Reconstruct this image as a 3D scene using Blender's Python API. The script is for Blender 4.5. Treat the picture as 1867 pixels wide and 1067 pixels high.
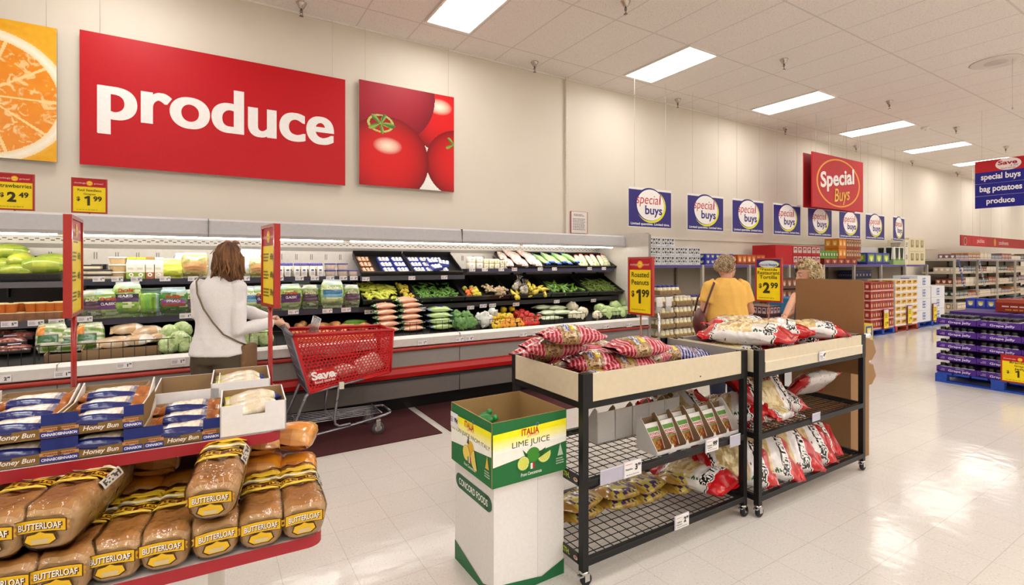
import bpy, bmesh, math, random
from mathutils import Matrix, Vector, noise
for _o in list(bpy.data.objects): bpy.data.objects.remove(_o)
SC = bpy.context.scene
COL = SC.collection
PI = math.pi

# ---------------------------------------------------------------- camera, world, exposure
CAM_H = 1.55
FPX = 906.0
YAW = math.atan(1470.8 / FPX)
cam_data = bpy.data.cameras.new('camera')
cam_data.sensor_fit = 'HORIZONTAL'; cam_data.sensor_width = 36.0
cam_data.lens = FPX / 1867 * 36.0
cam_data.shift_y = -(533.5 - 482.0) / 1867
cam_data.clip_start = 0.05; cam_data.clip_end = 200
cam = bpy.data.objects.new('camera', cam_data); COL.objects.link(cam)
cam.location = (0, 0, CAM_H); cam.rotation_euler = (PI / 2, 0, YAW - PI / 2)
SC.camera = cam
SC.view_settings.view_transform = 'Standard'; SC.view_settings.look = 'None'
SC.view_settings.gamma = 1.0; SC.view_settings.use_curve_mapping = False
SC.view_settings.exposure = 0.0
SC.cycles.max_bounces = 7; SC.cycles.diffuse_bounces = 4; SC.cycles.glossy_bounces = 3
SC.cycles.transparent_max_bounces = 12; SC.cycles.transmission_bounces = 3
SC.cycles.caustics_reflective = False; SC.cycles.caustics_refractive = False
SC.cycles.sample_clamp_indirect = 6.0
SC.cycles.use_denoising = True
world = bpy.data.worlds.new('world'); SC.world = world; world.use_nodes = True
world.node_tree.nodes['Background'].inputs[0].default_value = (1, .97, .93, 1)
world.node_tree.nodes['Background'].inputs[1].default_value = 0.05
PANEL_STRENGTH = 14.6      # the lens of every ceiling troffer
CASE_LAMP_STRENGTH = 26.0  # the tube under the canopy of the refrigerated case

# ---------------------------------------------------------------- real positions from the survey of the photograph
_F = (math.cos(YAW), math.sin(YAW)); _R = (math.sin(YAW), -math.cos(YAW))
def ray(px, py):
    a = (px - 933.5) / FPX
    return (_F[0] + a * _R[0], _F[1] + a * _R[1], -(py - 482.0) / FPX)
def at_y(px, py, Y):
    r = ray(px, py); t = Y / r[1]; return Vector((r[0] * t, Y, CAM_H + r[2] * t))
def at_x(px, py, X):
    r = ray(px, py); t = X / r[0]; return Vector((X, r[1] * t, CAM_H + r[2] * t))
def at_z(px, py, Z):
    r = ray(px, py); t = (Z - CAM_H) / r[2]; return Vector((r[0] * t, r[1] * t, Z))
def X_at(px, Y): return at_y(px, 482, Y)[0]
def on_surface(px, py, zfn, y0=5.02, y1=6.1):
    best = None
    for i in range(110):
        Y = y0 + (y1 - y0) * i / 109; p = at_y(px, py, Y); e = abs(p.z - zfn(Y))
        if best is None or e < best[0]: best = (e, p)
    return Vector((best[1].x, best[1].y, zfn(best[1].y)))

# ---------------------------------------------------------------- colours and materials
def hx(h):
    h = h.lstrip('#'); o = []
    for i in (0, 2, 4):
        c = int(h[i:i + 2], 16) / 255
        o.append(c / 12.92 if c <= .04045 else ((c + .055) / 1.055) ** 2.4)
    return tuple(o)
_hc = {}
def C(h):
    if isinstance(h, tuple): return h
    if h not in _hc: _hc[h] = hx(h)
    return _hc[h]
def mix(a, b, t):
    a = C(a); b = C(b); t = min(1.0, max(0.0, t)); return tuple(a[i] + (b[i] - a[i]) * t for i in range(3))
def mul(a, k): a = C(a); return tuple(min(1, x * k) for x in a)

class NT:
    def __init__(s, name):
        s.m = bpy.data.materials.new(name); s.m.use_nodes = True; s.t = s.m.node_tree; s.t.nodes.clear()
        s.out = s.t.nodes.new('ShaderNodeOutputMaterial')
    def n(s, typ, ins=None, **props):
        nd = s.t.nodes.new('ShaderNode' + typ)
        for k, v in props.items(): setattr(nd, k, v)
        for k, v in (ins or {}).items(): s.set(nd.inputs[k], v)
        return nd
    def set(s, sock, v):
        if isinstance(v, bpy.types.NodeSocket): s.t.links.new(v, sock)
        elif isinstance(v, bpy.types.Node): s.t.links.new(v.outputs[0], sock)
        elif isinstance(v, tuple) and len(v) == 3 and sock.type == 'RGBA': sock.default_value = (*v, 1)
        else: sock.default_value = v
    def math(s, op, a, b=0.0, c=None):
        d = {0: a, 1: b}
        if c is not None: d[2] = c
        return s.n('Math', d, operation=op)
    def mixc(s, fac, a, b, blend='MIX'):
        nd = s.n('MixRGB', {0: fac, 1: a, 2: b}, blend_type=blend); return nd
    def done(s, sh): s.t.links.new(sh.outputs[0], s.out.inputs[0]); return s.m

MATS = {}
def finish(name, rough=.5, col=None, metallic=0.0, var=.08, vscale=30.0, bump=0.0, bscale=150.0, coat=0.0, objrand=0.0, spec=.5, sss=0.0, rvar=.0):
    """A procedural finish: its colour comes from the object's own colour attribute (or col) with fine natural variation."""
    if name in MATS: return MATS[name]
    b = NT(name)
    base = b.n('Attribute', attribute_name='Col').outputs[0] if col is None else b.n('RGB').outputs[0]
    if col is not None: base.default_value = (*C(col), 1)
    tc = b.n('TexCoord').outputs['Object']
    nz = b.n('TexNoise', {'Vector': tc, 'Scale': vscale, 'Detail': 3.0})
    k = b.n('MapRange', {0: nz.outputs[0], 1: .3, 2: .7, 3: 1 - var, 4: 1 + var})
    kk = k.outputs[0]
    if objrand:
        oi = b.n('ObjectInfo').outputs['Random']
        kk = b.math('MULTIPLY', kk, b.n('MapRange', {0: oi, 1: 0.0, 2: 1.0, 3: 1 - objrand, 4: 1 + objrand})).outputs[0]
    cm = b.n('VectorMath', {0: base, 1: b.n('CombineXYZ', {0: kk, 1: kk, 2: kk})}, operation='MULTIPLY')
    ins = {'Base Color': cm.outputs[0], 'Roughness': rough, 'Metallic': metallic}
    if rvar: ins['Roughness'] = b.n('MapRange', {0: nz.outputs[0], 1: .3, 2: .7, 3: max(.02, rough - rvar), 4: rough + rvar}).outputs[0]
    p = b.n('BsdfPrincipled', ins)
    p.inputs['Specular IOR Level'].default_value = spec
    if coat: p.inputs['Coat Weight'].default_value = coat; p.inputs['Coat Roughness'].default_value = .08
    if sss:
        p.inputs['Subsurface Weight'].default_value = sss; p.inputs['Subsurface Radius'].default_value = (.02, .008, .004)
    if bump:
        bz = b.n('TexNoise', {'Vector': tc, 'Scale': bscale, 'Detail': 4.0})
        bp = b.n('Bump', {'Strength': bump, 'Distance': .01, 'Height': bz.outputs[0]})
        b.t.links.new(bp.outputs[0], p.inputs['Normal'])
    MATS[name] = b.done(p); return MATS[name]
finish('paper', .65, var=.03)
finish('satin', .42, var=.04)
finish('gloss', .22, var=.04, coat=.2)
finish('print', .42, var=.03, spec=.3)
finish('film', .2, var=.05, bump=.35, bscale=22, coat=.35)
finish('card', .8, var=.03, vscale=60, bump=.04)
finish('metal', .32, metallic=.9, var=.06, rvar=.06)
finish('chrome', .14, metallic=1.0, var=.04)
finish('black_steel', .45, var=.15, vscale=60, bump=.04, spec=.35)
finish('plastic', .38, var=.05)
finish('produce', .36, var=.16, vscale=55, bump=.12, bscale=60, objrand=.12)
finish('waxy', .28, var=.14, vscale=20, objrand=.1, coat=.15)
finish('leafy', .5, var=.22, vscale=45, bump=.4, bscale=50, objrand=.1)
finish('bread', .55, var=.18, vscale=26, bump=.12, bscale=90)
finish('cloth', .9, var=.06, vscale=140, bump=.15, bscale=300)
finish('skin', .5, var=.06, vscale=60, sss=.08)
finish('rubber', .6, var=.1)
finish('wood', .6, var=.25, vscale=24, bump=.1)

def emissive(name, colour, strength):
    b = NT(name); MATS[name] = b.done(b.n('Emission', {0: colour, 1: strength})); return MATS[name]
emissive('troffer_lens', (1.0, .97, .935), PANEL_STRENGTH)
emissive('case_tube', (1.0, .94, .86), CASE_LAMP_STRENGTH)

def clear_film(name, tint, rough=.12, ref=.55):
    b = NT(name); tc = b.n('TexCoord').outputs['Object']
    nz = b.n('TexNoise', {'Vector': tc, 'Scale': 26.0, 'Detail': 3.0})
    bp = b.n('Bump', {'Strength': .9 if name == 'clear_wrap' else .15, 'Distance': .012, 'Height': nz.outputs[0]})
    tr = b.n('BsdfTransparent', {0: tint}); gl = b.n('BsdfGlossy', {0: (1, 1, 1), 'Roughness': rough, 'Normal': bp.outputs[0]})
    fr = b.n('Fresnel', {0: 1.45, 'Normal': bp.outputs[0]})
    f2 = b.math('MULTIPLY', fr.outputs[0], ref * 2.2)
    ms = b.n('MixShader', {0: f2, 1: tr, 2: gl}); MATS[name] = b.done(ms); return MATS[name]
clear_film('clear_wrap', (.97, .96, .95)); clear_film('clear_plastic', (.9, .92, .94), .08, .7)

# the room's own surfaces
def tile_lines(b, coord, off, pitch, w):
    v = b.math('DIVIDE', b.math('SUBTRACT', coord, off), pitch)
    fr = b.math('FRACT', v); d = b.math('ABSOLUTE', b.math('SUBTRACT', fr, .5))
    return b.math('GREATER_THAN', d, .5 - w / pitch / 2)
def floor_material():
    b = NT('vinyl_tile_floor'); pos = b.n('NewGeometry').outputs['Position']; sx = b.n('SeparateXYZ', {0: pos})
    ln = b.math('MAXIMUM', tile_lines(b, sx.outputs[0], 2.22, .317, .0035), tile_lines(b, sx.outputs[1], 1.488, .2985, .0035))
    big = b.n('TexNoise', {'Vector': pos, 'Scale': 1.3, 'Detail': 4.0}); fl = b.n('TexNoise', {'Vector': pos, 'Scale': 95.0, 'Detail': 2.0})
    fleck = b.n('MapRange', {0: fl.outputs[0], 1: .60, 2: .70, 3: 0.0, 4: .5}); fleck2 = b.n('MapRange', {0: fl.outputs[0], 1: .40, 2: .32, 3: 0.0, 4: .35})
    c = b.mixc(big.outputs[0], C('#d2ccc4'), C('#dcd6ce')); c = b.mixc(fleck, c, C('#a99f90')); c = b.mixc(fleck2, c, C('#f0ebe0'))
    cell = b.n('CombineXYZ', {0: b.math('FLOOR', b.math('DIVIDE', b.math('SUBTRACT', sx.outputs[0], 2.22), .317)), 1: b.math('FLOOR', b.math('DIVIDE', b.math('SUBTRACT', sx.outputs[1], 1.488), .2985))})
    wn = b.n('TexWhiteNoise', {0: cell}); c = b.mixc(b.math('MULTIPLY', wn.outputs[0], .06), c, C('#b9b0a2'))
    c = b.mixc(b.math('MULTIPLY', ln, .38), c, C('#8d8477'))
    rz = b.n('MapRange', {0: big.outputs[0], 1: .3, 2: .7, 3: .10, 4: .17})
    wv = b.n('TexNoise', {'Vector': pos, 'Scale': 9.0, 'Detail': 2.0}); bp = b.n('Bump', {'Strength': .10, 'Distance': .02, 'Height': wv.outputs[0]})
    p = b.n('BsdfPrincipled', {'Base Color': c.outputs[0], 'Roughness': rz.outputs[0], 'Normal': bp.outputs[0]}); p.inputs['Specular IOR Level'].default_value = .5
    MATS['floor'] = b.done(p)
floor_material()
def ceiling_material():
    b = NT('acoustic_tile_ceiling'); pos = b.n('NewGeometry').outputs['Position']; sx = b.n('SeparateXYZ', {0: pos})
    ln = b.math('MAXIMUM', tile_lines(b, sx.outputs[0], 6.326, .672, .02), tile_lines(b, sx.outputs[1], 3.21, 1.344, .024))
    nz = b.n('TexNoise', {'Vector': pos, 'Scale': 60.0, 'Detail': 5.0}); pit = b.n('MapRange', {0: nz.outputs[0], 1: .52, 2: .68, 3: 0.0, 4: .38})
    c = b.mixc(pit, C('#efe6de'), C('#b8aca2')); c = b.mixc(b.math('MULTIPLY', ln, .45), c, C('#bdb1a6'))
    bp = b.n('Bump', {'Strength': .3, 'Distance': .01, 'Height': nz.outputs[0]})
    MATS['ceiling'] = b.done(b.n('BsdfPrincipled', {'Base Color': c.outputs[0], 'Roughness': .9, 'Normal': bp.outputs[0]}))
ceiling_material()
def wall_material():
    b = NT('painted_wall'); pos = b.n('NewGeometry').outputs['Position']; nz = b.n('TexNoise', {'Vector': pos, 'Scale': 2.0, 'Detail': 4.0})
    c = b.mixc(nz.outputs[0], C('#ddd3c4'), C('#e4dbcd')); fz = b.n('TexNoise', {'Vector': pos, 'Scale': 120.0})
    bp = b.n('Bump', {'Strength': .06, 'Distance': .01, 'Height': fz.outputs[0]})
    MATS['wall'] = b.done(b.n('BsdfPrincipled', {'Base Color': c.outputs[0], 'Roughness': .6, 'Normal': bp.outputs[0]}))
wall_material()
def carpet_material():
    b = NT('carpet_mat'); pos = b.n('NewGeometry').outputs['Position']; nz = b.n('TexNoise', {'Vector': pos, 'Scale': 160.0, 'Detail': 4.0})
    c = b.mixc(nz.outputs[0], C('#20080a'), C('#5e1c1f')); bp = b.n('Bump', {'Strength': .8, 'Distance': .01, 'Height': nz.outputs[0]})
    MATS['carpet'] = b.done(b.n('BsdfPrincipled', {'Base Color': c.outputs[0], 'Roughness': .95, 'Normal': bp.outputs[0]}))
carpet_material()
def orange_material():
    b = NT('orange_pulp_print'); tc = b.n('TexCoord').outputs['Object']
    w = b.n('TexNoise', {'Vector': tc, 'Scale': 11.0, 'Detail': 5.0, 'Distortion': 1.6}); base = b.n('Attribute', attribute_name='Col').outputs[0]
    f = b.n('MapRange', {0: w.outputs[0], 1: .54, 2: .62, 3: 0.0, 4: .75}); c = b.mixc(f, base, C('#fbdca0'))
    MATS['pulp'] = b.done(b.n('BsdfPrincipled', {'Base Color': c.outputs[0], 'Roughness': .3}))
orange_material()

# ---------------------------------------------------------------- mesh builder
def nrm(v): return v.normalized()
def frame(o, x, y):
    x = Vector(x).normalized(); y = Vector(y).normalized(); z = x.cross(y).normalized()
    m = Matrix.Identity(4)
    for i in range(3): m[i][0] = x[i]; m[i][1] = y[i]; m[i][2] = z[i]; m[i][3] = o[i]
    return m
def T(x, y, z): return Matrix.Translation((x, y, z))
def RZ(a): return Matrix.Rotation(a, 4, 'Z')
def RX(a): return Matrix.Rotation(a, 4, 'X')
def RY(a): return Matrix.Rotation(a, 4, 'Y')
_txt = {}
def text_geo(s, bold=0.0, shear=0.0, res=3):
    k = (s, bold, shear, res)
    if k not in _txt:
        cu = bpy.data.curves.new('lettering', 'FONT'); cu.body = s; cu.size = 1; cu.offset = bold; cu.shear = shear
        cu.align_x = 'CENTER'; cu.align_y = 'CENTER'; cu.resolution_u = res
        ob = bpy.data.objects.new('lettering', cu); COL.objects.link(ob)
        dg = bpy.context.evaluated_depsgraph_get(); me = bpy.data.meshes.new_from_object(ob.evaluated_get(dg))
        vs = [(v.co.x, v.co.y) for v in me.vertices]; fs = [tuple(p.vertices) for p in me.polygons]
        xs = [v[0] for v in vs] or [0]; ys = [v[1] for v in vs] or [0]
        cx, cy = (min(xs) + max(xs)) / 2, (min(ys) + max(ys)) / 2
        _txt[k] = ([(a - cx, b_ - cy) for a, b_ in vs], fs, max(xs) - min(xs), max(ys) - min(ys))
        bpy.data.objects.remove(ob); bpy.data.curves.remove(cu); bpy.data.meshes.remove(me)
    return _txt[k]
class MB:
    def __init__(s, mat='satin', M=None):
        s.v = []; s.f = []; s.c = []; s.m = []; s.sm = []; s.mats = []; s.M = M; s.dm = mat
    def _m(s, mat):
        mat = mat or s.dm
        if mat not in s.mats: s.mats.append(mat)
        return s.mats.index(mat)
    def add(s, vs, fs, col, mat=None, smooth=False, M=None):
        o = len(s.v); m = s._m(mat); A = M
        if s.M is not None: A = s.M @ M if M is not None else s.M
        if A is not None: vs = [A @ Vector(p) for p in vs]
        s.v += [tuple(p) for p in vs]
        one = not isinstance(col, list)
        cc = C(col) if one else None
        for i, f in enumerate(fs):
            s.f.append(tuple(o + k for k in f)); s.c.append(cc if one else C(col[i])); s.m.append(m); s.sm.append(smooth)
        return s
    def box(s, x0, y0, z0, x1, y1, z1, col, mat=None, M=None, skip='', cols=None):
        vs = [(x0, y0, z0), (x1, y0, z0), (x1, y1, z0), (x0, y1, z0), (x0, y0, z1), (x1, y0, z1), (x1, y1, z1), (x0, y1, z1)]
        F = {'b': (3, 2, 1, 0), 't': (4, 5, 6, 7), 'f': (0, 1, 5, 4), 'k': (2, 3, 7, 6), 'l': (3, 0, 4, 7), 'r': (1, 2, 6, 5)}
        ks = [k for k in F if k not in skip]
        return s.add(vs, [F[k] for k in ks], [(cols or {}).get(k, col) for k in ks], mat, False, M)
    def rbox(s, x0, y0, z0, x1, y1, z1, col, r=.01, mat=None, M=None):
        """box with rounded vertical and horizontal edges (bevelled)"""
        bm = bmesh.new(); bmesh.ops.create_cube(bm, size=1)
        for v in bm.verts: v.co = Vector(((x0 + x1) / 2 + v.co.x * (x1 - x0), (y0 + y1) / 2 + v.co.y * (y1 - y0), (z0 + z1) / 2 + v.co.z * (z1 - z0)))
        bmesh.ops.bevel(bm, geom=list(bm.edges), offset=r, segments=2, affect='EDGES', profile=.5)
        bm.verts.index_update(); vs = [v.co.copy() for v in bm.verts]; fs = [tuple(v.index for v in f.verts) for f in bm.faces]; bm.free()
        return s.add(vs, fs, col, mat, True, M)
    def quad(s, a, b_, c, d, col, mat=None, M=None): return s.add([a, b_, c, d], [(0, 1, 2, 3)], col, mat, False, M)
    def poly(s, pts, col, mat=None, M=None): return s.add(pts, [tuple(range(len(pts)))], col, mat, False, M)
    def prism(s, pts, z0, z1, col, mat=None, M=None, side=None, smooth=False):
        n = len(pts); vs = [(p[0], p[1], z0) for p in pts] + [(p[0], p[1], z1) for p in pts]
        s.add(vs, [tuple(range(n - 1, -1, -1)), tuple(range(n, 2 * n))], col, mat, False, M)
        return s.add(vs, [(i, (i + 1) % n, n + (i + 1) % n, n + i) for i in range(n)], side or col, mat, smooth, M)
    def tube(s, path, r, col, mat=None, n=8, closed=False, M=None, cap=True, sq=1.0):
        P = [Vector(p) for p in path]; L = len(P); vs = []; up = None
        rs = r if isinstance(r, (list, tuple)) else [r] * L
        for i, p in enumerate(P):
            a = P[i - 1] if (i or closed) else P[i]; b_ = P[(i + 1) % L] if (i < L - 1 or closed) else P[i]
            t = (b_ - a)
            t = t.normalized() if t.length > 1e-9 else Vector((0, 0, 1))
            if up is None:
                up = Vector((0, 0, 1)) if abs(t.z) < .9 else Vector((1, 0, 0))
            x = t.cross(up)
            if x.length < 1e-4: x = t.cross(Vector((0, 1, .2)))
            x.normalize(); y = x.cross(t).normalized(); up = y
            for k in range(n):
                an = 2 * PI * (k + .5) / n; vs.append(p + x * (math.cos(an) * rs[i]) + y * (math.sin(an) * rs[i] * sq))
        fs = []
        for i in range(L if closed else L - 1):
            j = (i + 1) % L
            for k in range(n): fs.append((i * n + k, i * n + (k + 1) % n, j * n + (k + 1) % n, j * n + k))
        if cap and not closed: fs.append(tuple(range(n - 1, -1, -1))); fs.append(tuple((L - 1) * n + k for k in range(n)))
        return s.add(vs, fs, col, mat, n > 4, M)
    def lathe(s, prof, col, mat=None, n=16, M=None, cols=None, lob=None, smooth=True):
        vs = []; fs = []; cl = []; L = len(prof)
        for r, z in prof:
            for k in range(n):
                a = 2 * PI * k / n; q = r * (lob(a, z) if lob else 1); vs.append((q * math.cos(a), q * math.sin(a), z))
        for i in range(L - 1):
            for k in range(n):
                fs.append((i * n + k, i * n + (k + 1) % n, (i + 1) * n + (k + 1) % n, (i + 1) * n + k)); cl.append(cols[i] if cols else col)
        fs.append(tuple(range(n - 1, -1, -1))); cl.append(cols[0] if cols else col)
        fs.append(tuple((L - 1) * n + k for k in range(n))); cl.append(cols[-1] if cols else col)
        return s.add(vs, fs, cl, mat, smooth, M)
    def grid(s, fn, nu, nv, col, mat=None, cu=False, cv=False, smooth=True, M=None):
        U = nu if cu else nu + 1; V = nv if cv else nv + 1
        vs = [fn(i / nu, j / nv) for i in range(U) for j in range(V)]; fs = []; cl = []
        for i in range(nu):
            for j in range(nv):
                a, b_ = (i + 1) % U if cu else i + 1, (j + 1) % V if cv else j + 1
                fs.append((i * V + j, a * V + j, a * V + b_, i * V + b_))
                cl.append(col((i + .5) / nu, (j + .5) / nv) if callable(col) else col)
        return s.add(vs, fs, cl, mat, smooth, M)
    def ball(s, c, r, col, mat=None, n=10, m=7, sc=(1, 1, 1), M=None):
        f = lambda u, v: (c[0] + r * sc[0] * math.sin(PI * v) * math.cos(2 * PI * u), c[1] + r * sc[1] * math.sin(PI * v) * math.sin(2 * PI * u), c[2] - r * sc[2] * math.cos(PI * v))
        return s.grid(f, n, m, col, mat, cu=True, M=M)
    def disc(s, r, col, M, mat=None, n=24, sy=1.0, r0=0.0):
        if r0:
            vs = [(k * math.cos(2 * PI * i / n), k * sy * math.sin(2 * PI * i / n), 0) for k in (r0, r) for i in range(n)]
            return s.add(vs, [(i, n + i, n + (i + 1) % n, (i + 1) % n) for i in range(n)], col, mat, False, M)
        return s.poly([(r * math.cos(2 * PI * i / n), r * sy * math.sin(2 * PI * i / n), 0) for i in range(n)], col, mat, M)
    def rect(s, w, h, col, M, mat=None, x=0, y=0, z=0): return s.quad((x - w / 2, y - h / 2, z), (x + w / 2, y - h / 2, z), (x + w / 2, y + h / 2, z), (x - w / 2, y + h / 2, z), col, mat, M)
    def text(s, body, M, col, h=None, w=None, x=0, y=0, z=.0015, mat=None, bold=.0, shear=.0, fn=None, rot=0, res=3):
        vs, fs, tw, th = text_geo(body, bold, shear, res)
        sy = h / th if h else w / tw
        sx = w / tw if w else sy
        cr, sr = math.cos(rot), math.sin(rot)
        P = [(x + a * sx * cr - b_ * sy * sr, y + a * sx * sr + b_ * sy * cr) for a, b_ in vs]
        P = [fn(a, b_) for a, b_ in P] if fn else [(a, b_, z) for a, b_ in P]
        return s.add(P, fs, col, mat, False, M)
    def lines(s, n, w, h, col, M, x=0, y=0, z=.0015, seed=0, mat=None):
        """rows of small print too fine to read"""
        R = random.Random(seed)
        for i in range(n):
            yy = y + h / 2 - (i + .5) * h / n; xx = x - w / 2; end = x + w / 2 * R.uniform(.5, 1)
            while xx < end:
                ww = min(R.uniform(.06, .16) * w, end - xx); s.rect(ww, h / n * .5, col, M, mat, xx + ww / 2, yy, z); xx += ww + .03 * w
        return s
    def build(s, name, parent=None, label=None, loc=None, rotz=None):
        me = bpy.data.meshes.new(name); me.from_pydata(s.v, [], s.f)
        for m in s.mats: me.materials.append(MATS[m])
        me.polygons.foreach_set('material_index', s.m); me.polygons.foreach_set('use_smooth', s.sm)
        at = me.color_attributes.new('Col', 'FLOAT_COLOR', 'CORNER'); buf = []
        for f, c in zip(s.f, s.c): buf += [c[0], c[1], c[2], 1.0] * len(f)
        at.data.foreach_set('color', buf); me.update()
        o = bpy.data.objects.new(name, me); COL.objects.link(o)
        if parent is not None: o.parent = parent
        if label: o['label'] = label
        if loc is not None: o.location = loc
        if rotz is not None: o.rotation_euler = (0, 0, rotz)
        return o
# ---------------------------------------------------------------- things, parts, copies
def tag(o, label, cat, group=None, kind=None):
    o['label'] = label; o['category'] = cat
    if group: o['group'] = group
    if kind: o['kind'] = kind
    return o
def thing(name, label, cat, loc=(0, 0, 0), rotz=0.0, group=None):
    o = bpy.data.objects.new(name, None); COL.objects.link(o); o.empty_display_size = .05
    o.location = loc; o.rotation_euler = (0, 0, rotz); return tag(o, label, cat, group)
def struct(o): o['kind'] = 'structure'; return o
def kids(o): return [c for c in o.children]
def dup(root, loc=None, rot=None, label=None, group=None, M=None, scale=None):
    c = root.copy(); COL.objects.link(c)
    for a in kids(root):
        b_ = a.copy(); COL.objects.link(b_); b_.parent = c
        for d in kids(a):
            e = d.copy(); COL.objects.link(e); e.parent = b_
    return place(c, loc, rot, label, group, M, scale)
def place(c, loc=None, rot=None, label=None, group=None, M=None, scale=None):
    if M is not None: c.matrix_basis = M
    if loc is not None: c.location = loc
    if rot is not None: c.rotation_euler = rot if isinstance(rot, tuple) else (0, 0, rot)
    if scale is not None: c.scale = scale if isinstance(scale, tuple) else (scale,) * 3
    if label: c['label'] = label
    if group: c['group'] = group
    return c
class Kind:
    """first call places the prototype itself, later calls place copies"""
    def __init__(s, make): s.make = make; s.p = None
    def __call__(s, **k):
        if s.p is None: s.p = s.make(); return place(s.p, **k)
        return dup(s.p, **k)
_ORD = ['first', 'second', 'third', 'fourth', 'fifth', 'sixth', 'seventh', 'eighth', 'ninth', 'tenth', 'eleventh', 'twelfth', 'thirteenth', 'fourteenth', 'fifteenth', 'sixteenth', 'seventeenth', 'eighteenth', 'nineteenth', 'twentieth']
def nth(i, n):
    if i == 0: return 'leftmost'
    if i == n - 1: return 'rightmost'
    if n % 2 and i == n // 2: return 'middle'
    if i < n / 2: return _ORD[i] + ' from the left'
    return _ORD[n - 1 - i] + ' from the right'
def bake(o, mods):
    for typ, props in mods:
        m = o.modifiers.new('m', typ)
        for k, v in props.items(): setattr(m, k, v)
    dg = bpy.context.evaluated_depsgraph_get(); me = bpy.data.meshes.new_from_object(o.evaluated_get(dg)); o.modifiers.clear()
    old = o.data; o.data = me; me.name = old.name; bpy.data.meshes.remove(old)
    for p in me.polygons: p.use_smooth = True
    return o
def rnd(seed): return random.Random(seed)
# ================================================================ the room
H = 4.57; WY = 6.42; X0, X1, Y0 = -7.0, 34.0, -9.0
def plane(name, a, b_, c, d, mat):
    mb = MB(mat); mb.quad(a, b_, c, d, '#ffffff'); return struct(mb.build(name))
def slab(name, x0, y0, z0, x1, y1, z1, mat):
    mb = MB(mat); mb.box(x0, y0, z0, x1, y1, z1, '#ffffff'); return struct(mb.build(name))
slab('floor', X0, Y0, -.1, X1, WY, 0, 'floor')
slab('ceiling', X0, Y0, H, X1, WY, H + .1, 'ceiling')
slab('wall_back', X0 - .1, WY, 0, X1 + .1, WY + .1, H, 'wall')
slab('wall_right', X1, Y0, 0, X1 + .1, WY, H, 'wall')
slab('wall_left', X0 - .1, Y0, 0, X0, WY, H, 'wall')
slab('wall_front', X0 - .1, Y0 - .1, 0, X1 + .1, Y0, H, 'wall')
mb = MB('satin'); mb.box(4.955, WY - .045, 0, 5.005, WY, H, '#ddd3c4'); struct(mb.build('trim_1'))
mb = MB('satin'); mb.box(5.4, WY - .012, 2.02, 20, WY, 2.05, '#e6dccc'); struct(mb.build('trim_2'))
mb = MB('satin'); mb.box(X0, WY - .012, 0, X1, WY, .1, '#5b4d44'); struct(mb.build('baseboard_back'))
mb = MB('satin'); mb.box(X0, WY - .02, H - .02, X1, WY, H, '#efe8de'); struct(mb.build('trim_3'))

# ceiling troffers: one row in view, unseen rows behind packed closer to add fill
def make_troffer():
    t = thing('ceiling_light', 'x', 'ceiling light')
    m = MB('satin'); w, l = .625, 1.285
    for a in ((-w / 2, -l / 2, w / 2, -l / 2 + .03), (-w / 2, l / 2 - .03, w / 2, l / 2), (-w / 2, -l / 2 + .03, -w / 2 + .025, l / 2 - .03), (w / 2 - .025, -l / 2 + .03, w / 2, l / 2 - .03)):
        m.box(a[0], a[1], -.02, a[2], a[3], 0, '#ece6dc')
    m.build('frame', t)
    m = MB('troffer_lens'); m.box(-w / 2 + .025, -l / 2 + .03, -.012, w / 2 - .025, l / 2 - .03, -.004, '#ffffff'); m.build('diffuser', t)
    return t
TRO = Kind(make_troffer)
_names = ['nearest the camera at the top edge', 'second along the row, above the first blue posters', 'third along the row', 'fourth along the row', 'fifth along the row', 'sixth along the row, above the aisle sign', 'seventh along the row, behind the aisle sign', 'eighth, at the far end of the row', 'last of the row at the far wall']
for k in range(-2, 9):
    lab = 'bright recessed fluorescent ceiling light, ' + _names[k] if k >= 0 else 'recessed fluorescent ceiling light over the produce case, outside the view'
    TRO(loc=(2.62 + 3.36 * k, 5.17, H), label=lab, group='fluorescent ceiling lights')
for yy in (1.14, -.9, -2.9, -4.9, -6.9):  # unseen rows, extra ones added between to brighten faces turned to the camera
    for k in range(-2, 9): TRO(loc=(2.62 + 3.36 * k, yy, H), label='unseen recessed ceiling light in rows packed closer behind the camera for fill', group='fluorescent ceiling lights behind')

def make_sprinkler():
    t = thing('sprinkler', 'x', 'sprinkler')
    m = MB('chrome'); m.lathe([(.012, -.075), (.03, -.06), (.052, -.015), (.058, -.004), (.058, 0)], '#b9aea4', n=14); m.build('escutcheon', t)
    m = MB('chrome'); m.lathe([(.012, -.075), (.016, -.09), (.016, -.105), (.009, -.11)], '#8d8279', n=8)
    for sx in (-1, 1): m.tube([(sx * .010, 0, -.105), (sx * .017, 0, -.125), (sx * .004, 0, -.148)], .004, '#9a8f86', n=5)
    m.lathe([(.003, -.146), (.024, -.149), (.024, -.152), (.003, -.154)], '#8a7f76', n=10); m.build('head', t)
    return t
SPR = Kind(make_sprinkler)
_spr = [(.94, 6.17, 'beside the produce sign'), (4.18, 6.14, 'right of the tomato picture'), (7.35, 6.15, 'above the first blue poster'), (10.9, 6.18, 'above the third blue poster'), (14.1, 6.18, 'above the red special buys sign'), (17.5, 6.2, 'along the wall beyond the red sign'), (20.95, 6.2, 'along the wall beside the aisle sign'),
        (4.1, 4.17, 'nearest at the top edge of the view'), (7.25, 4.13, 'over the aisle beside the second light'), (10.75, 4.16, 'over the aisle beside the third light'), (14.07, 4.19, 'over the aisle beside the fourth light'), (17.43, 4.2, 'above the blue aisle sign')]
for x, y, w in _spr: SPR(loc=(x, y, H), rot=.4, label='chrome fire sprinkler head under the ceiling, ' + w, group='ceiling sprinklers')
t = thing('smoke_detector', 'small white round smoke detector on the ceiling beside the fourth light', 'smoke detector', (13.49, 4.545, H))
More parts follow.
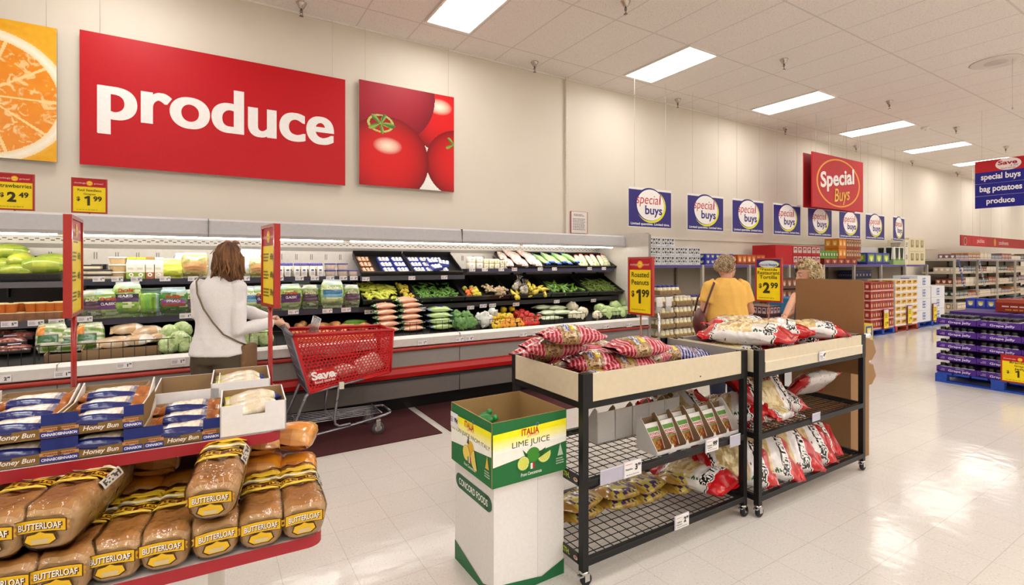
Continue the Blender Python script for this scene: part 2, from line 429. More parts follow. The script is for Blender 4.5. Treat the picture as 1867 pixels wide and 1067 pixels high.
m = MB('plastic'); m.lathe([(.03, -.06), (.055, -.055), (.07, -.03), (.08, -.012), (.08, 0)], '#e9e4dc'); m.build('housing', t)
m = MB('plastic'); m.lathe([(.012, -.066), (.02, -.062), (.028, -.058)], '#8f8880', n=10); m.build('sensor', t)
t = thing('ceiling_speaker', 'faint round speaker grille in the ceiling above the aisle', 'ceiling speaker', (10.03, 2.53, H))
m = MB('satin'); m.lathe([(.13, -.012), (.27, -.014), (.30, 0)], '#ded4ca', n=28); m.build('rim', t)
m = MB('satin'); m.lathe([(.005, -.016), (.13, -.013), (.135, -.011)], '#cbc0b6', n=20); m.build('grille', t)
m = MB('satin'); m.tube([(10.05, 2.35, H), (10.05, 2.35, H - .72)], .003, '#bfb5ab', n=5); m.lathe([(.004, 0), (.01, .01), (.004, .03)], '#8d8279', n=6, M=T(10.05, 2.35, H - .75))
tag(m.build('hanging_hook'), 'thin bare hanging wire with a hook below the round ceiling grille', 'wire')

# carpet mats in front of the case
def floor_mat(x0, x1, label):
    m = MB('carpet'); m.box(x0, 4.21, .0, x1, 5.13, .008, '#ffffff'); o = m.build('carpet_mat'); return tag(o, label, 'floor mat')
floor_mat(-3.2, 1.845, 'dark red carpet mat under the red shopping cart')
floor_mat(1.925, 5.2, 'dark red carpet mat right of the white gap, behind the lime juice carton')
# ================================================================ pictures and signs on the wall
def art(mb, w, h, n, fn, M, mat='print', mats=None, z=.001):
    """a printed picture: n x n dots, colour from fn(u, v)"""
    ny = max(4, int(n * h / w))
    for j in range(ny):
        for i in range(n):
            u0, u1, v0, v1 = i / n, (i + 1) / n, j / ny, (j + 1) / ny
            c = fn((u0 + u1) / 2, (v0 + v1) / 2); mt = mat
            if isinstance(c, tuple) and len(c) == 2: c, mt = c
            mb.quad(((u0 - .5) * w, (v0 - .5) * h, z), ((u1 - .5) * w, (v0 - .5) * h, z), ((u1 - .5) * w, (v1 - .5) * h, z), ((u0 - .5) * w, (v1 - .5) * h, z), c, mt, M)
def wire(x, y, z0, z1, parent, r=.0015, col='#b9b0a6'):
    m = MB('satin'); m.tube([(x, y, z0), (x, y, z1)], r, col, n=5); return m.build('hanging_wire', parent)
SY = 6.345
def wall_board(name, label, cat, x0, x1, z0, z1, th=.035, back='#c9c2b8', edge='#b9b2a8'):
    cx, cz = (x0 + x1) / 2, (z0 + z1) / 2; t = thing(name, label, cat, (cx, SY, cz)); w, h = x1 - x0, z1 - z0
    m = MB('satin'); m.box(-w / 2, 0, -h / 2, w / 2, th, h / 2, edge, cols={'k': back}); m.build('board', t)
    for sx in (-1, 1): wire(sx * w * .44, .015, h / 2, H - cz, t)
    return t, w, h, frame((0, -.0005, 0), (1, 0, 0), (0, 0, 1))
t, w, h, M = wall_board('hanging_sign', 'large red hanging sign reading produce in white letters', 'sign', -1.05, 1.475, 2.53, 3.845)
m = MB('print'); m.rect(w, h, '#bf0818', M, z=.0005)
p0 = at_y(177, 150, SY); p1 = at_y(609, 240, SY); tz0 = at_y(190, 243, SY).z; tz1 = at_y(428, 166, SY).z
m.text('produce', M, '#f4f1ee', h=tz1 - tz0, w=p1.x - p0.x, x=(p0.x + p1.x) / 2 - .2125, y=(tz0 + tz1) / 2 - 3.1875, bold=.016, res=12)
for k in range(-1, 2): m.text('produce', M, '#f4f1ee', h=tz1 - tz0 + .01 * (abs(k) % 2), w=p1.x - p0.x - .03, x=(p0.x + p1.x) / 2 - .2125 + k * .010, y=(tz0 + tz1) / 2 - 3.1875, z=.002 + .0003 * k, bold=.016, res=12)
m.build('printed_face', t)
def tomato_art(u, v):
    c = mix('#f3efe9', '#e6dcd0', v)
    if u > .78 and v > .9: c = mix('#f6f3ee', '#8fae58', .5 if (u * 40) % 3 < 1 else .0)
    for cx, cy, r, hl, dk in ((.88, .78, .40, (.83, .87), 0), (.28, .93, .50, None, 1), (1.04, .30, .36, None, 0), (.28, .27, .43, (.28, .40), 0)):
        d = math.hypot(u - cx, (v - cy) * 1.03) / r
        if d < 1:
            c = mix('#d81a1c' if not dk else '#a8142a', '#7a0710' if not dk else '#7c0d20', d ** 3)
            if hl:
                e = math.hypot((u - hl[0]) / .15, (v - hl[1]) / .085)
                if e < 1: c = mix('#ffe9d0', c, e ** 1.5)
    for sx, sy, s in ((.21, .61, .15), (1.0, .50, .12)):
        a = math.atan2(v - sy, u - sx); d = math.hypot(u - sx, (v - sy) * 1.5)
        if d < s * (.55 + .45 * math.cos(a * 5 + .6)): c = mix('#3d6b22', '#8fb04c', (math.sin(a * 9) + 1) / 2)
        elif abs(d - s * .8) < .012 and sx < .5: c = C('#b9c06a')
    return c
t, w, h, M = wall_board('hanging_picture', 'square picture of ripe red tomatoes hung beside the produce sign', 'picture', 1.645, 2.955, 2.56, 3.885)
m = MB('print'); art(m, w, h, 170, tomato_art, M); m.build('printed_face', t)
def orange_art(u, v):
    cx, cy = .60, .44; d = math.hypot(u - cx, v - cy); a = math.atan2(v - cy, u - cx)
    if d > .50: return mix('#e9a416', '#f0b733', noise.noise(Vector((u * 30, v * 30, 0))) * .5 + .5)
    if d > .485: return C('#f2b53a')
    if d > .415: return mix('#fbf3e2', '#f6dfae', abs(d - .45) / .035)
    f = (a / (2 * PI) * 10) % 1
    if abs(f - .5) * d * 2 > .475 * 2 * d - .012 or d < .03: return C('#fbd694')
    return (mix('#e8860e', '#f29a1a', noise.noise(Vector((u * 14, v * 14, 3))) * .5 + .5), 'pulp')
t, w, h, M = wall_board('hanging_picture', 'picture of a cut orange slice at the left edge of the view', 'picture', -2.51, -1.218, 2.53, 3.81)
m = MB('print'); art(m, w, h, 170, orange_art, M); m.build('printed_face', t)

t = thing('paper_notice', 'small white paper notice in a red frame taped above the end of the case', 'notice', (5.25, WY - .01, 2.24))
m = MB('satin'); m.box(-.18, -.005, -.18, .18, .005, .18, '#b5545a'); m.build('frame', t)
M = frame((0, -.006, 0), (1, 0, 0), (0, 0, 1)); m = MB('paper'); m.rect(.33, .35, '#ece4dc', M); m.lines(2, .24, .04, '#7a4a70', M, 0, .12, seed=1); m.lines(8, .27, .2, '#8d8a93', M, 0, -.03, seed=2); m.build('sheet', t)

# ---------------------------------------------------------------- blue special buys posters
def make_poster():
    t = thing('hanging_poster', 'x', 'poster'); w, h = 1.0, .64
    m = MB('print'); m.box(-w / 2, 0, -h / 2, w / 2, .006, h / 2, '#efece8'); m.build('card', t)
    M = frame((0, -.001, 0), (1, 0, 0), (0, 0, 1)); m = MB('print')
    m.rect(w * .985, h * .93, '#2b2276', M, y=-h * .02); C0 = M @ T(0, .045, .001)
    m.disc(.345, '#e3de2c', C0 @ T(.016, -.012, 0), n=40, sy=.80); m.disc(.338, '#2b2276', C0 @ T(-.016, .014, .001), n=40, sy=.80); m.disc(.318, '#f5f1ee', C0 @ T(0, .005, .002), n=40, sy=.80)
    m.text('special', M, '#c01d26', h=.20, w=.56, x=-.05, y=.115, z=.005, shear=.18, bold=-.002, res=6); m.rect(.016, .17, '#c01d26', M, x=.225, y=.155, z=.005)
    m.text('buys', M, '#2b2276', h=.19, w=.40, x=.07, y=-.055, z=.005, bold=.022)
    m.text('Limited quantities. Limited time.', M, '#ffffff', h=.05, w=.90, y=-.268, z=.003, bold=.012); m.build('printed_face', t)
    return t
POS = Kind(make_poster)
_px = (5.711, 7.115, 8.377, 9.713, 11.0, 12.327, 13.585, 14.906)
for i, x in enumerate(_px):
    p = POS(loc=(x + .5, 5.75, 2.47), label='blue special buys poster with a white oval, %s in the row' % nth(i, 8), group='blue special buys posters')
    for sx in (-.36, .36): wire(sx, .003, .32, H - 2.47, p)
    if i == 7: p.rotation_euler = (0, 0, .12)
t = thing('hanging_sign', 'big red special buys sign with a yellow ring hung above the blue posters', 'sign', (11.33, 5.3, 3.25)); w, h = 2.1, 1.1
m = MB('print'); m.box(-w / 2, -.012, -h / 2, w / 2, .012, h / 2, '#b3111c'); m.box(-w / 2 - .02, .14, -h / 2 - .0, w / 2 - .02, .16, h / 2 - .0, '#9c0f19'); m.build('panel', t)
M = frame((0, -.013, 0), (1, 0, 0), (0, 0, 1)); m = MB('print'); m.rect(w, h, '#c0121e', M, z=.0005)
m.disc(.90, '#eea33c', M @ T(0, 0, .002), n=48, sy=.56, r0=.845)
m.text('Special', M, '#f7f1ee', h=.42, w=1.42, x=-.05, y=.06, z=.006, bold=.03, rot=.13, shear=.08); m.text('Buys', M, '#efc04a', h=.36, w=.66, x=.12, y=-.27, z=.006, bold=.01, shear=.25, rot=.13)
m.build('printed_face', t)
for sx in (-.9, -.3, .35, .95): wire(sx, .0, h / 2, H - 3.25, t, .003, '#c9c2b8')

# ---------------------------------------------------------------- aisle sign and the long pickles sign
AX = 13.0
t = thing('aisle_sign', 'hanging aisle sign of a red header over three blue panels at the right edge', 'sign', (AX, 2.95, 2.65)); hw = .67
p0 = at_x(1778, 378, AX)
def slat(z0, z1, y0, y1, col, name):
    m = MB('print'); m.box(-.012, y0, z0, .012, y1, z1, col); return m, name
rows = [('produce', .0, .235), ('bag potatoes', .24, .475), ('special buys', .48, .70)]
ya, yb = p0.y - 2.95, -.72
for body, z0, z1 in rows:
    yb2 = yb if body != 'produce' else p0.y - 2.95 - .72
    m = MB('print'); m.box(-.012, yb2, z0, .012, ya, z1, '#1a1a86'); M = frame((-.0125, (ya + (p0.y - 2.95 - .78)) / 2, (z0 + z1) / 2), (0, -1, 0), (0, 0, 1))
    wd = {'produce': .40, 'bag potatoes': .60, 'special buys': .56}[body]
    m.text(body, M, '#f3f1f5', h=.14 if body == 'produce' else .15, w=wd, z=.002, bold=.025, x=-.02); m.build('panel', t)
m = MB('print'); m.box(-.012, yb, .70, .012, ya, .93, '#b8161f'); M = frame((-.0125, ya - .48, .815), (0, -1, 0), (0, 0, 1))
m.disc(.18, '#f2e2e0', M @ T(0, .0, .001), n=30, sy=.64); m.text('Save', M, '#a3151d', h=.08, w=.27, y=.03, x=-.01, z=.003, bold=.03); m.text('a lot', M, '#3a2a86', h=.04, w=.11, x=.085, y=-.032, z=.004, shear=.3); m.text('food stores', M, '#55404a', h=.032, w=.2, y=-.075, z=.003); m.build('header', t)
for yy in (ya - .1, yb + .2): wire(0, yy, .98, H - 2.65, t)
t = thing('aisle_sign', 'long red hanging sign reading pickles above the far shelves', 'sign', (18.8, 5.5, 2.10)); L = 6.0
m = MB('print'); m.box(0, -.012, 0, L, .012, .31, '#9f1219'); M = frame((0, -.013, .155), (1, 0, 0), (0, 0, 1))
m.rect(1.7, .29, '#b51219', M, x=1.3, z=.001); m.disc(.13, '#8a1a16', M @ T(.34, 0, .001), n=20); m.disc(.12, '#d9b9a0', M @ T(.34, -.02, .002), n=20, r0=.10); m.text('pickles', M, '#f0d9d6', h=.16, w=.62, x=1.62, z=.003); m.disc(.11, '#c98a2c', M @ T(2.9, 0, .002), n=16, sy=1.1); m.text('condiments', M, '#e8cfca', h=.13, w=.95, x=3.75, z=.003); m.disc(.06, '#8c1b14', M @ T(.85, 0, .002), n=14, sy=1.8); m.build('panel', t)
for xx in (.05, 1.0, 1.6, 2.6, 3.6, 4.6): wire(xx, 0, .31, H - 2.10, t)

# ---------------------------------------------------------------- price signs
RED = '#a5231f'; YEL = '#f0d410'
def sign_header(m, M, w, y, kind):
    if kind == 'special':
        m.rect(w, .062, '#2f2470', M, y=y, z=.001); m.disc(w * .40, '#c9dcea', M @ T(0, y - .006, .002), n=20, sy=.34); m.disc(w * .43, '#d9d23a', M @ T(.004, y - .006, .0015), n=20, sy=.36)
        m.text('special', M, '#a02038', h=.03, w=w * .44, x=-w * .20, y=y - .012, z=.004, shear=.2); m.text('buys', M, '#2b2276', h=.026, w=w * .32, x=w * .21, y=y - .012, z=.004, bold=.02)
    else:
        m.rect(w, .062, '#b3151d', M, y=y, z=.001); m.disc(.022, '#e8a02a', M @ T(0, y, .002), n=14); m.disc(.014, '#f0cf3c', M @ T(0, y, .003), n=12)
        m.text('shockingly', M, '#f0dcd6', h=.016, w=w * .36, x=-w * .29, y=y - .002, z=.003); m.text('prices!', M, '#f0dcd6', h=.016, w=w * .28, x=w * .28, y=y - .002, z=.003); m.text('low', M, '#8a3010', h=.009, w=.018, y=y, z=.004)
def price_print(m, M, w, h, lines, dol, cents, kind, hs=1.0):
    m.rect(w, h, YEL, M, z=.0005); sign_header(m, M, w, h / 2 - .031, kind); y = h / 2 - .062 - (.028 if len(lines) < 3 else .014)
    for ln in lines:
        hh = .026 * hs * (.7 if ln.startswith('*') else 1); m.text(ln, M, '#2c270c', h=hh, w=min(w * .94, len(ln) * .0165 * hs), y=y, z=.002, bold=.012); y -= hh + (.014 if len(lines) < 3 else .006)
    yb = -h / 2 + .095
    if dol == '1': m.poly([(-w * .08 + a, yb + b_, .002) for a, b_ in ((.002, -.041), (.020, -.041), (.020, .041), (.006, .041), (-.018, .028), (-.013, .014), (.002, .020))], '#35300f', M=M)
    else: m.text(dol, M, '#35300f', h=.082, y=yb, x=-w * .08, z=.002, bold=.045)
    m.text('$', M, '#35300f', h=.04, x=-w * .34, y=yb + .012, z=.002, bold=.03); m.text(cents, M, '#35300f', h=.045, x=w * .25, y=yb + .018, z=.002, bold=.035)
    m.lines(1, w * .8, .008, '#7d7420', M, y=-h / 2 + .018, seed=4)
def price_sign(label, loc, rotz, w, h, lines, dol, cents, kind='low', pole=.2, both=False, hs=1.0, pr=.006, pcol=RED):
    """loc is the foot of the pole; the card faces local -Y"""
    t = thing('price_sign', label, 'price sign', loc, rotz); b = .012
    m = MB('gloss')
    for a in ((-w / 2 - b, -b, w / 2 + b, 0), (-w / 2 - b, h, w / 2 + b, h + b), (-w / 2 - b, 0, -w / 2, h), (w / 2, 0, w / 2 + b, h)):
        m.box(a[0], -.009, pole + a[1], a[2], .009, pole + a[3], RED)
    m.build('frame', t); m = MB('print'); m.box(-w / 2, -.004, pole, w / 2, .004, pole + h, '#d9c418')
    for s in ((1, -.0045), (-1, .0045)) if both else ((1, -.0045),):
        M = frame((0, s[1], pole + h / 2), (s[0], 0, 0), (0, 0, 1)); price_print(m, M, w, h, lines, dol, cents, kind, hs)
    m.build('price_card', t)
    m = MB('gloss'); m.tube([(0, 0, .012), (0, 0, pole - b)], pr, pcol, n=8); m.lathe([(.035, 0), (.035, .004), (pr, .014)], '#7a1c18', n=12); m.build('pole', t)
    return t
_p = at_y(163.5, 395, 5.52)
price_sign('yellow one ninety-nine price sign for red seedless grapes standing on top of the case', (_p.x, 5.52, 1.963), 0, .215, .275, ['Red Seedless', 'Grapes'], '1', '99', pole=.035, hs=.8)
price_sign('yellow two forty-nine price sign for strawberries standing on the case at the left edge', (at_y(27, 395, 5.52).x, 5.52, 1.963), 0, .215, .275, ['Strawberries'], '2', '49', pole=.035, hs=1.25)
price_sign('yellow one ninety-nine roasted peanuts sign on a pole among the red peanut bags', (2.135, 2.05, .885), -PI / 2, .165, .31, ['Roasted', 'Peanuts'], '1', '99', pole=.385, hs=1.15, pcol='#8c4a2c', pr=.005)
price_sign('yellow two ninety-nine restaurant tortilla sign on a pole among the chip bags', (3.63, 2.185, .885), -PI / 2, .185, .31, ['*Festida', 'Restaurant', 'Tortilla'], '2', '99', kind='special', pole=.392, hs=1.05, pcol='#8c4a2c', pr=.005)
def list_sign(label, loc, rotz, w, h, pole, flip):
    t = thing('price_sign', label, 'price sign', loc, rotz); b = .011; m = MB('gloss')
    for a in ((-w / 2 - b, -b, w / 2 + b, 0), (-w / 2 - b, h, w / 2 + b, h + b), (-w / 2 - b, 0, -w / 2, h), (w / 2, 0, w / 2 + b, h)): m.box(a[0], -.010, pole + a[1], a[2], .010, pole + a[3], RED)
    m.build('frame', t); m = MB('print'); m.box(-w / 2, -.004, pole, w / 2, .004, pole + h, '#d9c418')
    for s, yy in ((1, -.0045), (-1, .0045)):
        M = frame((0, yy, pole + h / 2), (s, 0, 0), (0, 0, 1)); m.rect(w, h, YEL, M, z=.0005); sign_header(m, M, w, h / 2 - .031, 'low')
        for k, pr in enumerate(('69', '69', '59')):
            y = .03 - k * .062; m.lines(3, w * .5, .034, '#6b6218', M, x=-w * .2, y=y, seed=k); m.text(pr + '¢', M, '#4a4412', h=.028, w=w * .26, x=w * .27, y=y, z=.002, bold=.03)
        m.lines(3, w * .5, .03, '#6b6218', M, x=0, y=.085, seed=9)
    m.build('price_card', t); m = MB('gloss'); m.tube([(0, 0, .01), (0, 0, pole - b)], .0075, RED, n=8); m.lathe([(.03, 0), (.03, .004), (.0075, .012)], '#7a1c18', n=12); m.build('pole', t); return t
# ================================================================ the refrigerated produce case
CX0, CX1 = -4.2, 5.31
def ext(mb, prof, x0, x1, cols, mat='satin', M=None):
    """profile of (y, z) points swept along x; cols per segment"""
    n = len(prof); vs = [(x0, p[0], p[1]) for p in prof] + [(x1, p[0], p[1]) for p in prof]
    for i in range(n - 1): mb.add([vs[i], vs[n + i], vs[n + i + 1], vs[i + 1]], [(0, 1, 2, 3)], cols[i] if isinstance(cols, list) else cols, mat, False, M)
case = thing('refrigerated_case', 'long open refrigerated produce case along the wall with a grey canopy and red bumpers', 'refrigerated case', (0, 0, 0))
m = MB('satin'); m.box(CX0, 5.15, 0, CX1, 6.30, .17, '#0d0b0b'); m.build('kick_plate', case)
m = MB('satin'); ext(m, [(5.10, .17), (4.97, .17), (4.965, .35)], CX0, CX1, '#6d6763')
for x in (-.95, 2.38): m.box(x - .003, 4.960, .17, x + .003, 4.97, .35, '#3a3634')
m.build('lower_panel', case)
m = MB('rubber'); m.box(CX0, 4.945, .35, CX1, 5.0, .375, '#161414'); m.box(CX0, 4.955, .645, CX1, 5.0, .652, '#2a2624'); m.build('lip_shadow_strip', case)  # black strip puts the shadow line under the bumper lip into colour
m = MB('satin'); ext(m, [(5.0, .375), (4.93, .385), (4.915, .43), (4.93, .475), (4.965, .49)], CX0, CX1, '#b3120f', 'satin'); m.build('bumper', case, 'wide red lower bumper')
m = MB('satin'); ext(m, [(4.965, .49), (4.965, .645)], CX0, CX1, '#8f8a86')
for x in (-.95, 2.38): m.box(x - .003, 4.960, .49, x + .003, 4.966, .645, '#55504d')
m.build('front_panel', case)
m = MB('satin'); m.tube([(CX0, 4.945, .668), (CX1, 4.945, .668)], .019, '#a02a1c', n=10); m.build('bumper', case, 'narrow red upper bumper rail')
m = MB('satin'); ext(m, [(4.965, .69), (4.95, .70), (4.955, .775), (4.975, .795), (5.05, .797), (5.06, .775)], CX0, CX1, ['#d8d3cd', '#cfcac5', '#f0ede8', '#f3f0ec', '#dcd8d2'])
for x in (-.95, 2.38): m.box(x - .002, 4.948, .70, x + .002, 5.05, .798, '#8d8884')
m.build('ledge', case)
m = MB('satin'); ext(m, [(5.06, .775), (5.08, .765), (5.95, 1.026), (6.06, 1.03), (6.06, 1.40)], CX0, CX1, ['#191717', '#191717', '#191717', '#26242a'])
m.build('deck', case)
m = MB('satin'); ext(m, [(6.06, 1.40), (6.07, 1.70), (6.0, 1.74), (5.98, 1.82), (5.45, 1.86)], CX0, CX1, ['#dcd6ce', '#e3ddd5', '#d9d3cb', '#e3ddd5'])
x = CX0
while x < CX1:
    for k, zz in enumerate((1.768, 1.782)):
        xx = x + k * .035; y = 6.0 - (zz - 1.74) / .08 * .02 - .0015; m.quad((xx, y, zz - .004), (xx + .028, y, zz - .004), (xx + .028, y, zz + .004), (xx, y, zz + .004), '#2b2826')
    x += .07
x = CX0 + .1
while x < CX1:
    for d in (0, .018): m.box(x + d, 6.062, 1.60, x + d + .005, 6.069, 1.665, '#6e6863')
    x += .16
m.build('back_panel', case)
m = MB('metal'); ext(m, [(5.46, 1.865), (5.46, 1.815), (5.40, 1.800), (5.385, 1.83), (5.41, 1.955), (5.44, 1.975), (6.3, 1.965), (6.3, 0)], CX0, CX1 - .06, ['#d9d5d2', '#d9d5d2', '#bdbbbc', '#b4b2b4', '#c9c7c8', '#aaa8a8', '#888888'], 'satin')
for x in (-2.6, .02, 2.62): m.box(x - .002, 5.382, 1.80, x + .002, 5.44, 1.972, '#5d5b5b', 'satin')
m.build('canopy', case)
m = MB('metal'); ext(m, [(5.47, 1.81), (5.40, 1.797), (5.385, 1.83), (5.41, 1.957), (5.44, 1.977), (6.3, 1.967)], CX1 - .08, CX1 - .005, '#bdbbbc', 'satin'); m.build('canopy_end_cap', case)
m = MB('case_tube')
xs = CX0
for x in (-1.02, 1.3, 3.55, 5.2): m.tube([(xs + .04, 5.53, 1.805), (x - .04, 5.53, 1.805)], .016, '#ffffff', n=8); xs = x
m.build('lamp_tube', case)
m = MB('satin'); m.box(CX0, 5.46, 1.825, CX1 - .06, 5.60, 1.85, '#e9e5df')
R = rnd(4); x = CX0
while x < CX1 - .3:
    m.tube([(x, 5.50, 1.80), (x + .03, 5.50, 1.785), (x + .10, 5.50, 1.785), (x + .13, 5.50, 1.80)], .006, '#efece6', n=5); x += R.uniform(.55, .9)
m.build('lamp_holder', case)
m = MB('satin'); P = [(4.95, .03), (4.95, 1.965), (5.0, 2.0), (6.3, 2.0), (6.3, .0), (5.0, .0)]
m.prism([(p[0], p[1]) for p in P], 0, .05, '#cfc9c2', side='#8f8a86', M=Matrix(((0, 0, 1, CX1 - .002), (1, 0, 0, 0), (0, 1, 0, 0), (0, 0, 0, 1)))); m.build('end_panel', case)
# shelves
SH = []
def shelf(x0, x1, yf, z, col='#1d1a1b', rail='#2b2a3d', rail_h=.05):
    s = MB('satin'); s.box(x0, yf, z - .022, x1, 6.06, z, col)
    x = x0 + .02
    while x < x1: s.box(x, 6.0, z - .14, x + .012, 6.06, z - .022, '#3a3636'); x += .9
    o = s.build('shelf', case); r = MB('satin'); r.box(x0, yf - .012, z - rail_h, x1, yf, z + .004, rail); r.build('price_rail', o); return o
shelf(CX0, -1.0, 5.60, 1.40, '#6a6668', '#57535c', .045); shelf(-.98, 1.44, 5.60, 1.415); shelf(1.46, 2.75, 5.60, 1.415, rail='#3a3944'); shelf(2.79, 3.88, 5.60, 1.49, rail='#2f2d4a'); shelf(3.90, 5.25, 5.60, 1.49, rail='#2f2d4a')
shelf(CX0, -1.0, 5.42, 1.09, '#5b5759', '#4b4853'); shelf(-.98, 1.40, 5.42, 1.085); shelf(1.42, 5.25, 5.50, 1.075, rail='#1c1a1c')
# clear guard on the front of the salad shelf
for a, b_ in ((-4.0, -1.01), (-.97, 1.39)):
    m = MB('clear_plastic'); m.box(a, 5.405, 1.085, b_, 5.409, 1.16, '#ffffff'); o = m.build('shelf_guard'); tag(o, 'clear plastic guard strip along the %s' % ('fruit cup shelf' if a < -2 else 'salad bag shelf'), 'shelf guard')

# paper price tags
def tag_print(m, M, price, w, h, seed):
    m.rect(w, h, '#e8e4e6', M, z=0); m.lines(3, w * .42, h * .5, '#77747c', M, x=-w * .22, y=-h * .05, seed=seed, z=.0012); m.lines(1, w * .5, h * .1, '#d58a94', M, x=-w * .18, y=h * .36, seed=seed + 1, z=.0012)
    m.text(price[0], M, '#2c2a30', h=h * .48, x=w * .20, y=-.002, z=.0012, bold=.05); m.text(price[1], M, '#2c2a30', h=h * .26, x=w * .36, y=h * .12, z=.0012, bold=.05)
def tag_make(price, w=.085, h=.042, seed=0, tilt=0.0):
    m = MB('paper'); m.box(-w / 2, -.0012, -h / 2, w / 2, .0012, h / 2, '#dedadc'); tag_print(m, frame((0, -.0018, 0), (1, 0, 0), (0, 0, 1)), price, w, h, seed); return m
def price_tag(px, py, Y, price, where, w=.085, h=.042, rx=0.0, rz=0.0):
    p = at_y(px, py, Y); o = tag_make(price, w, h, int(px)).build('price_tag'); o.location = p; o.rotation_euler = (rx, 0, rz)
    return tag(o, 'white price tag reading %s, %s' % ('.'.join(price), where), 'price tag', 'shelf price tags')
YT = 5.586
for px, pr, w in ((180, ('1', '99'), 'below the black clamshells'), (214, ('2', '79'), 'below the stacked round tubs'), (249, ('2', '79'), 'below the green cartons'), (301, ('1', '99'), 'below the yellow salad bag'), (352, ('3', '99'), 'left of the woman in white'), (447, ('1', '99'), 'right of the woman in white'), (484, ('2', '79'), 'beside the thin sign'), (509, ('2', '99'), 'below the leftmost dressing bottles'), (546, ('2', '99'), 'below the middle dressing bottles'), (574, ('2', '99'), 'below the rightmost dressing bottles'), (602, ('2', '99'), 'below the first blue-lidded tubs'), (626, ('2', '99'), 'below the second blue-lidded tubs'), (645, ('2', '49'), 'below the single blue-lidded tub'),
                  (667, ('1', '49'), 'below the brown mushroom packs'), (751, ('1', '99'), 'below the white mushroom packs'), (810, ('1', '99'), 'at the right end of the mushroom shelf'),
                  (861, ('2', '99'), 'below the large white packs'), (884, ('1', '99'), 'below the tofu packs'), (914, ('1', '49'), 'right of the tofu packs'), (938, ('1', '99'), 'below the pink packed bags'), (985, ('1', '99'), 'between the pink and green bags'), (1011, ('1', '99'), 'below the celery sleeves'), (1075, ('2', '49'), 'below the first herb packs'), (1101, ('1', '99'), 'below the last herb packs')):
    py = 509 - (px - 180) * .004 if px < 650 else (507 if px < 830 else 492 - (px - 860) * .01)
    if 650 < px < 830: py = 509.0 - (px - 667) * .022
    price_tag(px, py, YT, pr, w, .082, .044)
YT = 5.406
for px, py, pr, w in ((17, 591, ('5', '00'), 'first on the fruit cup shelf'), (65.5, 589, ('5', '00'), 'second on the fruit cup shelf'), (103, 587, ('5', '00'), 'third on the fruit cup shelf'), (155, 582, ('1', '99'), 'under the salad shelf beside the list sign'), (339, 576, ('1', '99'), 'under the spinach bag'), (535, 569, ('1', '99'), 'under the salad bag right of the thin sign'), (597, 567, ('1', '49'), 'under the tall salad bag'), (631, 565, ('1', '99'), 'under the last salad bag')): price_tag(px, py, YT, pr, w, .098, .046)
for px, py, pr, w, rz in ((673, 569, ('1', '99'), 'above the carrot bags', -.1), (769, 564, ('1', '99'), 'above the celery bags', .1), (858, 561, ('1', '49'), 'above the white frilly bag', .15), (881, 558, ('1', '99'), 'second above the yellow peppers', .15), (898, 557, ('1', '99'), 'first above the yellow peppers', .15), (941, 555, ('1', '49'), 'above the red peppers', .2), (1015, 550, ('1', '49'), 'above the leek bags', .2), (1082, 548, ('0', '89'), 'above the cabbages', .2)): price_tag(px, py, 5.485, pr, w, .10, .045, .15, rz * .3)
for px, py, pr, w in ((3, 690, ('2', '49'), 'at the left edge'), (115, 681, ('1', '99'), 'beside the sign pole'), (227, 665, ('1', '79'), 'below the tan carton'), (325, 658, ('1', '49'), 'left of the woman in white'), (770, 624, ('1', '49'), 'right of the cart'), (838, 618, ('1', '99'), 'first below the white frilly bag'), (856, 616, ('0', '79'), 'second below the white frilly bag'), (954, 609, ('1', '99'), 'first below the peppers'), (977, 607, ('1', '99'), 'second below the peppers'), (1060, 600, ('1', '49'), 'behind the peanut bags'), (1105, 595, ('0', '89'), 'below the cabbages'), (1147, 592, ('1', '49'), 'at the right end of the ledge')): price_tag(px, py + 1, 4.944, pr, 'on the ledge ' + w, .10, .05, -.03)

# ---------------------------------------------------------------- bags of every sort
def bag(mb, L, W, Hh, colfn, mat='film', nu=26, nv=20, seed=0, crimp=.06, wr=.01, M=None, lump=0.0, sq=.75, fin=.9):
    """a filled pillow bag lying along x from -L/2 to L/2, bottom at z=0, with flat crimped ends"""
    def pos(u, v, off=0.0):
        x = (u - .5) * L; e = min(u, 1 - u); a = 2 * PI * v
        k = min(1, max(0, (e - crimp) / (.5 - crimp))); body = (1 - (1 - k) ** 2.6)
        h = Hh / 2 * max(.03, body ** .6); w = W / 2 * (fin + (1 - fin) * body) * (1 - .12 * (1 - k) ** 6)
        c, s_ = math.cos(a), math.sin(a)
        y = w * math.copysign(abs(c) ** sq, c); z = h * math.copysign(abs(s_) ** .85, s_)
        q = Vector((x * 9 + seed * 7.3, y * 9, z * 9 + (1 if s_ > 0 else 3)))
        nz = noise.noise(q * 1.0) * wr * (1.2 + 2.0 * (1 - k) ** 3)
        if lump: nz += (noise.noise(Vector((x, y, z)) * 45 + Vector((seed, 0, 0))) * lump) * body
        y += noise.noise(q * .7 + Vector((9, 0, 0))) * wr * .8
        if s_ < 0: z = max(z * .8, -Hh / 2 * .82)
        return Vector((x + noise.noise(q * .8 + Vector((0, 5, 0))) * wr, y, z + Hh / 2 * .82 + (nz + off) * (1 if s_ >= -.2 else -.2)))
    mb.grid(lambda u, v: pos(u, v), nu, nv, lambda u, v: colfn(u, v), mat, cv=True, M=M)
    return pos
def cell(q): return abs(noise.cell(q))
def blot(u, v, sc, seed): return noise.noise(Vector((u * sc, v * sc * .8, seed * 3.7)))
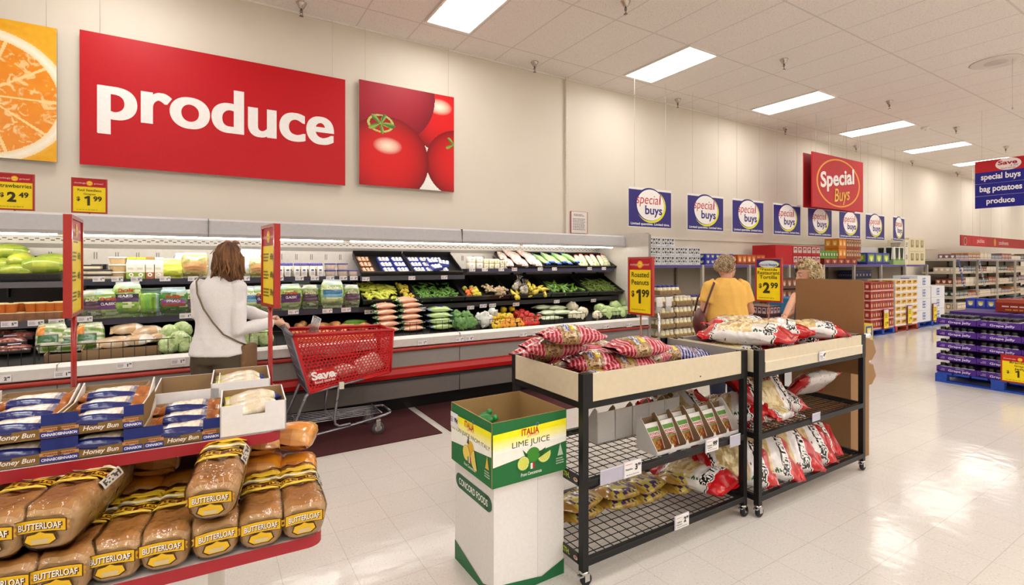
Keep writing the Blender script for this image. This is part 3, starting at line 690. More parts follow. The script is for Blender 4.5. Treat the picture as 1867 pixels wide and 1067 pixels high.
def salad_col(base, dark, top, label, lab2, seed, lo=.25, hi=.6):
    def f(u, v):
        if u > .93: return mix(top, '#ffffff', .4)
        if u > .78: return mix(top, base, .5 + .5 * blot(u, v, 8, seed))
        front = .06 < v < .44
        if front and lo < u < hi and .10 < v < .40:
            return C(label) if u > (lo + hi) / 2 else C(lab2)
        t = blot(u, v, 11, seed)
        return mix(base, dark, .5 + 1.1 * t) if t < .35 else mix(base, '#f2f4d8', .5)
    return f
MST = Matrix(((0, -1, 0, 0), (0, 0, -1, 0), (1, 0, 0, 0), (0, 0, 0, 1)))   # bag standing up, its face to -Y
def make_salad(L, W, Hh, col, seed, word=None, wcol='#ffffff', word2=None, wz=.66):
    def mk():
        t = thing('salad_bag', 'x', 'salad bag'); m = MB('film'); pos = bag(m, L, W, Hh, col, 'film', 34, 30, seed, M=T(0, 0, L / 2) @ MST, wr=.008, lump=.006); m.build('bag', t)
        if word:
            A = T(0, 0, L / 2) @ MST; m = MB('print')
            def fn(a, b_, u0): return A @ pos(u0 + b_ / L, .25 + a / W * .30, .004)
            m.text(word, Matrix.Identity(4), wcol, h=.032, w=W * .44, fn=lambda a, b_: fn(a, b_, wz), bold=.03)
            if word2: m.text(word2, Matrix.Identity(4), '#f0e8ee', h=.022, w=W * .4, fn=lambda a, b_: fn(a, b_, wz - .17), bold=.03)
            m.build('lettering', t)
        return t
    return Kind(mk)
SAL = {
 'garden': make_salad(.25, .20, .10, salad_col('#b9cf6a', '#5d8a2c', '#b9d6ea', '#3a2350', '#6a3a78', 3), 3, 'Dole', '#c22a22', 'CLASSIC', .62),
 'tall': make_salad(.29, .20, .10, salad_col('#a8c85a', '#5f9a30', '#d5e3ea', '#31223f', '#4a3158', 5, .42, .66), 5, 'Dole', '#c22a22', 'HEARTS', .75),
 'spinach': make_salad(.25, .22, .10, salad_col('#4f8a34', '#2c5f1c', '#bcd8ee', '#7a3a86', '#8b4030', 8, .30, .55), 8, 'Dole', '#c22a22', 'SPINACH', .66),
 'slaw': make_salad(.26, .20, .10, salad_col('#cfe0a0', '#86a84e', '#cbe0ec', '#2f74a0', '#69a4c0', 11, .34, .62), 11, 'Dole', '#f4f4f4', None, .70),
 'purple': make_salad(.25, .18, .10, salad_col('#8fae58', '#4a3048', '#d5d0da', '#43243f', '#5c3a52', 14, .3, .6), 14, 'Dole', '#d8c8a0', None, .66),
 'plain': make_salad(.22, .20, .10, salad_col('#8dbb3c', '#49801f', '#b4d4e6', '#6fae40', '#8dbb3c', 17), 17),
 'yellow': make_salad(.20, .21, .09, salad_col('#d8d84a', '#a8bf3c', '#d9e68a', '#e4e05a', '#c9d24a', 19), 19),
 'roots': make_salad(.24, .22, .10, salad_col('#c0a06a', '#6f8a38', '#b9d08a', '#b98a58', '#a87a4c', 21), 21),
 'white': make_salad(.27, .20, .10, salad_col('#e2e6dc', '#a9c07a', '#9fc2e0', '#e8eaf0', '#c9d2e6', 23), 23),
}
def salad(kind, px, Y, z, lab, tilt=-.12, rz=0.0, sc=1.0): SAL[kind](loc=(X_at(px, Y), Y, z), rot=(tilt, 0, rz), label=lab, group='bagged salads in the case', scale=sc)
z2 = 1.086
for k, px, Y, lab, rz, sc in (('purple', 171, 5.50, 'purple-printed salad bag beside the list sign on the second shelf', .1, .95), ('garden', 199, 5.50, 'salad bag with a dark label, second from the list sign', .05, 1), ('tall', 232, 5.50, 'tallest salad bag left of the woman, with a dark label', -.05, 1.05), ('spinach', 317, 5.50, 'spinach bag with a purple band left of the woman', 0, 1),
                              ('purple', 352, 5.53, 'dark salad bag half hidden by the woman in white', .1, .9), ('slaw', 455, 5.50, 'salad bag directly right of the woman in white', .1, .95), ('garden', 480, 5.50, 'salad bag behind the thin sign', -.1, 1), ('garden', 529, 5.50, 'salad bag with a dark label right of the thin sign', 0, 1.05), ('purple', 564, 5.53, 'dark green and blue salad bag third from the pepper trays', .05, .98), ('slaw', 605, 5.50, 'large salad bag with a blue label, second from the pepper trays', -.05, 1.15), ('purple', 640, 5.50, 'purple salad bag beside the pepper trays', 0, .95)):
    salad(k, px, Y, z2, lab, -.12, rz, sc)
for k, px, lab in (('plain', 180, 'green salad bag in the back row behind the list sign'), ('plain', 262, 'dark green salad bag in the back row above the two lying bags'), ('plain', 300, 'green salad bag in the back row behind the spinach'), ('plain', 505, 'green salad bag in the back row behind the thin sign'), ('slaw', 548, 'blue-topped salad bag in the back row'), ('plain', 588, 'green salad bag in the back row behind the blue label'), ('plain', 622, 'green salad bag in the back row by the pepper trays')):
    salad(k, px, 5.72, z2, lab, -.1, 0, 1.08)
for i, (px, zz, lab) in enumerate(((266, z2, 'lower of two lying salad bags with blue ends left of the spinach'), (268, z2 + .085, 'upper of two lying salad bags with blue ends left of the spinach'))):
    SAL['plain'](loc=(X_at(px, 5.52) - .10, 5.52, zz + .03), rot=(-.25, PI / 2, .1 - .3 * i), label=lab, group='bagged salads in the case', scale=.95)
z1 = 1.416
for k, px, Y, lab, sc in (('yellow', 316, 5.68, 'flat yellow-green salad bag on the top shelf beside the cartons', .92), ('roots', 356, 5.68, 'brown and green vegetable bag on the top shelf left of the woman', 1), ('white', 336, 5.86, 'pale green bag behind on the top shelf left of the woman', .9), ('white', 455, 5.70, 'white and blue bag on the top shelf right of the woman', 1.05), ('roots', 472, 5.66, 'brown bag on the top shelf beside the thin sign', .85), ('white', 484, 5.82, 'white bag at the back of the top shelf behind the thin sign', 1.05)):
    salad(k, px, Y, z1, lab, -.15, .05, sc)

# tubs, cartons and bottles on the top shelf
def make_tub(lid, body, band, r=.062, h=.055):
    def mk():
        t = thing('food_tub', 'x', 'tub'); m = MB('plastic'); m.lathe([(r * .8, 0), (r * .84, .004), (r * .92, h * .5), (r * .98, h * .95), (r, h)], body, n=20, cols=[body, band, band, body]); m.build('tub', t)
        m = MB('plastic'); m.lathe([(r * 1.02, h - .004), (r * 1.05, h), (r * 1.05, h + .008), (r * .95, h + .010), (r * .9, h + .006), (.002, h + .006)], lid, n=20); m.build('lid', t); return t
    return Kind(mk)
TUBC = make_tub('#efe6d6', '#e9d3b0', '#e2c393'); TUBB = make_tub('#43408c', '#e9e2da', '#d8c4b4', .058, .062)
for i, w in enumerate(('lowest', 'middle', 'topmost')): TUBC(loc=(X_at(216, 5.70), 5.70, z1 + i * .066 * 1.02), label=w + ' of the three stacked pale round tubs beside the cartons', group='pale tubs on the top shelf', scale=(1.12, 1.12, 1.02))
for px, n, w in ((602, 2, 'first'), (624, 2, 'second'), (643, 1, 'third')):
    for i in range(n): TUBB(loc=(X_at(px, 5.68), 5.68, z1 + i * .073), label=('blue-lidded tub alone beside the mushroom crates' if n == 1 else '%s blue-lidded tub in the %s stack right of the bottles' % (('lower', 'upper')[i], w)), group='blue-lidded tubs')
def make_carton(col, cap):
    def mk():
        t = thing('juice_carton', 'x', 'carton'); m = MB('satin'); w = .036
        m.box(-w, -w, 0, w, w, .06, col); m.box(-w, -w, .06, w, w, .135, '#ece8dc', skip='b'); m.add([(-w, -w, .135), (w, -w, .135), (w, w, .135), (-w, w, .135), (-w * .9, 0, .172), (w * .9, 0, .172)], [(0, 1, 5, 4), (2, 3, 4, 5), (1, 2, 5), (3, 0, 4)], '#e6e2d4'); m.box(-w * .95, -.003, .170, w * .95, .003, .188, '#e9e4da')
        M = frame((0, -w - .0008, .05), (1, 0, 0), (0, 0, 1)); m.disc(.018, '#f2f0e4', M @ T(0, -.012, 0), n=14); m.disc(.008, col, M @ T(0, -.012, .001), n=10); m.lines(2, .05, .02, '#b9b39c', M, y=.045, seed=3); m.build('carton', t)
        m = MB('plastic'); m.box(-w * .95, -.006, .180, w * .95, .006, .200, cap); m.build('top_clip', t); return t
    return Kind(mk)
for i, (px, c, k, w) in enumerate(((240, '#8aa83a', '#c2cc3c', 'green carton with a lime top clip, nearest the stacked tubs'), (257.5, '#8aa83a', '#c2cc3c', 'green carton with a lime top clip, second from the stacked tubs'), (274, '#a8623c', '#a8803c', 'brown carton with a tan top clip'), (290, '#d9c9b0', '#ece7da', 'cream carton beside the yellow salad bag'))): make_carton(c, k)(loc=(X_at(px, 5.66), 5.66, z1), label=w, group='cartons on the top shelf')
def make_bottle():
    t = thing('dressing_bottle', 'x', 'bottle'); m = MB('plastic'); sq = lambda a, z: 1 / max(abs(math.cos(a)), abs(math.sin(a))) ** .7
    m.lathe([(.026, 0), (.029, .008), (.029, .095), (.026, .108), (.022, .112)], '#e6dcc6', n=20, lob=sq, cols=['#e6dcc6', '#efe9dd', '#e6dcc6', '#e6dcc6']); M = frame((0, -.0305, .05), (1, 0, 0), (0, 0, 1)); m.disc(.015, '#3d5b98', M @ T(0, .018, .0), n=12, sy=.6); m.lines(3, .035, .03, '#9a9db4', M, y=-.012, seed=2, z=0); m.build('bottle', t)
    m = MB('plastic'); m.lathe([(.027, .112), (.028, .116), (.026, .134), (.020, .139)], '#4c4596', n=16); m.build('cap', t); return t
BOT = Kind(make_bottle)
for i, px in enumerate((511, 524, 541, 554, 569, 583)): BOT(loc=(X_at(px, 5.66), 5.66, z1), rot=.05 * (i % 3 - 1), label='dressing bottle with a purple cap, %s of the front six' % nth(i, 6), group='dressing bottles', scale=1.06)
for i, px in enumerate((514, 527, 544, 557, 572)): BOT(loc=(X_at(px, 5.75) + .01, 5.75, z1), label='dressing bottle with a purple cap in the second row, %s' % nth(i, 5), group='dressing bottles', scale=1.06)
def make_clam():
    t = thing('food_clamshell', 'x', 'food clamshell'); m = MB('plastic'); m.rbox(-.085, -.06, 0, .085, .06, .032, '#d8ccb4', .008); m.build('tray', t); m = MB('plastic'); m.rbox(-.088, -.063, .030, .088, .063, .042, '#2a2422', .004); m.build('lid', t); return t
CL = Kind(make_clam)
for px, Y, z, w in ((183, 5.68, 0, 'bottom clamshell with a dark lid beside the stacked tubs'), (183, 5.68, .044, 'clamshell with a dark lid stacked on another beside the tubs'), (165, 5.72, 0, 'bottom clamshell with a dark lid nearest the list sign'), (165, 5.72, .044, 'middle clamshell with a dark lid nearest the list sign'), (163, 5.72, .088, 'top clamshell with a dark lid nearest the list sign')): CL(loc=(X_at(px, Y), Y, z1 + z), label=w, group='dark-lidded clamshells')
m = MB('plastic'); m.box(-.055, -.05, 0, .055, .05, .135, '#1a1516'); o = m.build('black_carton'); o.location = (X_at(182, 5.88), 5.88, z1); tag(o, 'plain black carton at the back behind the dark-lidded clamshells', 'box')
# ================================================================ crates and loose produce
def make_crate_mesh(w, d, h, div=()):
    m = MB('plastic'); k = '#131112'; t = .008
    m.box(0, 0, -.006, w, d, 0, '#0e0c0d'); m.box(0, 0, 0, w, t, h, k); m.box(0, d - t, 0, w, d, h * 1.5, k)
    m.box(0, t, 0, t, d - t, h, k); m.box(w - t, t, 0, w, d - t, h, k); m.box(-.004, -.006, h - .008, w + .004, .012, h, '#2a2728'); m.box(-.003, 0, h - .006, .010, d, h, '#2a2728'); m.box(w - .010, 0, h - .006, w + .003, d, h, '#2a2728')
    x = .03
    while x < w - .03: m.box(x, -.002, h * .35, x + .012, 0, h * .7, '#050505'); m.box(x, d - t - .001, h * 1.1, x + .012, d - t, h * 1.3, '#3b3738'); x += .03
    for x in div: m.box(x - .003, t, 0, x + .003, d - t, h * .9, k)
    return m
def crate(px0, px1, Y, z, slope, d, h, label, div=()):
    xa, xb = X_at(px0, Y), X_at(px1, Y); w = xb - xa - .008; M = T(xa + .004, Y, z) @ RX(slope)
    o = make_crate_mesh(w, d, h, [q * w for q in div]).build('produce_crate'); o.matrix_basis = M; tag(o, label, 'crate', 'black produce crates'); return M, w
S2, S1 = .47, .52
zc = 1.115
K = {}
K['C1'] = crate(661, 760, 5.44, zc, S2, .50, .05, 'black crate of yellow-green peppers and small yellow peppers', (.72,))
K['C2'] = crate(761, 847, 5.44, zc, S2, .50, .05, 'black crate of small green chili peppers')
K['C3'] = crate(848, 930, 5.44, zc, S2, .50, .05, 'black crate of orange peppers and ginger roots', (.42,))
K['C4'] = crate(931, 1004, 5.44, zc, S2, .50, .05, 'black crate of bagged onions and yellow squash')
K['C5'] = crate(1005, 1073, 5.44, zc, S2, .50, .05, 'black crate of cucumbers')
K['C6'] = crate(1074, 1136, 5.44, zc, S2, .50, .05, 'black crate of loose green beans, left of the last')
K['C7'] = crate(1137, 1152, 5.44, zc, S2, .50, .05, 'narrow black crate of green beans at the end of the shelf')
K['M1'] = crate(658, 752, 5.60, 1.425, S1, .46, .045, 'black crate with brown and white mushroom packs')
K['M2'] = crate(753, 844, 5.60, 1.425, S1, .46, .045, 'black crate full of white mushroom packs')
K['PA'] = crate(-90, 112, 5.62, 1.415, .30, .42, .06, 'black crate of papayas at the left end of the top shelf')
K['U1'] = crate(926, 991, 5.60, 1.498, S1 * .9, .42, .03, 'black crate of pink packed bags on the top shelf')
K['U2'] = crate(992, 1056, 5.60, 1.498, S1 * .9, .42, .03, 'black crate of celery sleeves on the top shelf')
K['U3'] = crate(1057, 1120, 5.60, 1.498, S1 * .9, .42, .03, 'black crate of herb packs on the top shelf')
K['U4'] = crate(1121, 1150, 5.60, 1.498, S1 * .9, .42, .03, 'black crate at the right end of the top shelf')

def pod(L, r, bend, c1, c2, stem=None, n=8, fat=.5, mat='waxy', wig=0.0, seed=0):
    """a long fruit: tapered bent body, and its stem as a part"""
    m = MB(mat); P = []; Rr = []; k = 9 if not wig else 12
    for i in range(k):
        u = i / (k - 1); P.append(((u - .5) * L, bend * math.sin(PI * u) + wig * math.sin(u * 7 + seed), 0)); Rr.append(r * max(.12, (math.sin(PI * min(.97, max(.03, u)) ** fat)) ** .6))
    m.tube(P, Rr, c1, n=n)
    nf = len(m.f)
    for i in range(nf): m.c[i] = mix(c1, c2, .5 + .5 * noise.noise(Vector((i * .13, seed, 2))))
    return m
def podkind(name, L, r, bend, c1, c2, stem, fat=.5, wig=0, seed=0, mat='waxy', parts=True):
    def mk():
        m = pod(L, r, bend, c1, c2, fat=fat, wig=wig, seed=seed, mat=mat); o = m.build(name); o['category'] = name.replace('_', ' '); o['label'] = 'x'
        if stem and parts:
            s = MB('waxy'); s.tube([(-L / 2 + .004, 0, 0), (-L / 2 - .012, .002, .003), (-L / 2 - .022, .006, .004)], [r * .45, r * .22, r * .2], stem, n=6); s.build('stem', o)
        return o
    return Kind(mk)
def heap(kinds, MW, x0, x1, y0, y1, n, r, label, group, seed, layers=1, spread=.5, rot0=0.0, lift=.8, sc=(.85, 1.1), tip=.25):
    M, w = MW; R = rnd(seed)
    for i in range(n):
        ly = i * layers // n; x = R.uniform(x0, x1) * w; y = R.uniform(y0, y1); a = rot0 + R.uniform(-spread, spread)
        A = M @ T(x, y, r + ly * r * lift) @ RZ(a) @ RY(R.uniform(-tip, tip)) @ Matrix.Scale(R.uniform(*sc), 4)
        kinds[i % len(kinds)](M=A, label=label, group=group)
P_ = [podkind('banana_pepper', .15, .019, .018 * s, '#b9c43a', '#d3d452', '#7d9a34', fat=.65, seed=s) for s in (1, -1, .3)]
heap(P_, K['C1'], .10, .66, .05, .34, 46, .018, 'yellow-green banana pepper in the heap in the first crate', 'banana peppers', 1, 2, 1.5)
for i in range(3): heap(P_, K['C1'], .10, .66, .33, .42, 4, .018, 'yellow-green banana pepper at the back of the first crate', 'banana peppers at the back', 71 + i, 1, 1.4)
def bellkind(name, r, c1, c2, h=1.0, lobes=4, stem='#5c8a2e', depth=.10):
    def mk():
        m = MB('waxy'); lob = lambda a, z: 1 + depth * math.cos(lobes * a) * (.4 + .6 * abs(z / r))
        pr = [(.25, -.82), (.62, -.9), (.86, -.6), (.97, -.1), (1.0, .35), (.86, .72), (.5, .86), (.22, .74), (.1, .7)]; m.lathe([(a * r, z * r * h) for a, z in pr], c1, n=20, lob=lob)
        for i in range(len(m.c)): m.c[i] = mix(c1, c2, .5 + .5 * noise.noise(Vector((i * .05, r * 90, 1))))
        o = m.build(name); o['category'] = name.replace('_', ' '); o['label'] = 'x'
        s = MB('waxy'); s.tube([(0, 0, r * h * .68), (r * .05, 0, r * h * .95), (r * .18, 0, r * h * 1.15)], [r * .22, r * .11, r * .12], stem, n=6); s.build('stem', o); return o
    return Kind(mk)
HAB = bellkind('small_pepper', .021, '#c9a52c', '#e2c84a', 1.2, 3); HAB2 = bellkind('small_pepper', .019, '#a8b034', '#d9c83c', 1.25, 3)
def tumble(kinds, MW, x0, x1, y0, y1, n, r, label, group, seed, layers=1, lift=1.4, sc=(.85, 1.1)):
    M, w = MW; R = rnd(seed)
    for i in range(n):
        ly = i * layers // n; A = M @ T(R.uniform(x0, x1) * w, R.uniform(y0, y1), r + ly * r * lift) @ RZ(R.uniform(0, 6.3)) @ RX(R.uniform(-.9, 1.6)) @ Matrix.Scale(R.uniform(*sc), 4)
        kinds[i % len(kinds)](M=A, label=label, group=group)
tumble([HAB, HAB2], K['C1'], .77, .95, .04, .36, 34, .02, 'small yellow pepper in the narrow heap right of the banana peppers', 'small yellow peppers', 2, 2)
G_ = [podkind('chili_pepper', .085, .011, .010 * s, '#3f7a22', '#6f9f38', '#5d7a30', fat=.6, seed=s + 4) for s in (1, -1, .4)]
heap(G_, K['C2'], .06, .94, .03, .26, 110, .011, 'small green chili pepper in the second crate', 'green chili peppers', 3, 2, 1.6, tip=.4)
heap(G_, K['C2'], .06, .94, .24, .44, 26, .011, 'small green chili pepper at the dark back of the second crate', 'green chili peppers at the back', 4, 1, 1.6)
OR_ = bellkind('small_pepper', .034, '#d9581c', '#e0702a', 1.0, 4); YE_ = bellkind('small_pepper', .034, '#d8c02c', '#c9c63a', 1.0, 4); GN_ = bellkind('small_pepper', .033, '#8f9a34', '#b4b23c', 1.0, 4)
for kd, pts, lab in ((OR_, ((.10, .05), (.13, .13), (.24, .17)), 'small orange pepper between the chilies and the ginger'), (YE_, ((.24, .05), (.33, .06), (.25, .12), (.33, .14)), 'small yellow pepper beside the orange ones'), (GN_, ((.12, .22), (.28, .23), (.34, .20)), 'olive green pepper above the orange ones')):
    for i, (a, b_) in enumerate(pts): kd(M=K['C3'][0] @ T(a * K['C3'][1], b_, .034) @ RZ(i) @ RX(1.2), label=lab, group=' '.join(lab.split()[:3]) + 's')
def make_ginger():
    m = MB('produce'); R = rnd(8); p = Vector((-.05, 0, 0)); d = 0
    for i in range(6):
        q = p + Vector((.026 * math.cos(d), .026 * math.sin(d), .004)); m.tube([p, (p + q) / 2, q], [.013, .017, .012], '#c9b08a', n=7); m.ball(q, .013, '#d6c2a0', n=7, m=5); m.ball(p, .013, '#c4aa82', n=7, m=5)
        if i in (1, 3, 4): e = p + Vector((.03 * math.cos(d + 1.2 * (-1) ** i), .03 * math.sin(d + 1.2 * (-1) ** i), .004)); m.tube([p, e], [.013, .010], '#cdb792', n=7); m.ball(e, .010, '#d9c8a8', n=7, m=5)
        p = q; d += R.uniform(-.5, .5)
    o = m.build('ginger_root'); o['category'] = 'ginger root'; o['label'] = 'x'; return o
GI = Kind(make_ginger)
heap([GI], K['C3'], .52, .92, .03, .22, 16, .016, 'knobbly pale ginger root in the third crate', 'ginger roots', 6, 2, 1.6, lift=1.6, tip=.5)
SQ_ = [podkind('yellow_squash', .20, .032, .02 * s, '#d9bf2e', '#e6d458', '#a8b04a', fat=.45, seed=s + 7) for s in (1, -1)]
heap(SQ_, K['C4'], .34, .92, .04, .30, 16, .032, 'yellow squash in the fourth crate', 'yellow squash', 7, 2, .9, rot0=.4, lift=1.1)
heap(SQ_, K['C4'], .05, .20, .03, .06, 2, .030, 'yellow squash under the bagged onions', 'yellow squash under the onions', 17, 1, .3, rot0=1.4)
def make_onions():
    t = thing('onion_bag', 'x', 'onion bag'); R = rnd(3)
    for i, (x, y, z) in enumerate(((-.03, -.02, .035), (.03, -.01, .035), (0, .035, .035), (-.02, 0, .085), (.025, .015, .085), (0, -.03, .09))):
        m = MB('waxy'); m.lathe([(.004, -.035), (.022, -.03), (.036, 0), (.022, .030), (.006, .042)], '#efe9dc', n=12); o = m.build('onion', t); o.location = (x, y, z); o.rotation_euler = (R.random(), R.random(), 0)
    m = MB('clear_wrap'); m.lathe([(.05, -.002), (.078, .02), (.082, .07), (.06, .12), (.018, .15), (.03, .19), (.05, .21)], '#ffffff', n=16, lob=lambda a, z: 1 + .1 * math.sin(a * 5 + z * 30)); m.build('bag', t); return t
ON = Kind(make_onions)
ON(loc=(X_at(944, 5.52), 5.58, 1.20), label='clear bag of white onions, left of the two', group='onion bags', rot=(.3, 0, .5)); ON(loc=(X_at(957, 5.47) - .015, 5.49, 1.15), label='clear bag of white onions, right of the two, beside the squash', group='onion bags', rot=(.2, 0, 0))
CU_ = [podkind('cucumber', .20, .021, .012 * s, '#3f6f1f', '#6f9636', '#4a6a28', fat=.5, seed=s + 9) for s in (1, -1)]
heap(CU_, K['C5'], .12, .88, .08, .30, 26, .021, 'dark green cucumber in the fifth crate', 'cucumbers', 9, 2, 1.0, rot0=1.2, lift=1.0)
BE_ = [podkind('green_bean', .12, .0048, .012 * s, '#5a7a2c', '#8a9f48', None, wig=.004, seed=s + 11, mat='waxy') for s in (1, -1, .2, 1.6)]
heap(BE_, K['C6'], .08, .92, .05, .36, 170, .0055, 'thin green bean in the heap of loose green beans', 'green beans', 10, 7, 1.6, lift=1.15, tip=.15)
heap(BE_, K['C7'], .1, .9, .05, .34, 34, .0055, 'thin green bean in the last narrow crate', 'green beans in the last crate', 11, 3, 1.6, lift=1.15, tip=.15)
def make_mush(col, trayc, n):
    def mk():
        t = thing('mushroom_pack', 'x', 'mushroom pack'); m = MB('plastic'); w, d = .072, .05
        for a in ((-w, -d, w, -d + .004), (-w, d - .004, w, d), (-w, -d, -w + .004, d), (w - .004, -d, w, d)): m.box(a[0], a[1], 0, a[2], a[3], .036, trayc)
        m.box(-w, -d, 0, w, d, .004, trayc); m.build('tray', t)
        for i in range(n):
            x, y = ((i % 3) - 1) * .043, ((i // 3) - .5) * .044; m = MB('waxy'); m.lathe([(.008, -.012), (.010, 0), (.022, .002), (.021, .012), (.012, .021), (.002, .023)], col, n=10); o = m.build('mushroom', t); o.location = (x, y, .024); o.rotation_euler = (.3 * math.sin(i * 3), .3 * math.cos(i * 5), 0)
        return t
    return Kind(mk)
MW_ = make_mush('#f0ebe4', '#3c4aa6', 6); MB_ = make_mush('#c9a98a', '#8a4a34', 6)
for r_ in range(3):
    rw = ('front', 'middle', 'back')[r_]; y = .06 + r_ * .125
    MB_(M=K['M1'][0] @ T(.085, y, .004), label='pack of brown mushrooms in the %s row of the left crate' % rw, group='mushroom packs')
    for c in range(2): MW_(M=K['M1'][0] @ T(K['M1'][1] - .265 + c * .165, y, .004), label='blue tray of white mushrooms, %s column, %s row of the left crate' % (('left', 'right')[c], rw), group='mushroom packs')
    for c in range(3): MW_(M=K['M2'][0] @ T(.09 + c * .152, y, .004), label='blue tray of white mushrooms, %s column, %s row of the right crate' % (('left', 'centre', 'right')[c], rw), group='mushroom packs')
for x, y, a, w in ((.30, .06, .2, 'at the front'), (.43, .16, -.3, 'at the right'), (.30, .20, .1, 'in the middle')): MW_(M=K['M2'][0] @ T(x, y, .050) @ RZ(a), label='blue tray of white mushrooms lying on top %s of the right crate' % w, group='mushroom packs')
def make_papaya():
    m = MB('waxy'); m.lathe([(.008, -.135), (.035, -.125), (.060, -.08), (.070, -.01), (.060, .06), (.040, .11), (.020, .132), (.010, .135)], '#7f9a2e', n=20, lob=lambda a, z: 1 + .03 * math.cos(5 * a))
    for i in range(len(m.c)):
        t_ = noise.noise(Vector(m.v[m.f[i][0]]) * 14); m.c[i] = mix('#5f7f26', '#b4b83c', max(0, min(1, .5 + t_)))
    o = m.build('papaya'); o['category'] = 'papaya'; o['label'] = 'x'
    m = MB('produce'); m.lathe([(.012, .134), (.014, .139), (.004, .142)], '#d9d2b0', n=10); m.build('stem_end', o); return o
PAP = Kind(make_papaya); _pm = K['PA'][0].inverted()
for px, py, Y, rz, lab, sc in ((16, 459, 5.90, 1.6, 'dark green papaya at the top of the heap', 1.05), (6, 485, 5.80, 1.4, 'green papaya at the left edge of the heap', 1), (42, 477, 5.80, -1.35, 'green papaya with its pale end to the left, in the middle of the heap', 1.1), (30, 495, 5.68, 1.5, 'pale yellow-green papaya lying in front', .95), (85, 486, 5.70, 2.2, 'large yellow-green papaya with its pale end to the right', 1.2), (101, 477, 5.82, 2.0, 'yellow papaya behind the large one', 1.05)):
    p = at_y(px, py, Y); PAP(M=T(*p) @ RZ(rz + PI / 2 - .5 if rz < 0 else rz - .3) @ RX(PI / 2 if rz > 0 else -PI / 2) @ Matrix.Scale(sc, 4), label=lab, group='papayas')

# fruit cups on the left second shelf
def make_cup():
    t = thing('fruit_cup', 'x', 'fruit cup'); m = MB('plastic'); m.lathe([(.030, 0), (.032, .003), (.040, .065), (.043, .068)], '#d8742c', n=16, cols=['#b9582a', '#d9762e', '#e9c48a']); m.build('cup', t); m = MB('plastic'); m.lathe([(.044, .067), (.045, .070), (.043, .073), (.002, .073)], '#e6cf9a', n=16); m.build('lid', t); return t
CUP = Kind(make_cup)
for j, Y in enumerate((5.47, 5.57)):
    for i, px in enumerate((2, 20, 38, 57, 75, 92, 109)):
        for k in range(2 if (j == 0 and i not in (2,)) or j else 1):
            if j and k and i in (1, 5): continue
            CUP(loc=(X_at(px, Y), Y, 1.091 + k * .0745), label='orange fruit cup, %s in the %s row, %s' % (nth(i, 7), ('front', 'back')[j], ('lower layer', 'upper layer')[k]), group='fruit cups')

# ---------------------------------------------------------------- top right: tofu, packed bags, celery, herbs
def block_pack(w, d, h, col, lab, px, Y, z, label, mark='#3a4aa8'):
    t = thing('food_pack', label, 'food pack', (X_at(px, Y), Y, z)); m = MB('plastic'); m.rbox(-w / 2, -d / 2, 0, w / 2, d / 2, h, col, .006); m.build('pack', t)
    M = frame((0, -d / 2 - .001, h / 2), (1, 0, 0), (0, 0, 1)); m = MB('paper'); m.rect(w * .5, h * .34, lab, M, y=h * .05); m.lines(2, w * .42, h * .22, mark, M, y=h * .05, seed=int(px)); m.build('printed_label', t)
zt = 1.492
for i, px in enumerate((858, 872)):
    for k in range(2): block_pack(.085, .10, .075, '#ece6d4', '#f3efe6', px, 5.66, zt + k * .077, '%s white pack in the %s stack with blue labels' % (('lower', 'upper')[k], ('left', 'right')[i]))
for i, px in enumerate((884, 894, 904)):
    for k in range(2): block_pack(.062, .09, .062, '#e9e4c8', '#dfe0a8', px, 5.66, zt + k * .064, '%s cream tofu pack, %s of the three stacks' % (('lower', 'upper')[k], nth(i, 3)), '#8aa040')
for i, px in enumerate((913, 921)):
    for k in range(2): block_pack(.05, .09, .055, '#e6e0cc', '#d9c9a8', px, 5.67, zt + k * .057, '%s small cream pack, %s stack by the pink bags' % (('lower', 'upper')[k], ('left', 'right')[i]), '#8a7a50')
def flat_bag(L, W, Hh, colfn, seed, name, mat='film', lump=.006):
    def mk():
        m = MB(mat); bag(m, L, W, Hh, colfn, mat, 22, 16, seed, lump=lump); o = m.build(name); o['category'] = name.replace('_', ' '); o['label'] = 'x'; return o
    return Kind(mk)
PINK = flat_bag(.24, .12, .05, lambda u, v: mix('#e9d9d2', '#b9867c', max(0, blot(u, v, 14, 2) * 2.2)), 2, 'packed_bag')
CELS = flat_bag(.34, .10, .06, lambda u, v: C('#4a6cc0') if u > .86 or u < .1 else mix('#cfe0b4', '#7fb46a', .5 + blot(.2, v * 5, 6, 3)), 3, 'celery_sleeve')
HERB = flat_bag(.24, .11, .04, lambda u, v: C('#c4564a') if u > .9 else (mix('#e6dcc6', '#8fa85c', .4 + 1.2 * blot(u, v, 9, 5)) if u < .7 else mix('#efe6dc', '#c99a84', .3)), 5, 'herb_pack')
R = rnd(31)
for c in range(5):
    for r_ in range(2):
        PINK(M=K['U1'][0] @ T((.1 + .2 * c) * K['U1'][1], .11 + .2 * r_, .012 + .03 * (c % 2)) @ RZ(PI / 2 + R.uniform(-.3, .3)), label='pink and white packed bag, %s column, %s' % (nth(c, 5), ('front', 'back')[r_]), group='pink packed bags')
for c in range(6): CELS(M=K['U2'][0] @ T((.09 + .165 * c) * K['U2'][1], .20, .01 + .025 * (c % 2)) @ RZ(PI / 2 + R.uniform(-.12, .25)), label='celery sleeve with blue printing, %s of six' % nth(c, 6), group='celery sleeves')
for c in range(6): HERB(M=K['U3'][0] @ T((.08 + .165 * c) * K['U3'][1], .13 + .03 * (c % 2), .03) @ RX(.35) @ RZ(PI / 2 + R.uniform(-.1, .1)), label='herb pack with a red top, %s of six' % nth(c, 6), group='herb packs')
for c in range(2): HERB(M=K['U4'][0] @ T((.25 + .5 * c) * K['U4'][1], .13, .03) @ RX(.3) @ RZ(PI / 2), label='herb pack in the last crate, %s of two' % ('left', 'right')[c], group='herb packs')

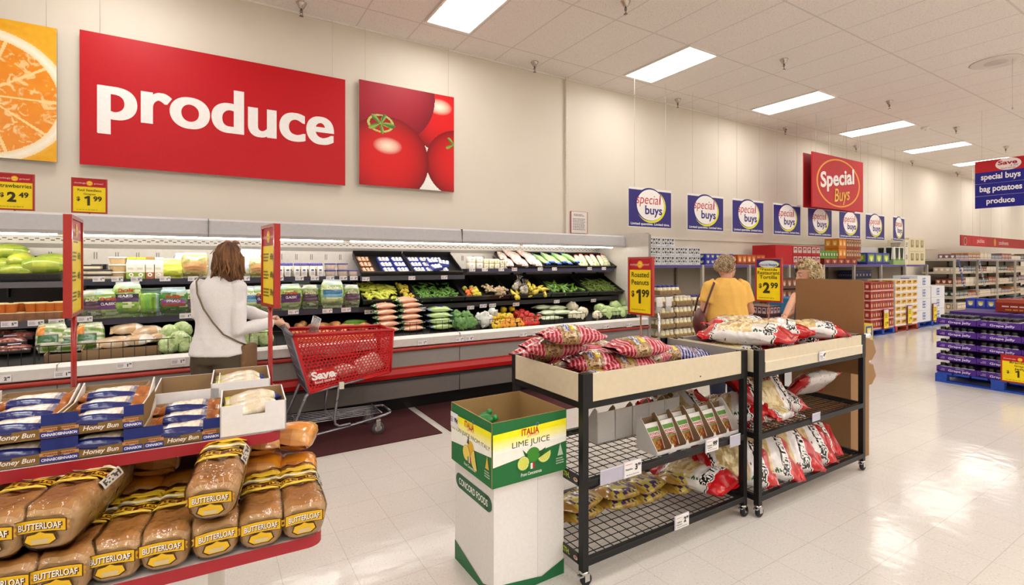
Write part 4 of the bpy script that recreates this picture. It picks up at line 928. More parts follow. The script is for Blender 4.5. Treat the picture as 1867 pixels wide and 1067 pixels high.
# ---------------------------------------------------------------- the bottom deck
D = lambda Y: .765 + (Y - 5.08) * .30
def put(kind, px, py, r, label, group, rot=(0, 0, 0), sc=1.0, lay=0.0):
    p = on_surface(px, py, lambda Y: D(Y) + r + lay, 5.08 + r); return kind(loc=p, rot=rot, label=label, group=group, scale=sc)
def head(name, r, c1, c2, leaf=.10, seed=0, mat='leafy', flat=.92):
    def mk():
        m = MB(mat)
        def f(u, v):
            a, b_ = 2 * PI * u, PI * v; d = Vector((math.sin(b_) * math.cos(a), math.sin(b_) * math.sin(a), -math.cos(b_))); q = noise.noise(d * 2.2 + Vector((seed, 0, 0))) * leaf + noise.noise(d * 6 + Vector((seed, 3, 0))) * leaf * .4; d.z *= flat; return d * r * (1 + q)
        m.grid(f, 26, 16, lambda u, v: mix(c1, c2, .5 + .9 * noise.noise(Vector((math.cos(u * 6.28) * 3, math.sin(u * 6.28) * 3, v * 9 + seed)))), mat, cu=True)
        for k in range(3):
            a0 = k * 2.1 + seed; m.grid(lambda u, v, a0=a0: Vector((math.cos(a0 + (u - .5) * 1.7) * math.sin(.5 + v * 1.5), math.sin(a0 + (u - .5) * 1.7) * math.sin(.5 + v * 1.5), -math.cos(.5 + v * 1.5) * flat)) * r * (1.05 + .07 * v + .05 * math.sin(u * 9)), 8, 6, mix(c1, c2, .7), mat)
        o = m.build(name); o['category'] = name.replace('_', ' '); o['label'] = 'x'; return o
    return Kind(mk)
LET = head('lettuce', .075, '#dde6ba', '#aac87a', .16, 2); CAB = head('cabbage', .078, '#d2e0ae', '#a3c274', .05, 5, 'waxy'); CAU = head('cauliflower', .075, '#f0ead8', '#dcd6b4', .22, 9); GRN = head('leafy_head', .075, '#7aa85a', '#3f7030', .40, 12); FRI = head('endive_bag', .095, '#f4f5f1', '#cdd2ca', .55, 15, 'film')
for i, (px, py, w) in enumerate(((309, 606, 'top left of the heap left of the woman'), (328, 618, 'centre of the heap left of the woman'), (333, 601, 'top right of the heap left of the woman'), (308, 637, 'front left of the heap left of the woman'), (340, 636, 'front right of the heap, against the woman'))): put(LET, px, py, .07, 'pale round lettuce, ' + w, 'lettuces left of the woman', (.4 * i, .3 * i, i), .95, .05 if i < 3 else 0)
for i, (px, py, w) in enumerate(((446, 611, 'top left of the heap right of the woman'), (468, 612, 'top of the heap right of the woman'), (442, 630, 'front left of the heap right of the woman'), (460, 632, 'front centre of the heap right of the woman'), (484, 626, 'front right beside the sign pole'))): put(LET, px, py, .07, 'pale round lettuce, ' + w, 'lettuces right of the woman', (.3 * i, .5 * i, i * 2), .95, .05 if i < 2 else 0)
ZU = podkind('green_squash', .24, .03, .015, '#5f9a2e', '#8fc24a', '#7a9a4a', fat=.5, seed=31)
for i, (px, py) in enumerate(((650, 587), (652, 593))): put(ZU, px, py, .03, 'bright green squash behind the cart, %s one' % ('upper', 'lower')[i], 'green squash behind the cart', (0, 0, .1 + .1 * i))
ORG = Kind(lambda: (lambda o: (o.__setitem__('category', 'sweet potato'), o.__setitem__('label', 'x'), o)[2])(pod(.13, .038, .012, '#c98a4c', '#d9a468', mat='produce', fat=.6).build('sweet_potato')))
R = rnd(12)
for i in range(44): put(ORG, 545 + (i % 11) * 12.5 + R.uniform(-3, 3), 594 + (i // 11) * 13 + R.uniform(-3, 3), .036, 'tan sweet potato in the row seen through the top of the cart', 'sweet potatoes', (0, 0, R.uniform(0, 3)))
CARB = flat_bag(.25, .13, .065, lambda u, v: (C('#3f7a3a') if blot(u, v, 9, 1) > -.05 else C('#d9e0c8')) if u < .16 or u > .86 else mix('#d98d68', '#ecc0a6', .5 + blot(.3, v * 4, 5, 4)), 41, 'carrot_bag', lump=.004)
_cw = ['bottom', 'second', 'third', 'fourth', 'fifth', 'topmost']
for c, (px, n, w) in enumerate(((703, 5, 'left'), (749, 5, 'right'))):
    for k in range(n): CARB(loc=(X_at(px, 5.30) + R.uniform(-.015, .015), 5.27 + .03 * k, .815 + .062 * k), rot=(.05, 0, R.uniform(-.12, .12)), label='bag of carrots with green printing, %s in the %s stack' % (_cw[k], w), group='carrot bags', scale=(1.12 if c else 1.1, 1.1, 1.05))
CARB(loc=(X_at(741, 5.38), 5.42, 1.115), rot=(.1, 0, .08), label='bag of carrots lying on top of both stacks', group='carrot bags', scale=1.1)
CELB = flat_bag(.28, .14, .07, lambda u, v: C('#86a8d4') if u > .9 or u < .10 else (C('#3a3f9a') if .4 < u < .62 and .14 < v < .32 else mix('#dbe6b4', '#86b04a', .5 + blot(.2, v * 5, 6, 7))), 43, 'celery_bag', lump=.004)
for k in range(4): CELB(loc=(X_at(802, 5.29) + R.uniform(-.015, .015), 5.25 + .035 * k, .81 + .062 * k), rot=(.05, 0, R.uniform(-.12, .12)), label='bag of celery hearts with a blue label, %s of the stack' % ('bottom', 'second', 'third', 'top')[k], group='celery bags', scale=(1.1, 1.1, 1.05))
for i, (px, py, w) in enumerate(((832, 577, 'upper left'), (850, 578, 'upper right'), (838, 594, 'lower left'), (856, 593, 'lower right'), (842, 604, 'front left behind the wire'), (858, 603, 'front right behind the wire'))): put(GRN, px, py, .06, 'dark green leafy head beside the celery bags, ' + w, 'leafy heads', (.3, .2 * i, i), 1.0, .03)
put(FRI, 882, 583, .09, 'white frilly bagged head beside the yellow peppers', 'endive bags', (0, .2, 0), 1.05); put(FRI, 899, 570, .06, 'small white bag behind the yellow peppers', 'endive bags', (.4, 0, 1), .6, .05)
BY, BR, BO = bellkind('bell_pepper', .047, '#e2b50e', '#eecb2a', 1.0, 4, depth=.09), bellkind('bell_pepper', .047, '#b9160f', '#d42a1c', 1.0, 4, depth=.09), bellkind('bell_pepper', .047, '#dd8a12', '#eda52a', 1.0, 4, depth=.09)
for kd, pts, lab in ((BY, ((905, 579), (918, 565), (933, 563), (912, 577), (921, 578), (929, 577), (899, 582), (915, 587), (907, 598), (899, 600)), 'yellow bell pepper in the heap beside the red ones'), (BO, ((925, 587), (933, 583), (938, 590), (945, 586), (903, 590), (917, 593), (930, 594), (950, 592), (922, 601), (935, 599), (911, 603), (945, 598)), 'orange bell pepper in front of the yellow ones'), (BR, ((942, 573), (951, 570), (960, 574), (968, 577), (950, 579), (959, 584), (967, 584), (975, 581), (978, 588), (963, 591), (957, 589), (982, 580), (955, 597), (967, 596), (978, 594), (972, 589)), 'red bell pepper in the heap left of the leeks')):
    for i, (px, py) in enumerate(pts): put(kd, px, py, .042, lab, ' '.join(lab.split()[:3]) + 's', (R.uniform(-.8, .8), R.uniform(-.8, .8), R.uniform(0, 6)), R.uniform(.9, 1.05))
LEEK = flat_bag(.30, .11, .065, lambda u, v: mix('#e9ecd8', '#9fbb78', .3 + .5 * u + .6 * blot(.2, v * 5, 6, 9)), 47, 'leek_bag', lump=.004)
for px, py, w, rz in ((990, 565, 'top left', .2), (1014, 566, 'top right', .1), (1001, 575, 'middle left', .15), (1024, 574, 'middle right', .1), (1003, 585, 'lowest, behind the black tray', .1)): put(LEEK, px, py, .0, 'clear bag of pale leeks, ' + w, 'leek bags', (0, 0, rz), 1.25, .03)
for i, (px, py, w) in enumerate(((1043, 560, 'white cauliflower at the top beside the leeks'), (1047, 577, 'white cauliflower below the top one'), (1061, 570, 'wrapped white cauliflower right of the others'), (1058, 583, 'wrapped white cauliflower at the front'), (1089, 580, 'small wrapped cauliflower left of the cabbages'))): put(CAU, px, py, .07, w, 'cauliflowers', (0, .2 * i, i), 1.05 if i < 3 else .85)
for i, (px, py, w) in enumerate(((1095, 564, 'at the left end of the heap'), (1107, 568, 'second from the left'), (1121, 560, 'at the top centre'), (1138, 554, 'at the very top right'), (1118, 571, 'in the middle of the front'), (1104, 578, 'at the front left behind the wire'), (1141, 569, 'at the front right'), (1130, 574, 'low at the front'))): put(CAB, px, py, .075, 'pale green cabbage ' + w, 'cabbages', (.5 * i, .4, i), 1.1)
# left part of the deck: packed meat, salad kits, cartons
def make_meat():
    t = thing('meat_pack', 'x', 'meat pack'); m = MB('plastic'); m.rbox(-.095, -.07, 0, .095, .07, .03, '#2a2220', .006); m.build('tray', t); m = MB('film'); m.grid(lambda u, v: Vector(((u - .5) * .18, (v - .5) * .13, .030 + .03 * math.sin(PI * u) ** .5 * math.sin(PI * v) ** .5 * (1 + .3 * noise.noise(Vector((u * 6, v * 6, 1)))))), 12, 9, lambda u, v: mix('#7a3a34', '#b4766a', .5 + blot(u, v, 12, 4)), 'film'); m.build('meat', t)
    m = MB('paper'); m.quad((-.05, -.02, .066), (.03, -.02, .066), (.03, .03, .064), (-.05, .03, .064), '#ddd0e4'); m.build('printed_label', t); return t
ME = Kind(make_meat)
for px, py, lay, w in ((-5, 640, 0, 'at the left edge, bottom'), (30, 641, 0, 'bottom, beside the salad kit'), (22, 626, .04, 'resting on the lower ones, with a label'), (3, 612, .05, 'behind at the left edge'), (40, 616, .05, 'behind, beside the salad kit')): put(ME, px, py, .0, 'dark red packed meat tray, ' + w, 'packed meat', (.15, 0, R.uniform(-.2, .2)), .95, lay + .02)
KIT = make_salad(.26, .21, .12, lambda u, v: C('#e08a2c') if (.55 < u < .9 and .06 < v < .2) else (C('#3a6a3c') if .30 < u < .55 and .1 < v < .3 else mix('#dfe0cc', '#6f8f3c', .45 + 1.5 * blot(u, v, 8, 6))), 61)
for px, py, w, sc in ((92, 640, 'first from the left, with orange printing', .92), (122, 640, 'behind the red sign pole', .75), (163, 634, 'right of the sign pole with orange printing', .88)): p = on_surface(px, py, lambda Y: D(Y), 5.12, 5.3); KIT(loc=(p.x, p.y + .05, p.z), rot=(-.35, 0, .1), label='bagged salad kit, ' + w, group='salad kits', scale=sc)
def open_carton(name, label, w, d, h, col, loc, rz=0.0, t_=.005, cat='carton', group=None, rx=0.0):
    m = MB('card')
    for a in ((-w / 2, -d / 2, w / 2, -d / 2 + t_), (-w / 2, d / 2 - t_, w / 2, d / 2), (-w / 2, -d / 2, -w / 2 + t_, d / 2), (w / 2 - t_, -d / 2, w / 2, d / 2)): m.box(a[0], a[1], 0, a[2], a[3], h, col)
    m.box(-w / 2, -d / 2, 0, w / 2, d / 2, .004, col); o = m.build(name); o.location = loc; o.rotation_euler = (rx, 0, rz); return tag(o, label, cat, group)
p = at_y(225, 640, 5.22); open_carton('produce_carton', 'low brown carton of bagged produce left of the lettuces', .52, .24, .09, '#9a7c5a', (p.x, 5.27, D(5.16) + .005), .03, rx=.15)
p = at_y(135, 648, 5.2); open_carton('produce_carton', 'brown carton under the salad kits', .34, .2, .07, '#8a6e52', (p.x, 5.26, D(5.16) + .005), .0, rx=.15)
BRB = flat_bag(.28, .19, .10, lambda u, v: mix('#c4a27a', '#d9c6ae', .5 + blot(u, v, 6, 8)) if u < .7 else C('#e0d6cc'), 67, 'produce_bag')
for px, py, lay, w, rz in ((212, 632, .06, 'with a pink print, in the low brown carton', .2), (250, 628, .07, 'on the brown carton beside the lettuces', -.3), (235, 608, .10, 'behind, above the brown carton', .1), (270, 612, .09, 'at the back beside the lettuces', .3), (285, 622, .05, 'right end of the brown carton', .0)): put(BRB, px, py, .0, 'tan bag of produce ' + w, 'tan produce bags', (.2, 0, rz), .9, lay)

# wire fences and black trays along the front of the deck
def fence(px0, px1, z0, z1, label, solid=False, step=.035):
    xa, xb = X_at(px0, 5.085), X_at(px1, 5.085); m = MB('black_steel'); k = '#100e0e'; Y = 5.085
    for zz in (z1, z0 + .004) + (((z0 + z1) / 2,) if False else ()): m.tube([(xa, Y, zz), (xb, Y, zz)], .0036, k, n=5)
    n = max(2, int((xb - xa) / (step * 2)))
    for i in range(n + 1): x = xa + (xb - xa) * i / n; m.tube([(x, Y, z0), (x, Y, z1)], .0028, k, n=4)
    if solid: m.box(xa, Y + .004, z0, xb, Y + .010, z0 + (z1 - z0) * .55, k)
    for x in (xa, xb): m.tube([(x, Y, z1), (x, Y + .12, z1)], .0022, k, n=4); m.tube([(x, Y + .12, z1), (x, Y + .12, z0 + .02)], .0022, k, n=4)
    o = m.build('wire_fence'); tag(o, label, 'wire fence', 'wire fences along the deck')
fence(-60, 62, .785, .925, 'black wire fence at the left end of the deck, in front of the packed meat'); fence(64, 345, .785, .925, 'long black wire fence left of the woman in white'); fence(349, 520, .785, .925, 'black wire fence between the woman and the cart'); fence(735, 829, .785, .93, 'black wire fence in front of the carrots and celery')
fence(832, 876, .785, .90, 'black wire tray front below the leafy heads', True); fence(893, 983, .785, .905, 'black wire tray front below the peppers', True); fence(986, 1067, .785, .905, 'black wire tray front below the leeks and cauliflower', True); fence(1092, 1160, .785, .90, 'black wire tray front below the cabbages', True)
# ================================================================ black display racks in the aisle
BK = '#0e0d0e'; CREAM = '#d6c8ac'
def make_rack(label, x0, x1, yf, yb, strip, words):
    t = thing('display_rack', label, 'display rack', (x0, yf, 0)); w, d = x1 - x0, yb - yf; p = .034; zb, zt = .885, 1.022
    for sx, nx in ((0, 1), (1, -1)):
        for sy, ny in ((0, 1), (1, -1)):
            m = MB('black_steel'); x = sx * w; y = sy * d
            m.box(min(x, x + nx * p), min(y, y + ny * p), .075, max(x, x + nx * p), max(y, y + ny * p), zt, BK)
            q = p * 1.75; m.box(min(x - nx * .002, x + nx * q), min(y - ny * .002, y + ny * p), zb - .03, max(x - nx * .002, x + nx * q), max(y - ny * .002, y + ny * p), zt + .002, BK)
            o = m.build('post', t)
            c = MB('chrome'); cx, cy = x + nx * p / 2, y + ny * p / 2; c.lathe([(.012, .078), (.024, .074), (.022, .064), (.014, .060)], '#c9c6c4', n=12, M=T(cx, cy, 0)); c.box(cx - .003, cy - .016, .026, cx + .026, cy - .012, .062, '#c2c0be'); c.box(cx - .003, cy + .012, .026, cx + .026, cy + .016, .062, '#c2c0be'); c.box(cx - .03, cy - .012, .052, cx - .002, cy + .012, .060, '#b5b3b2'); k = c.build('caster', o)
            r = MB('rubber'); r.lathe([(.012, -.011), (.029, -.010), (.031, 0), (.029, .010), (.012, .011)], '#17161a', n=16, M=T(cx + .014, cy, .031) @ RX(PI / 2)); r.build('wheel', o)
    for z0, z1 in ((.855, .887), (.478, .512), (.10, .134)):
        m = MB('black_steel'); m.box(p, 0, z0, w - p, .026, z1, BK); m.box(p, d - .026, z0, w - p, d, z1, BK); m.box(0, p, z0, .026, d - p, z1, BK); m.box(w - .026, p, z0, w, d - p, z1, BK)
        if z0 < .5: m.box(p, .026, z0 - .004, w - p, .030, z1 - .02, BK); m.box(p, -.002, z1 - .004, w - p, .002, z1, '#2a292a')
        m.build('shelf_frame', t)
    for z in (.505, .127):
        m = MB('black_steel'); n = int(w / .056)
        for i in range(1, n): x = w * i / n; m.tube([(x, .02, z), (x, d - .02, z)], .0024, BK, n=4)
        k = int(d / .056)
        for i in range(1, k): y = d * i / k; m.tube([(.02, y, z - .003), (w - .02, y, z - .003)], .0024, BK, n=4)
        m.build('wire_shelf', t)
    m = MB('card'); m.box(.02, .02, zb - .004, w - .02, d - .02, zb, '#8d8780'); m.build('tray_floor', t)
    th = .012
    for nm, a in (('front', (p * 1.75, 0, w - p * 1.75, th)), ('back', (p * 1.75, d - th, w - p * 1.75, d)), ('left', (0, p, th, d - p)), ('right', (w - th, p, w, d - p))):
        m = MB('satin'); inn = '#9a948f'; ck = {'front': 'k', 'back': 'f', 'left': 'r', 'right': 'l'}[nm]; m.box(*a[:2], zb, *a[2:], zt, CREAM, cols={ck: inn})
        if nm == 'front':
            if strip: m.box(p * 1.75, -.006, zb + .002, w - p * 1.75, 0, zb + .062, '#d9cdb4'); m.box(p * 1.75, -.008, zb + .060, w - p * 1.75, 0, zb + .066, '#e6dcc6')
            for x in (w * .66,): m.lathe([(.004, 0), (.004, .003)], '#3a342c', n=8, M=T(x, -.001, zb + .03) @ RX(PI / 2))
        m.build('side_board', t)
    if words:
        for z in (.512, .134):
            m = MB('satin'); m.box(-.004, .036, z - .03, 0, d * .75, z + .022, '#121212'); M = frame((-.0045, d * .32, z - .002), (0, -1, 0), (0, 0, 1)); m.text('DOWN TO EARTH.', M, '#b9c832', h=.026, w=.26, x=-.02, bold=.03); m.disc(.016, '#d9c9b4', M @ T(.155, -.004, .001), n=14, sy=.6); m.disc(.011, '#a8452c', M @ T(.155, -.002, .002), n=12, sy=.5); m.build('end_label', t)
    return t
R1X0, R1X1, R1F, R1B = 1.530, 2.825, 1.838, 2.48
R2X0, R2X1, R2F, R2B = 2.862, 4.215, 1.785, 2.43
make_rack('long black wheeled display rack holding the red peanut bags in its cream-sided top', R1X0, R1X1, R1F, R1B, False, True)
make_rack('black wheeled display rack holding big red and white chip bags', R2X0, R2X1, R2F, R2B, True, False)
def rack_tag(px, py, Y, lines, price, label, w=.115, h=.075):
    p = at_y(px, py, Y); t = thing('price_tag', label, 'price tag', p, 0, 'price tags on the black racks'); m = MB('gloss'); m.box(-w / 2 - .006, -.0015, -h / 2 - .004, w / 2 + .006, .001, h / 2 + .004, '#c9c6d2'); m.build('holder', t)
    m = MB('paper'); m.box(-w / 2, -.004, -h / 2, w / 2, -.002, h / 2, '#e9e6e4'); M = frame((0, -.0046, 0), (1, 0, 0), (0, 0, 1)); m.lines(1, w * .5, h * .12, '#c98a90', M, x=-w * .2, y=h * .34, seed=3, z=0)
    for i, l in enumerate(lines): m.text(l, M, '#4a4850', h=h * .13, w=w * .42, x=-w * .24, y=h * (.02 - .2 * i), z=.0004, bold=.03)
    m.text(price[0], M, '#2c2a30', h=h * .42, x=w * .20, y=h * .08, z=.0004, bold=.05); m.text(price[1], M, '#2c2a30', h=h * .22, x=w * .38, y=h * .2, z=.0004, bold=.05); m.lines(1, w * .8, h * .1, '#77757c', M, y=-h * .36, seed=6, z=0); m.build('paper_tag', t); return t
FY = R1F - .006
rack_tag(1153, 854, FY, ['Pistachios'], ('3', '99'), 'three ninety-nine pistachios price tag on the middle shelf of the near rack'); rack_tag(1243, 950, FY, ['Yellow', 'Popcorn'], ('2', '99'), 'two ninety-nine popcorn price tag on the lowest shelf of the near rack', .105, .07); rack_tag(1298, 811, FY, ['Potato', 'Toppers'], ('99', '¢'), 'ninety-nine cent price tag below the potato topping pouches', .105, .07)
rack_tag(1499, 649, R2F - .012, ['White', 'Tortilla'], ('4', '29'), 'price tag on the cream front board of the chip rack', .075, .06)
def strip_holder(px, py, Y, w, h, label): m = MB('gloss'); m.box(-w / 2, -.002, -h / 2, w / 2, .0, h / 2, '#b3b0c2'); m.box(-w / 2, -.0035, h / 2 - .006, w / 2, -.002, h / 2, '#cfccd8'); o = m.build('tag_holder'); o.location = at_y(px, py, Y); tag(o, label, 'tag holder', 'empty tag holders')
strip_holder(1115, 866, FY, .15, .075, 'empty lavender tag holder beside the pistachios tag'); strip_holder(1340, 803, FY, .10, .07, 'empty lavender tag holder at the right end below the potato topping pouches'); strip_holder(1488, 760, R2F - .006, .10, .055, 'empty tag holder on the middle shelf of the chip rack')

# ---------------------------------------------------------------- peanut bags
def nuts(u, v, seed, a='#c9a878', b_='#8d6a42'):
    n_ = cell(Vector((u * 22, v * 26, seed))); return mix(a, b_, n_) if noise.noise(Vector((u * 40, v * 44, seed))) > -.25 else C('#5e4228')
def peanut_col(c1, c2, seed):
    def f(u, v):
        if u < .27 or u > .56:
            s = math.sin(u * 106 + v * 9)
            return C(c2) if s > .35 else C(c1)
        if .08 < v < .42:
            if .45 < u < .52 and .14 < v < .36: return C('#e2c81e')
            if .34 < u < .43 and .2 < v < .38: return C('#c9cbd8') if noise.noise(Vector((u * 60, v * 40, 1))) > 0 else C('#5a6488')
        return nuts(u, v, seed)
    return f
def make_peanut(c1, c2, seed):
    def mk():
        t = thing('peanut_bag', 'x', 'peanut bag'); m = MB('film'); bag(m, .34, .20, .105, peanut_col(c1, c2, seed), 'film', 108, 40, seed, lump=.008, wr=.010, crimp=.05); m.build('bag', t); return t
    return Kind(mk)
PN = make_peanut('#a3182a', '#e0909a', 1); PB_ = make_peanut('#24246e', '#b9b4c6', 2)
z0 = .886
for x, y, a, lab in ((1.78, 2.30, 1.3, 'bottom layer at the left end'), (2.02, 2.33, 1.2, 'bottom layer, second from the left'), (2.26, 2.30, 1.4, 'bottom layer in the middle'), (1.78, 2.02, .2, 'bottom layer in the front left corner'), (2.10, 2.01, .1, 'bottom layer along the front board')): PN(loc=(x, y, z0), rot=a, label='red striped peanut bag, ' + lab, group='red peanut bags')
for px, py, z, rz, rx, lab in ((985, 648, .955, -.15, .0, 'at the far left of the heap'), (1085, 662, .955, -.35, .05, 'large in the middle of the front'), (1175, 655, .945, .25, .0, 'at the front right, under another'), (1088, 640, .965, .6, 0, 'in the middle of the heap behind the front one'), (1140, 667, .94, -.2, .05, 'along the front board right of the large one')): p = at_z(px, py, z + .04); PN(loc=(p.x, p.y, z), rot=(rx, 0, rz), label='red striped peanut bag ' + lab, group='red peanut bags', scale=1.05)
for px, py, z, rz, lab in ((1008, 632, 1.035, -.25, 'on the second layer at the left'), (1160, 633, 1.03, -.1, 'on the second layer at the right, beside the sign pole')): p = at_z(px, py, z + .05); PN(loc=(p.x, p.y, z), rot=(.05, 0, rz), label='red striped peanut bag ' + lab, group='red peanut bags', scale=1.08)
p = at_z(1040, 613, 1.16); PN(loc=(p.x, p.y, 1.115), rot=(.0, .03, -.3), label='topmost red striped peanut bag of the heap', group='red peanut bags', scale=1.05)
for px, py, z, rz, lab in ((1228, 645, .93, -.6, 'left of the two, against the red ones'), (1258, 648, .895, -.5, 'right of the two'), ): p = at_z(px, py, z + .05); PB_(loc=(p.x, p.y, z), rot=rz, label='blue striped peanut bag ' + lab, group='blue peanut bags')

# ---------------------------------------------------------------- chip bags
def chip_col(seed):
    def f(u, v):
        wv = .016 * math.sin(v * 6.28 * 7)
        if u < .15 + wv or u > .80 + wv: return C('#b80f16') if noise.noise(Vector((u * 12, v * 9, seed))) > -.4 else C('#d9403c')
        for e in (.15, .80):
            dd = abs(u - e - wv)
            if dd < .012: return C('#f2eeea')
            if dd < .026: return C('#1c1a1c')
        if .69 < u < .79 and (.06 < v < .44):
            return C('#171617') if noise.noise(Vector((u * 50, v * 60, seed))) > -.12 else C('#ece8e4')
        if math.hypot((u - .62), (v - .12) * 1.8) < .045 or math.hypot((u - .62), (v - .40) * 1.8) < .045: return C('#1f4a2c') if noise.noise(Vector((u * 90, v * 90, 3))) > -.2 else C('#c9d0c4')
        if .22 < u < .58 and .08 + .05 * math.sin(u * 16) < v < .42:
            n_ = cell(Vector((u * 26 + v * 9, v * 30, seed)))
            if .12 < v < .19 and noise.noise(Vector((u * 70, v * 70, 4))) > .1: return C('#8d2c3a')
            return mix('#e6d4a0', '#b9985c', n_ ** 1.4)
        if noise.noise(Vector((u * 34, v * 30, seed))) > .62: return C('#8d2c3a')
        return C('#e6e1de')
    return f
def make_chip(seed, L=.50, W=.31, Hh=.13):
    def mk():
        t = thing('chip_bag', 'x', 'chip bag'); m = MB('film'); pos = bag(m, L, W, Hh, chip_col(seed), 'film', 76, 64, seed, crimp=.05, wr=.016, lump=.010, fin=.96); m.build('bag', t)
        m = MB('print'); fn = lambda a, b_, u0: pos(u0 + a / L, .25 - b_ / W * .30, .005)
        m.text('White Corn', Matrix.Identity(4), '#8d2432', h=.034, w=.17, fn=lambda a, b_: fn(a, b_ + .07, .40), bold=.02); m.build('lettering', t); m = MB('print'); m.text('TORTILLA', Matrix.Identity(4), '#f4f0ec', h=.045, w=.16, fn=lambda a, b_: pos(.745 + b_ / L, .25 + a / W * .30, .005), bold=.06); m.build('lettering', t); return t
    return Kind(mk)
CH = [make_chip(s) for s in (1, 2, 3)]
_n = [0]
def chip(loc, rot, lab, sc=1.0): CH[_n[0] % 3](loc=loc, rot=rot, label='red and white chip bag, ' + lab, group='red and white chip bags', scale=sc); _n[0] += 1
# in the top tray (floor .886)
chip((3.16, 2.12, .888), (0, 0, -1.2), 'bottom of the heap at the left of the top tray'); chip((3.52, 2.10, .888), (0, 0, -1.1), 'bottom of the heap in the middle of the top tray'); chip((3.86, 2.10, .888), (0, 0, -1.3), 'bottom of the heap at the right of the top tray')
chip((3.235, 2.10, .992), (.02, 0, -1.15), 'large one on top at the left of the top tray', 1.22); chip((3.60, 2.16, 1.0), (0, .02, -1.0), 'on top beside the tortilla sign pole', 1.15); chip((3.90, 2.06, .99), (0, .05, -.95), 'on top at the right of the top tray', 1.1); chip((3.50, 2.34, 1.03), (0, 0, -.5), 'at the back of the top tray behind the sign pole', 1.0)
# middle shelf (.508)
zm = .509
chip((3.06, 2.12, zm), (.25, -.25, -1.0), 'on the middle shelf behind the left post'); chip((3.30, 2.08, zm + .10), (1.0, .05, .05), 'large one leaning on the middle shelf, face out', 1.12); chip((3.28, 1.96, zm), (.1, .1, .2), 'crumpled one at the front of the middle shelf', .72); chip((3.42, 2.27, zm + .14), (.6, 0, .1), 'grey-white one at the top back of the middle shelf', 1.0); chip((3.56, 2.12, zm), (.15, .1, -.6), 'red end showing beside the large leaning one', .9); chip((3.97, 2.02, zm + .09), (.75, .05, 2.9), 'at the right end of the middle shelf', .86); chip((2.70, 2.27, zm + .04), (.3, -.12, -.3), 'spilling over onto the near rack behind the potato pouches', .95)
# bottom shelf (.13)
zl = .131
for x, y, lab, sc in ((2.98, 2.05, 'leftmost on the bottom shelf', 1.1), (3.22, 2.04, 'second from the left on the bottom shelf', 1.15), (3.47, 2.04, 'third from the left on the bottom shelf', 1.15), (3.70, 2.05, 'fourth from the left on the bottom shelf', 1.12), (3.90, 2.08, 'rightmost on the bottom shelf', 1.0)):
    chip((x - .02, y, zl + .085), (.62, .16, -.55), lab, sc)
chip((3.60, 2.28, zl + .17), (.2, .1, -.3), 'upper one at the back of the bottom shelf', .9); chip((3.90, 2.22, zl + .16), (.2, .3, -.9), 'red end up at the back right of the bottom shelf', .85); chip((2.68, 2.10, zl + .02), (.1, 0, -1.4), 'at the right end of the near rack\'s bottom shelf', 1.0)

# ---------------------------------------------------------------- seed bags, pouch trays
def seed_col(u, v):
    if u < .12 or u > .90: return mix('#b58a3c', '#8d662c', cell(Vector((u * 60, v * 60, 1))))
    if .08 < v < .42 and .2 < u < .72: return C('#4a3566') if noise.noise(Vector((u * 17, v * 15, 5))) > .02 else C('#c4b04c')
    return C('#b09c3c') if noise.noise(Vector((u * 14, v * 9, 2))) > .12 else mix('#b99344', '#8d6a30', cell(Vector((u * 70, v * 70, 2))))
SEED = flat_bag(.30, .20, .055, seed_col, 71, 'popcorn_bag', lump=.006)
for px, py, n, rz, w in ((1055, 925, 2, .15, 'left pile'), (1130, 905, 2, -.2, 'front middle pile'), (1175, 893, 2, .1, 'back middle pile'), (1238, 878, 2, .05, 'right pile')):
    p = at_z(px, py, .17)
    for k in range(n): SEED(loc=(p.x + .01 * k, p.y + .012 * k, .131 + .049 * k), rot=rz + .12 * k, label='yellow popcorn bag on the lowest shelf, %s of the %s' % (('bottom', 'top')[k], w), group='popcorn bags')
def pouch():
    t = thing('seasoning_pouch', 'x', 'pouch'); m = MB('film'); w, h = .062, .155; m.grid(lambda u, v: Vector(((u - .5) * 2 * w, .010 * math.sin(PI * u) * math.sin(PI * min(1, v * 1.1)), v * h)), 8, 12, '#d9d5d0', 'print'); m.grid(lambda u, v: Vector(((u - .5) * 2 * w, -.010 * math.sin(PI * u) * math.sin(PI * min(1, v * 1.1)) - .001, v * h)), 16, 30, lambda u, v: C('#e9e5e0') if v > .82 or u < .05 or u > .95 else (C('#5d8f34') if v > .66 else (C('#efece4') if v > .42 else (C('#6f9a44') if v > .38 else (mix('#c98a3c', '#7a4a24', cell(Vector((u * 9, v * 14, 1)))) if math.hypot((u - .5) * 1.2, v - .16) < .34 else C('#8d3a24'))))), 'print'); m.build('pouch', t)
    m = MB('print'); M = frame((0, -.0125, h * .54), (1, 0, 0), (0, 0, 1)); m.text('POTATO', M, '#b0202c', h=.016, w=.08, y=.008, bold=.03); m.text('TOPPING', M, '#b0202c', h=.016, w=.084, y=-.012, bold=.03); m.build('lettering', t); return t
POU = Kind(pouch)
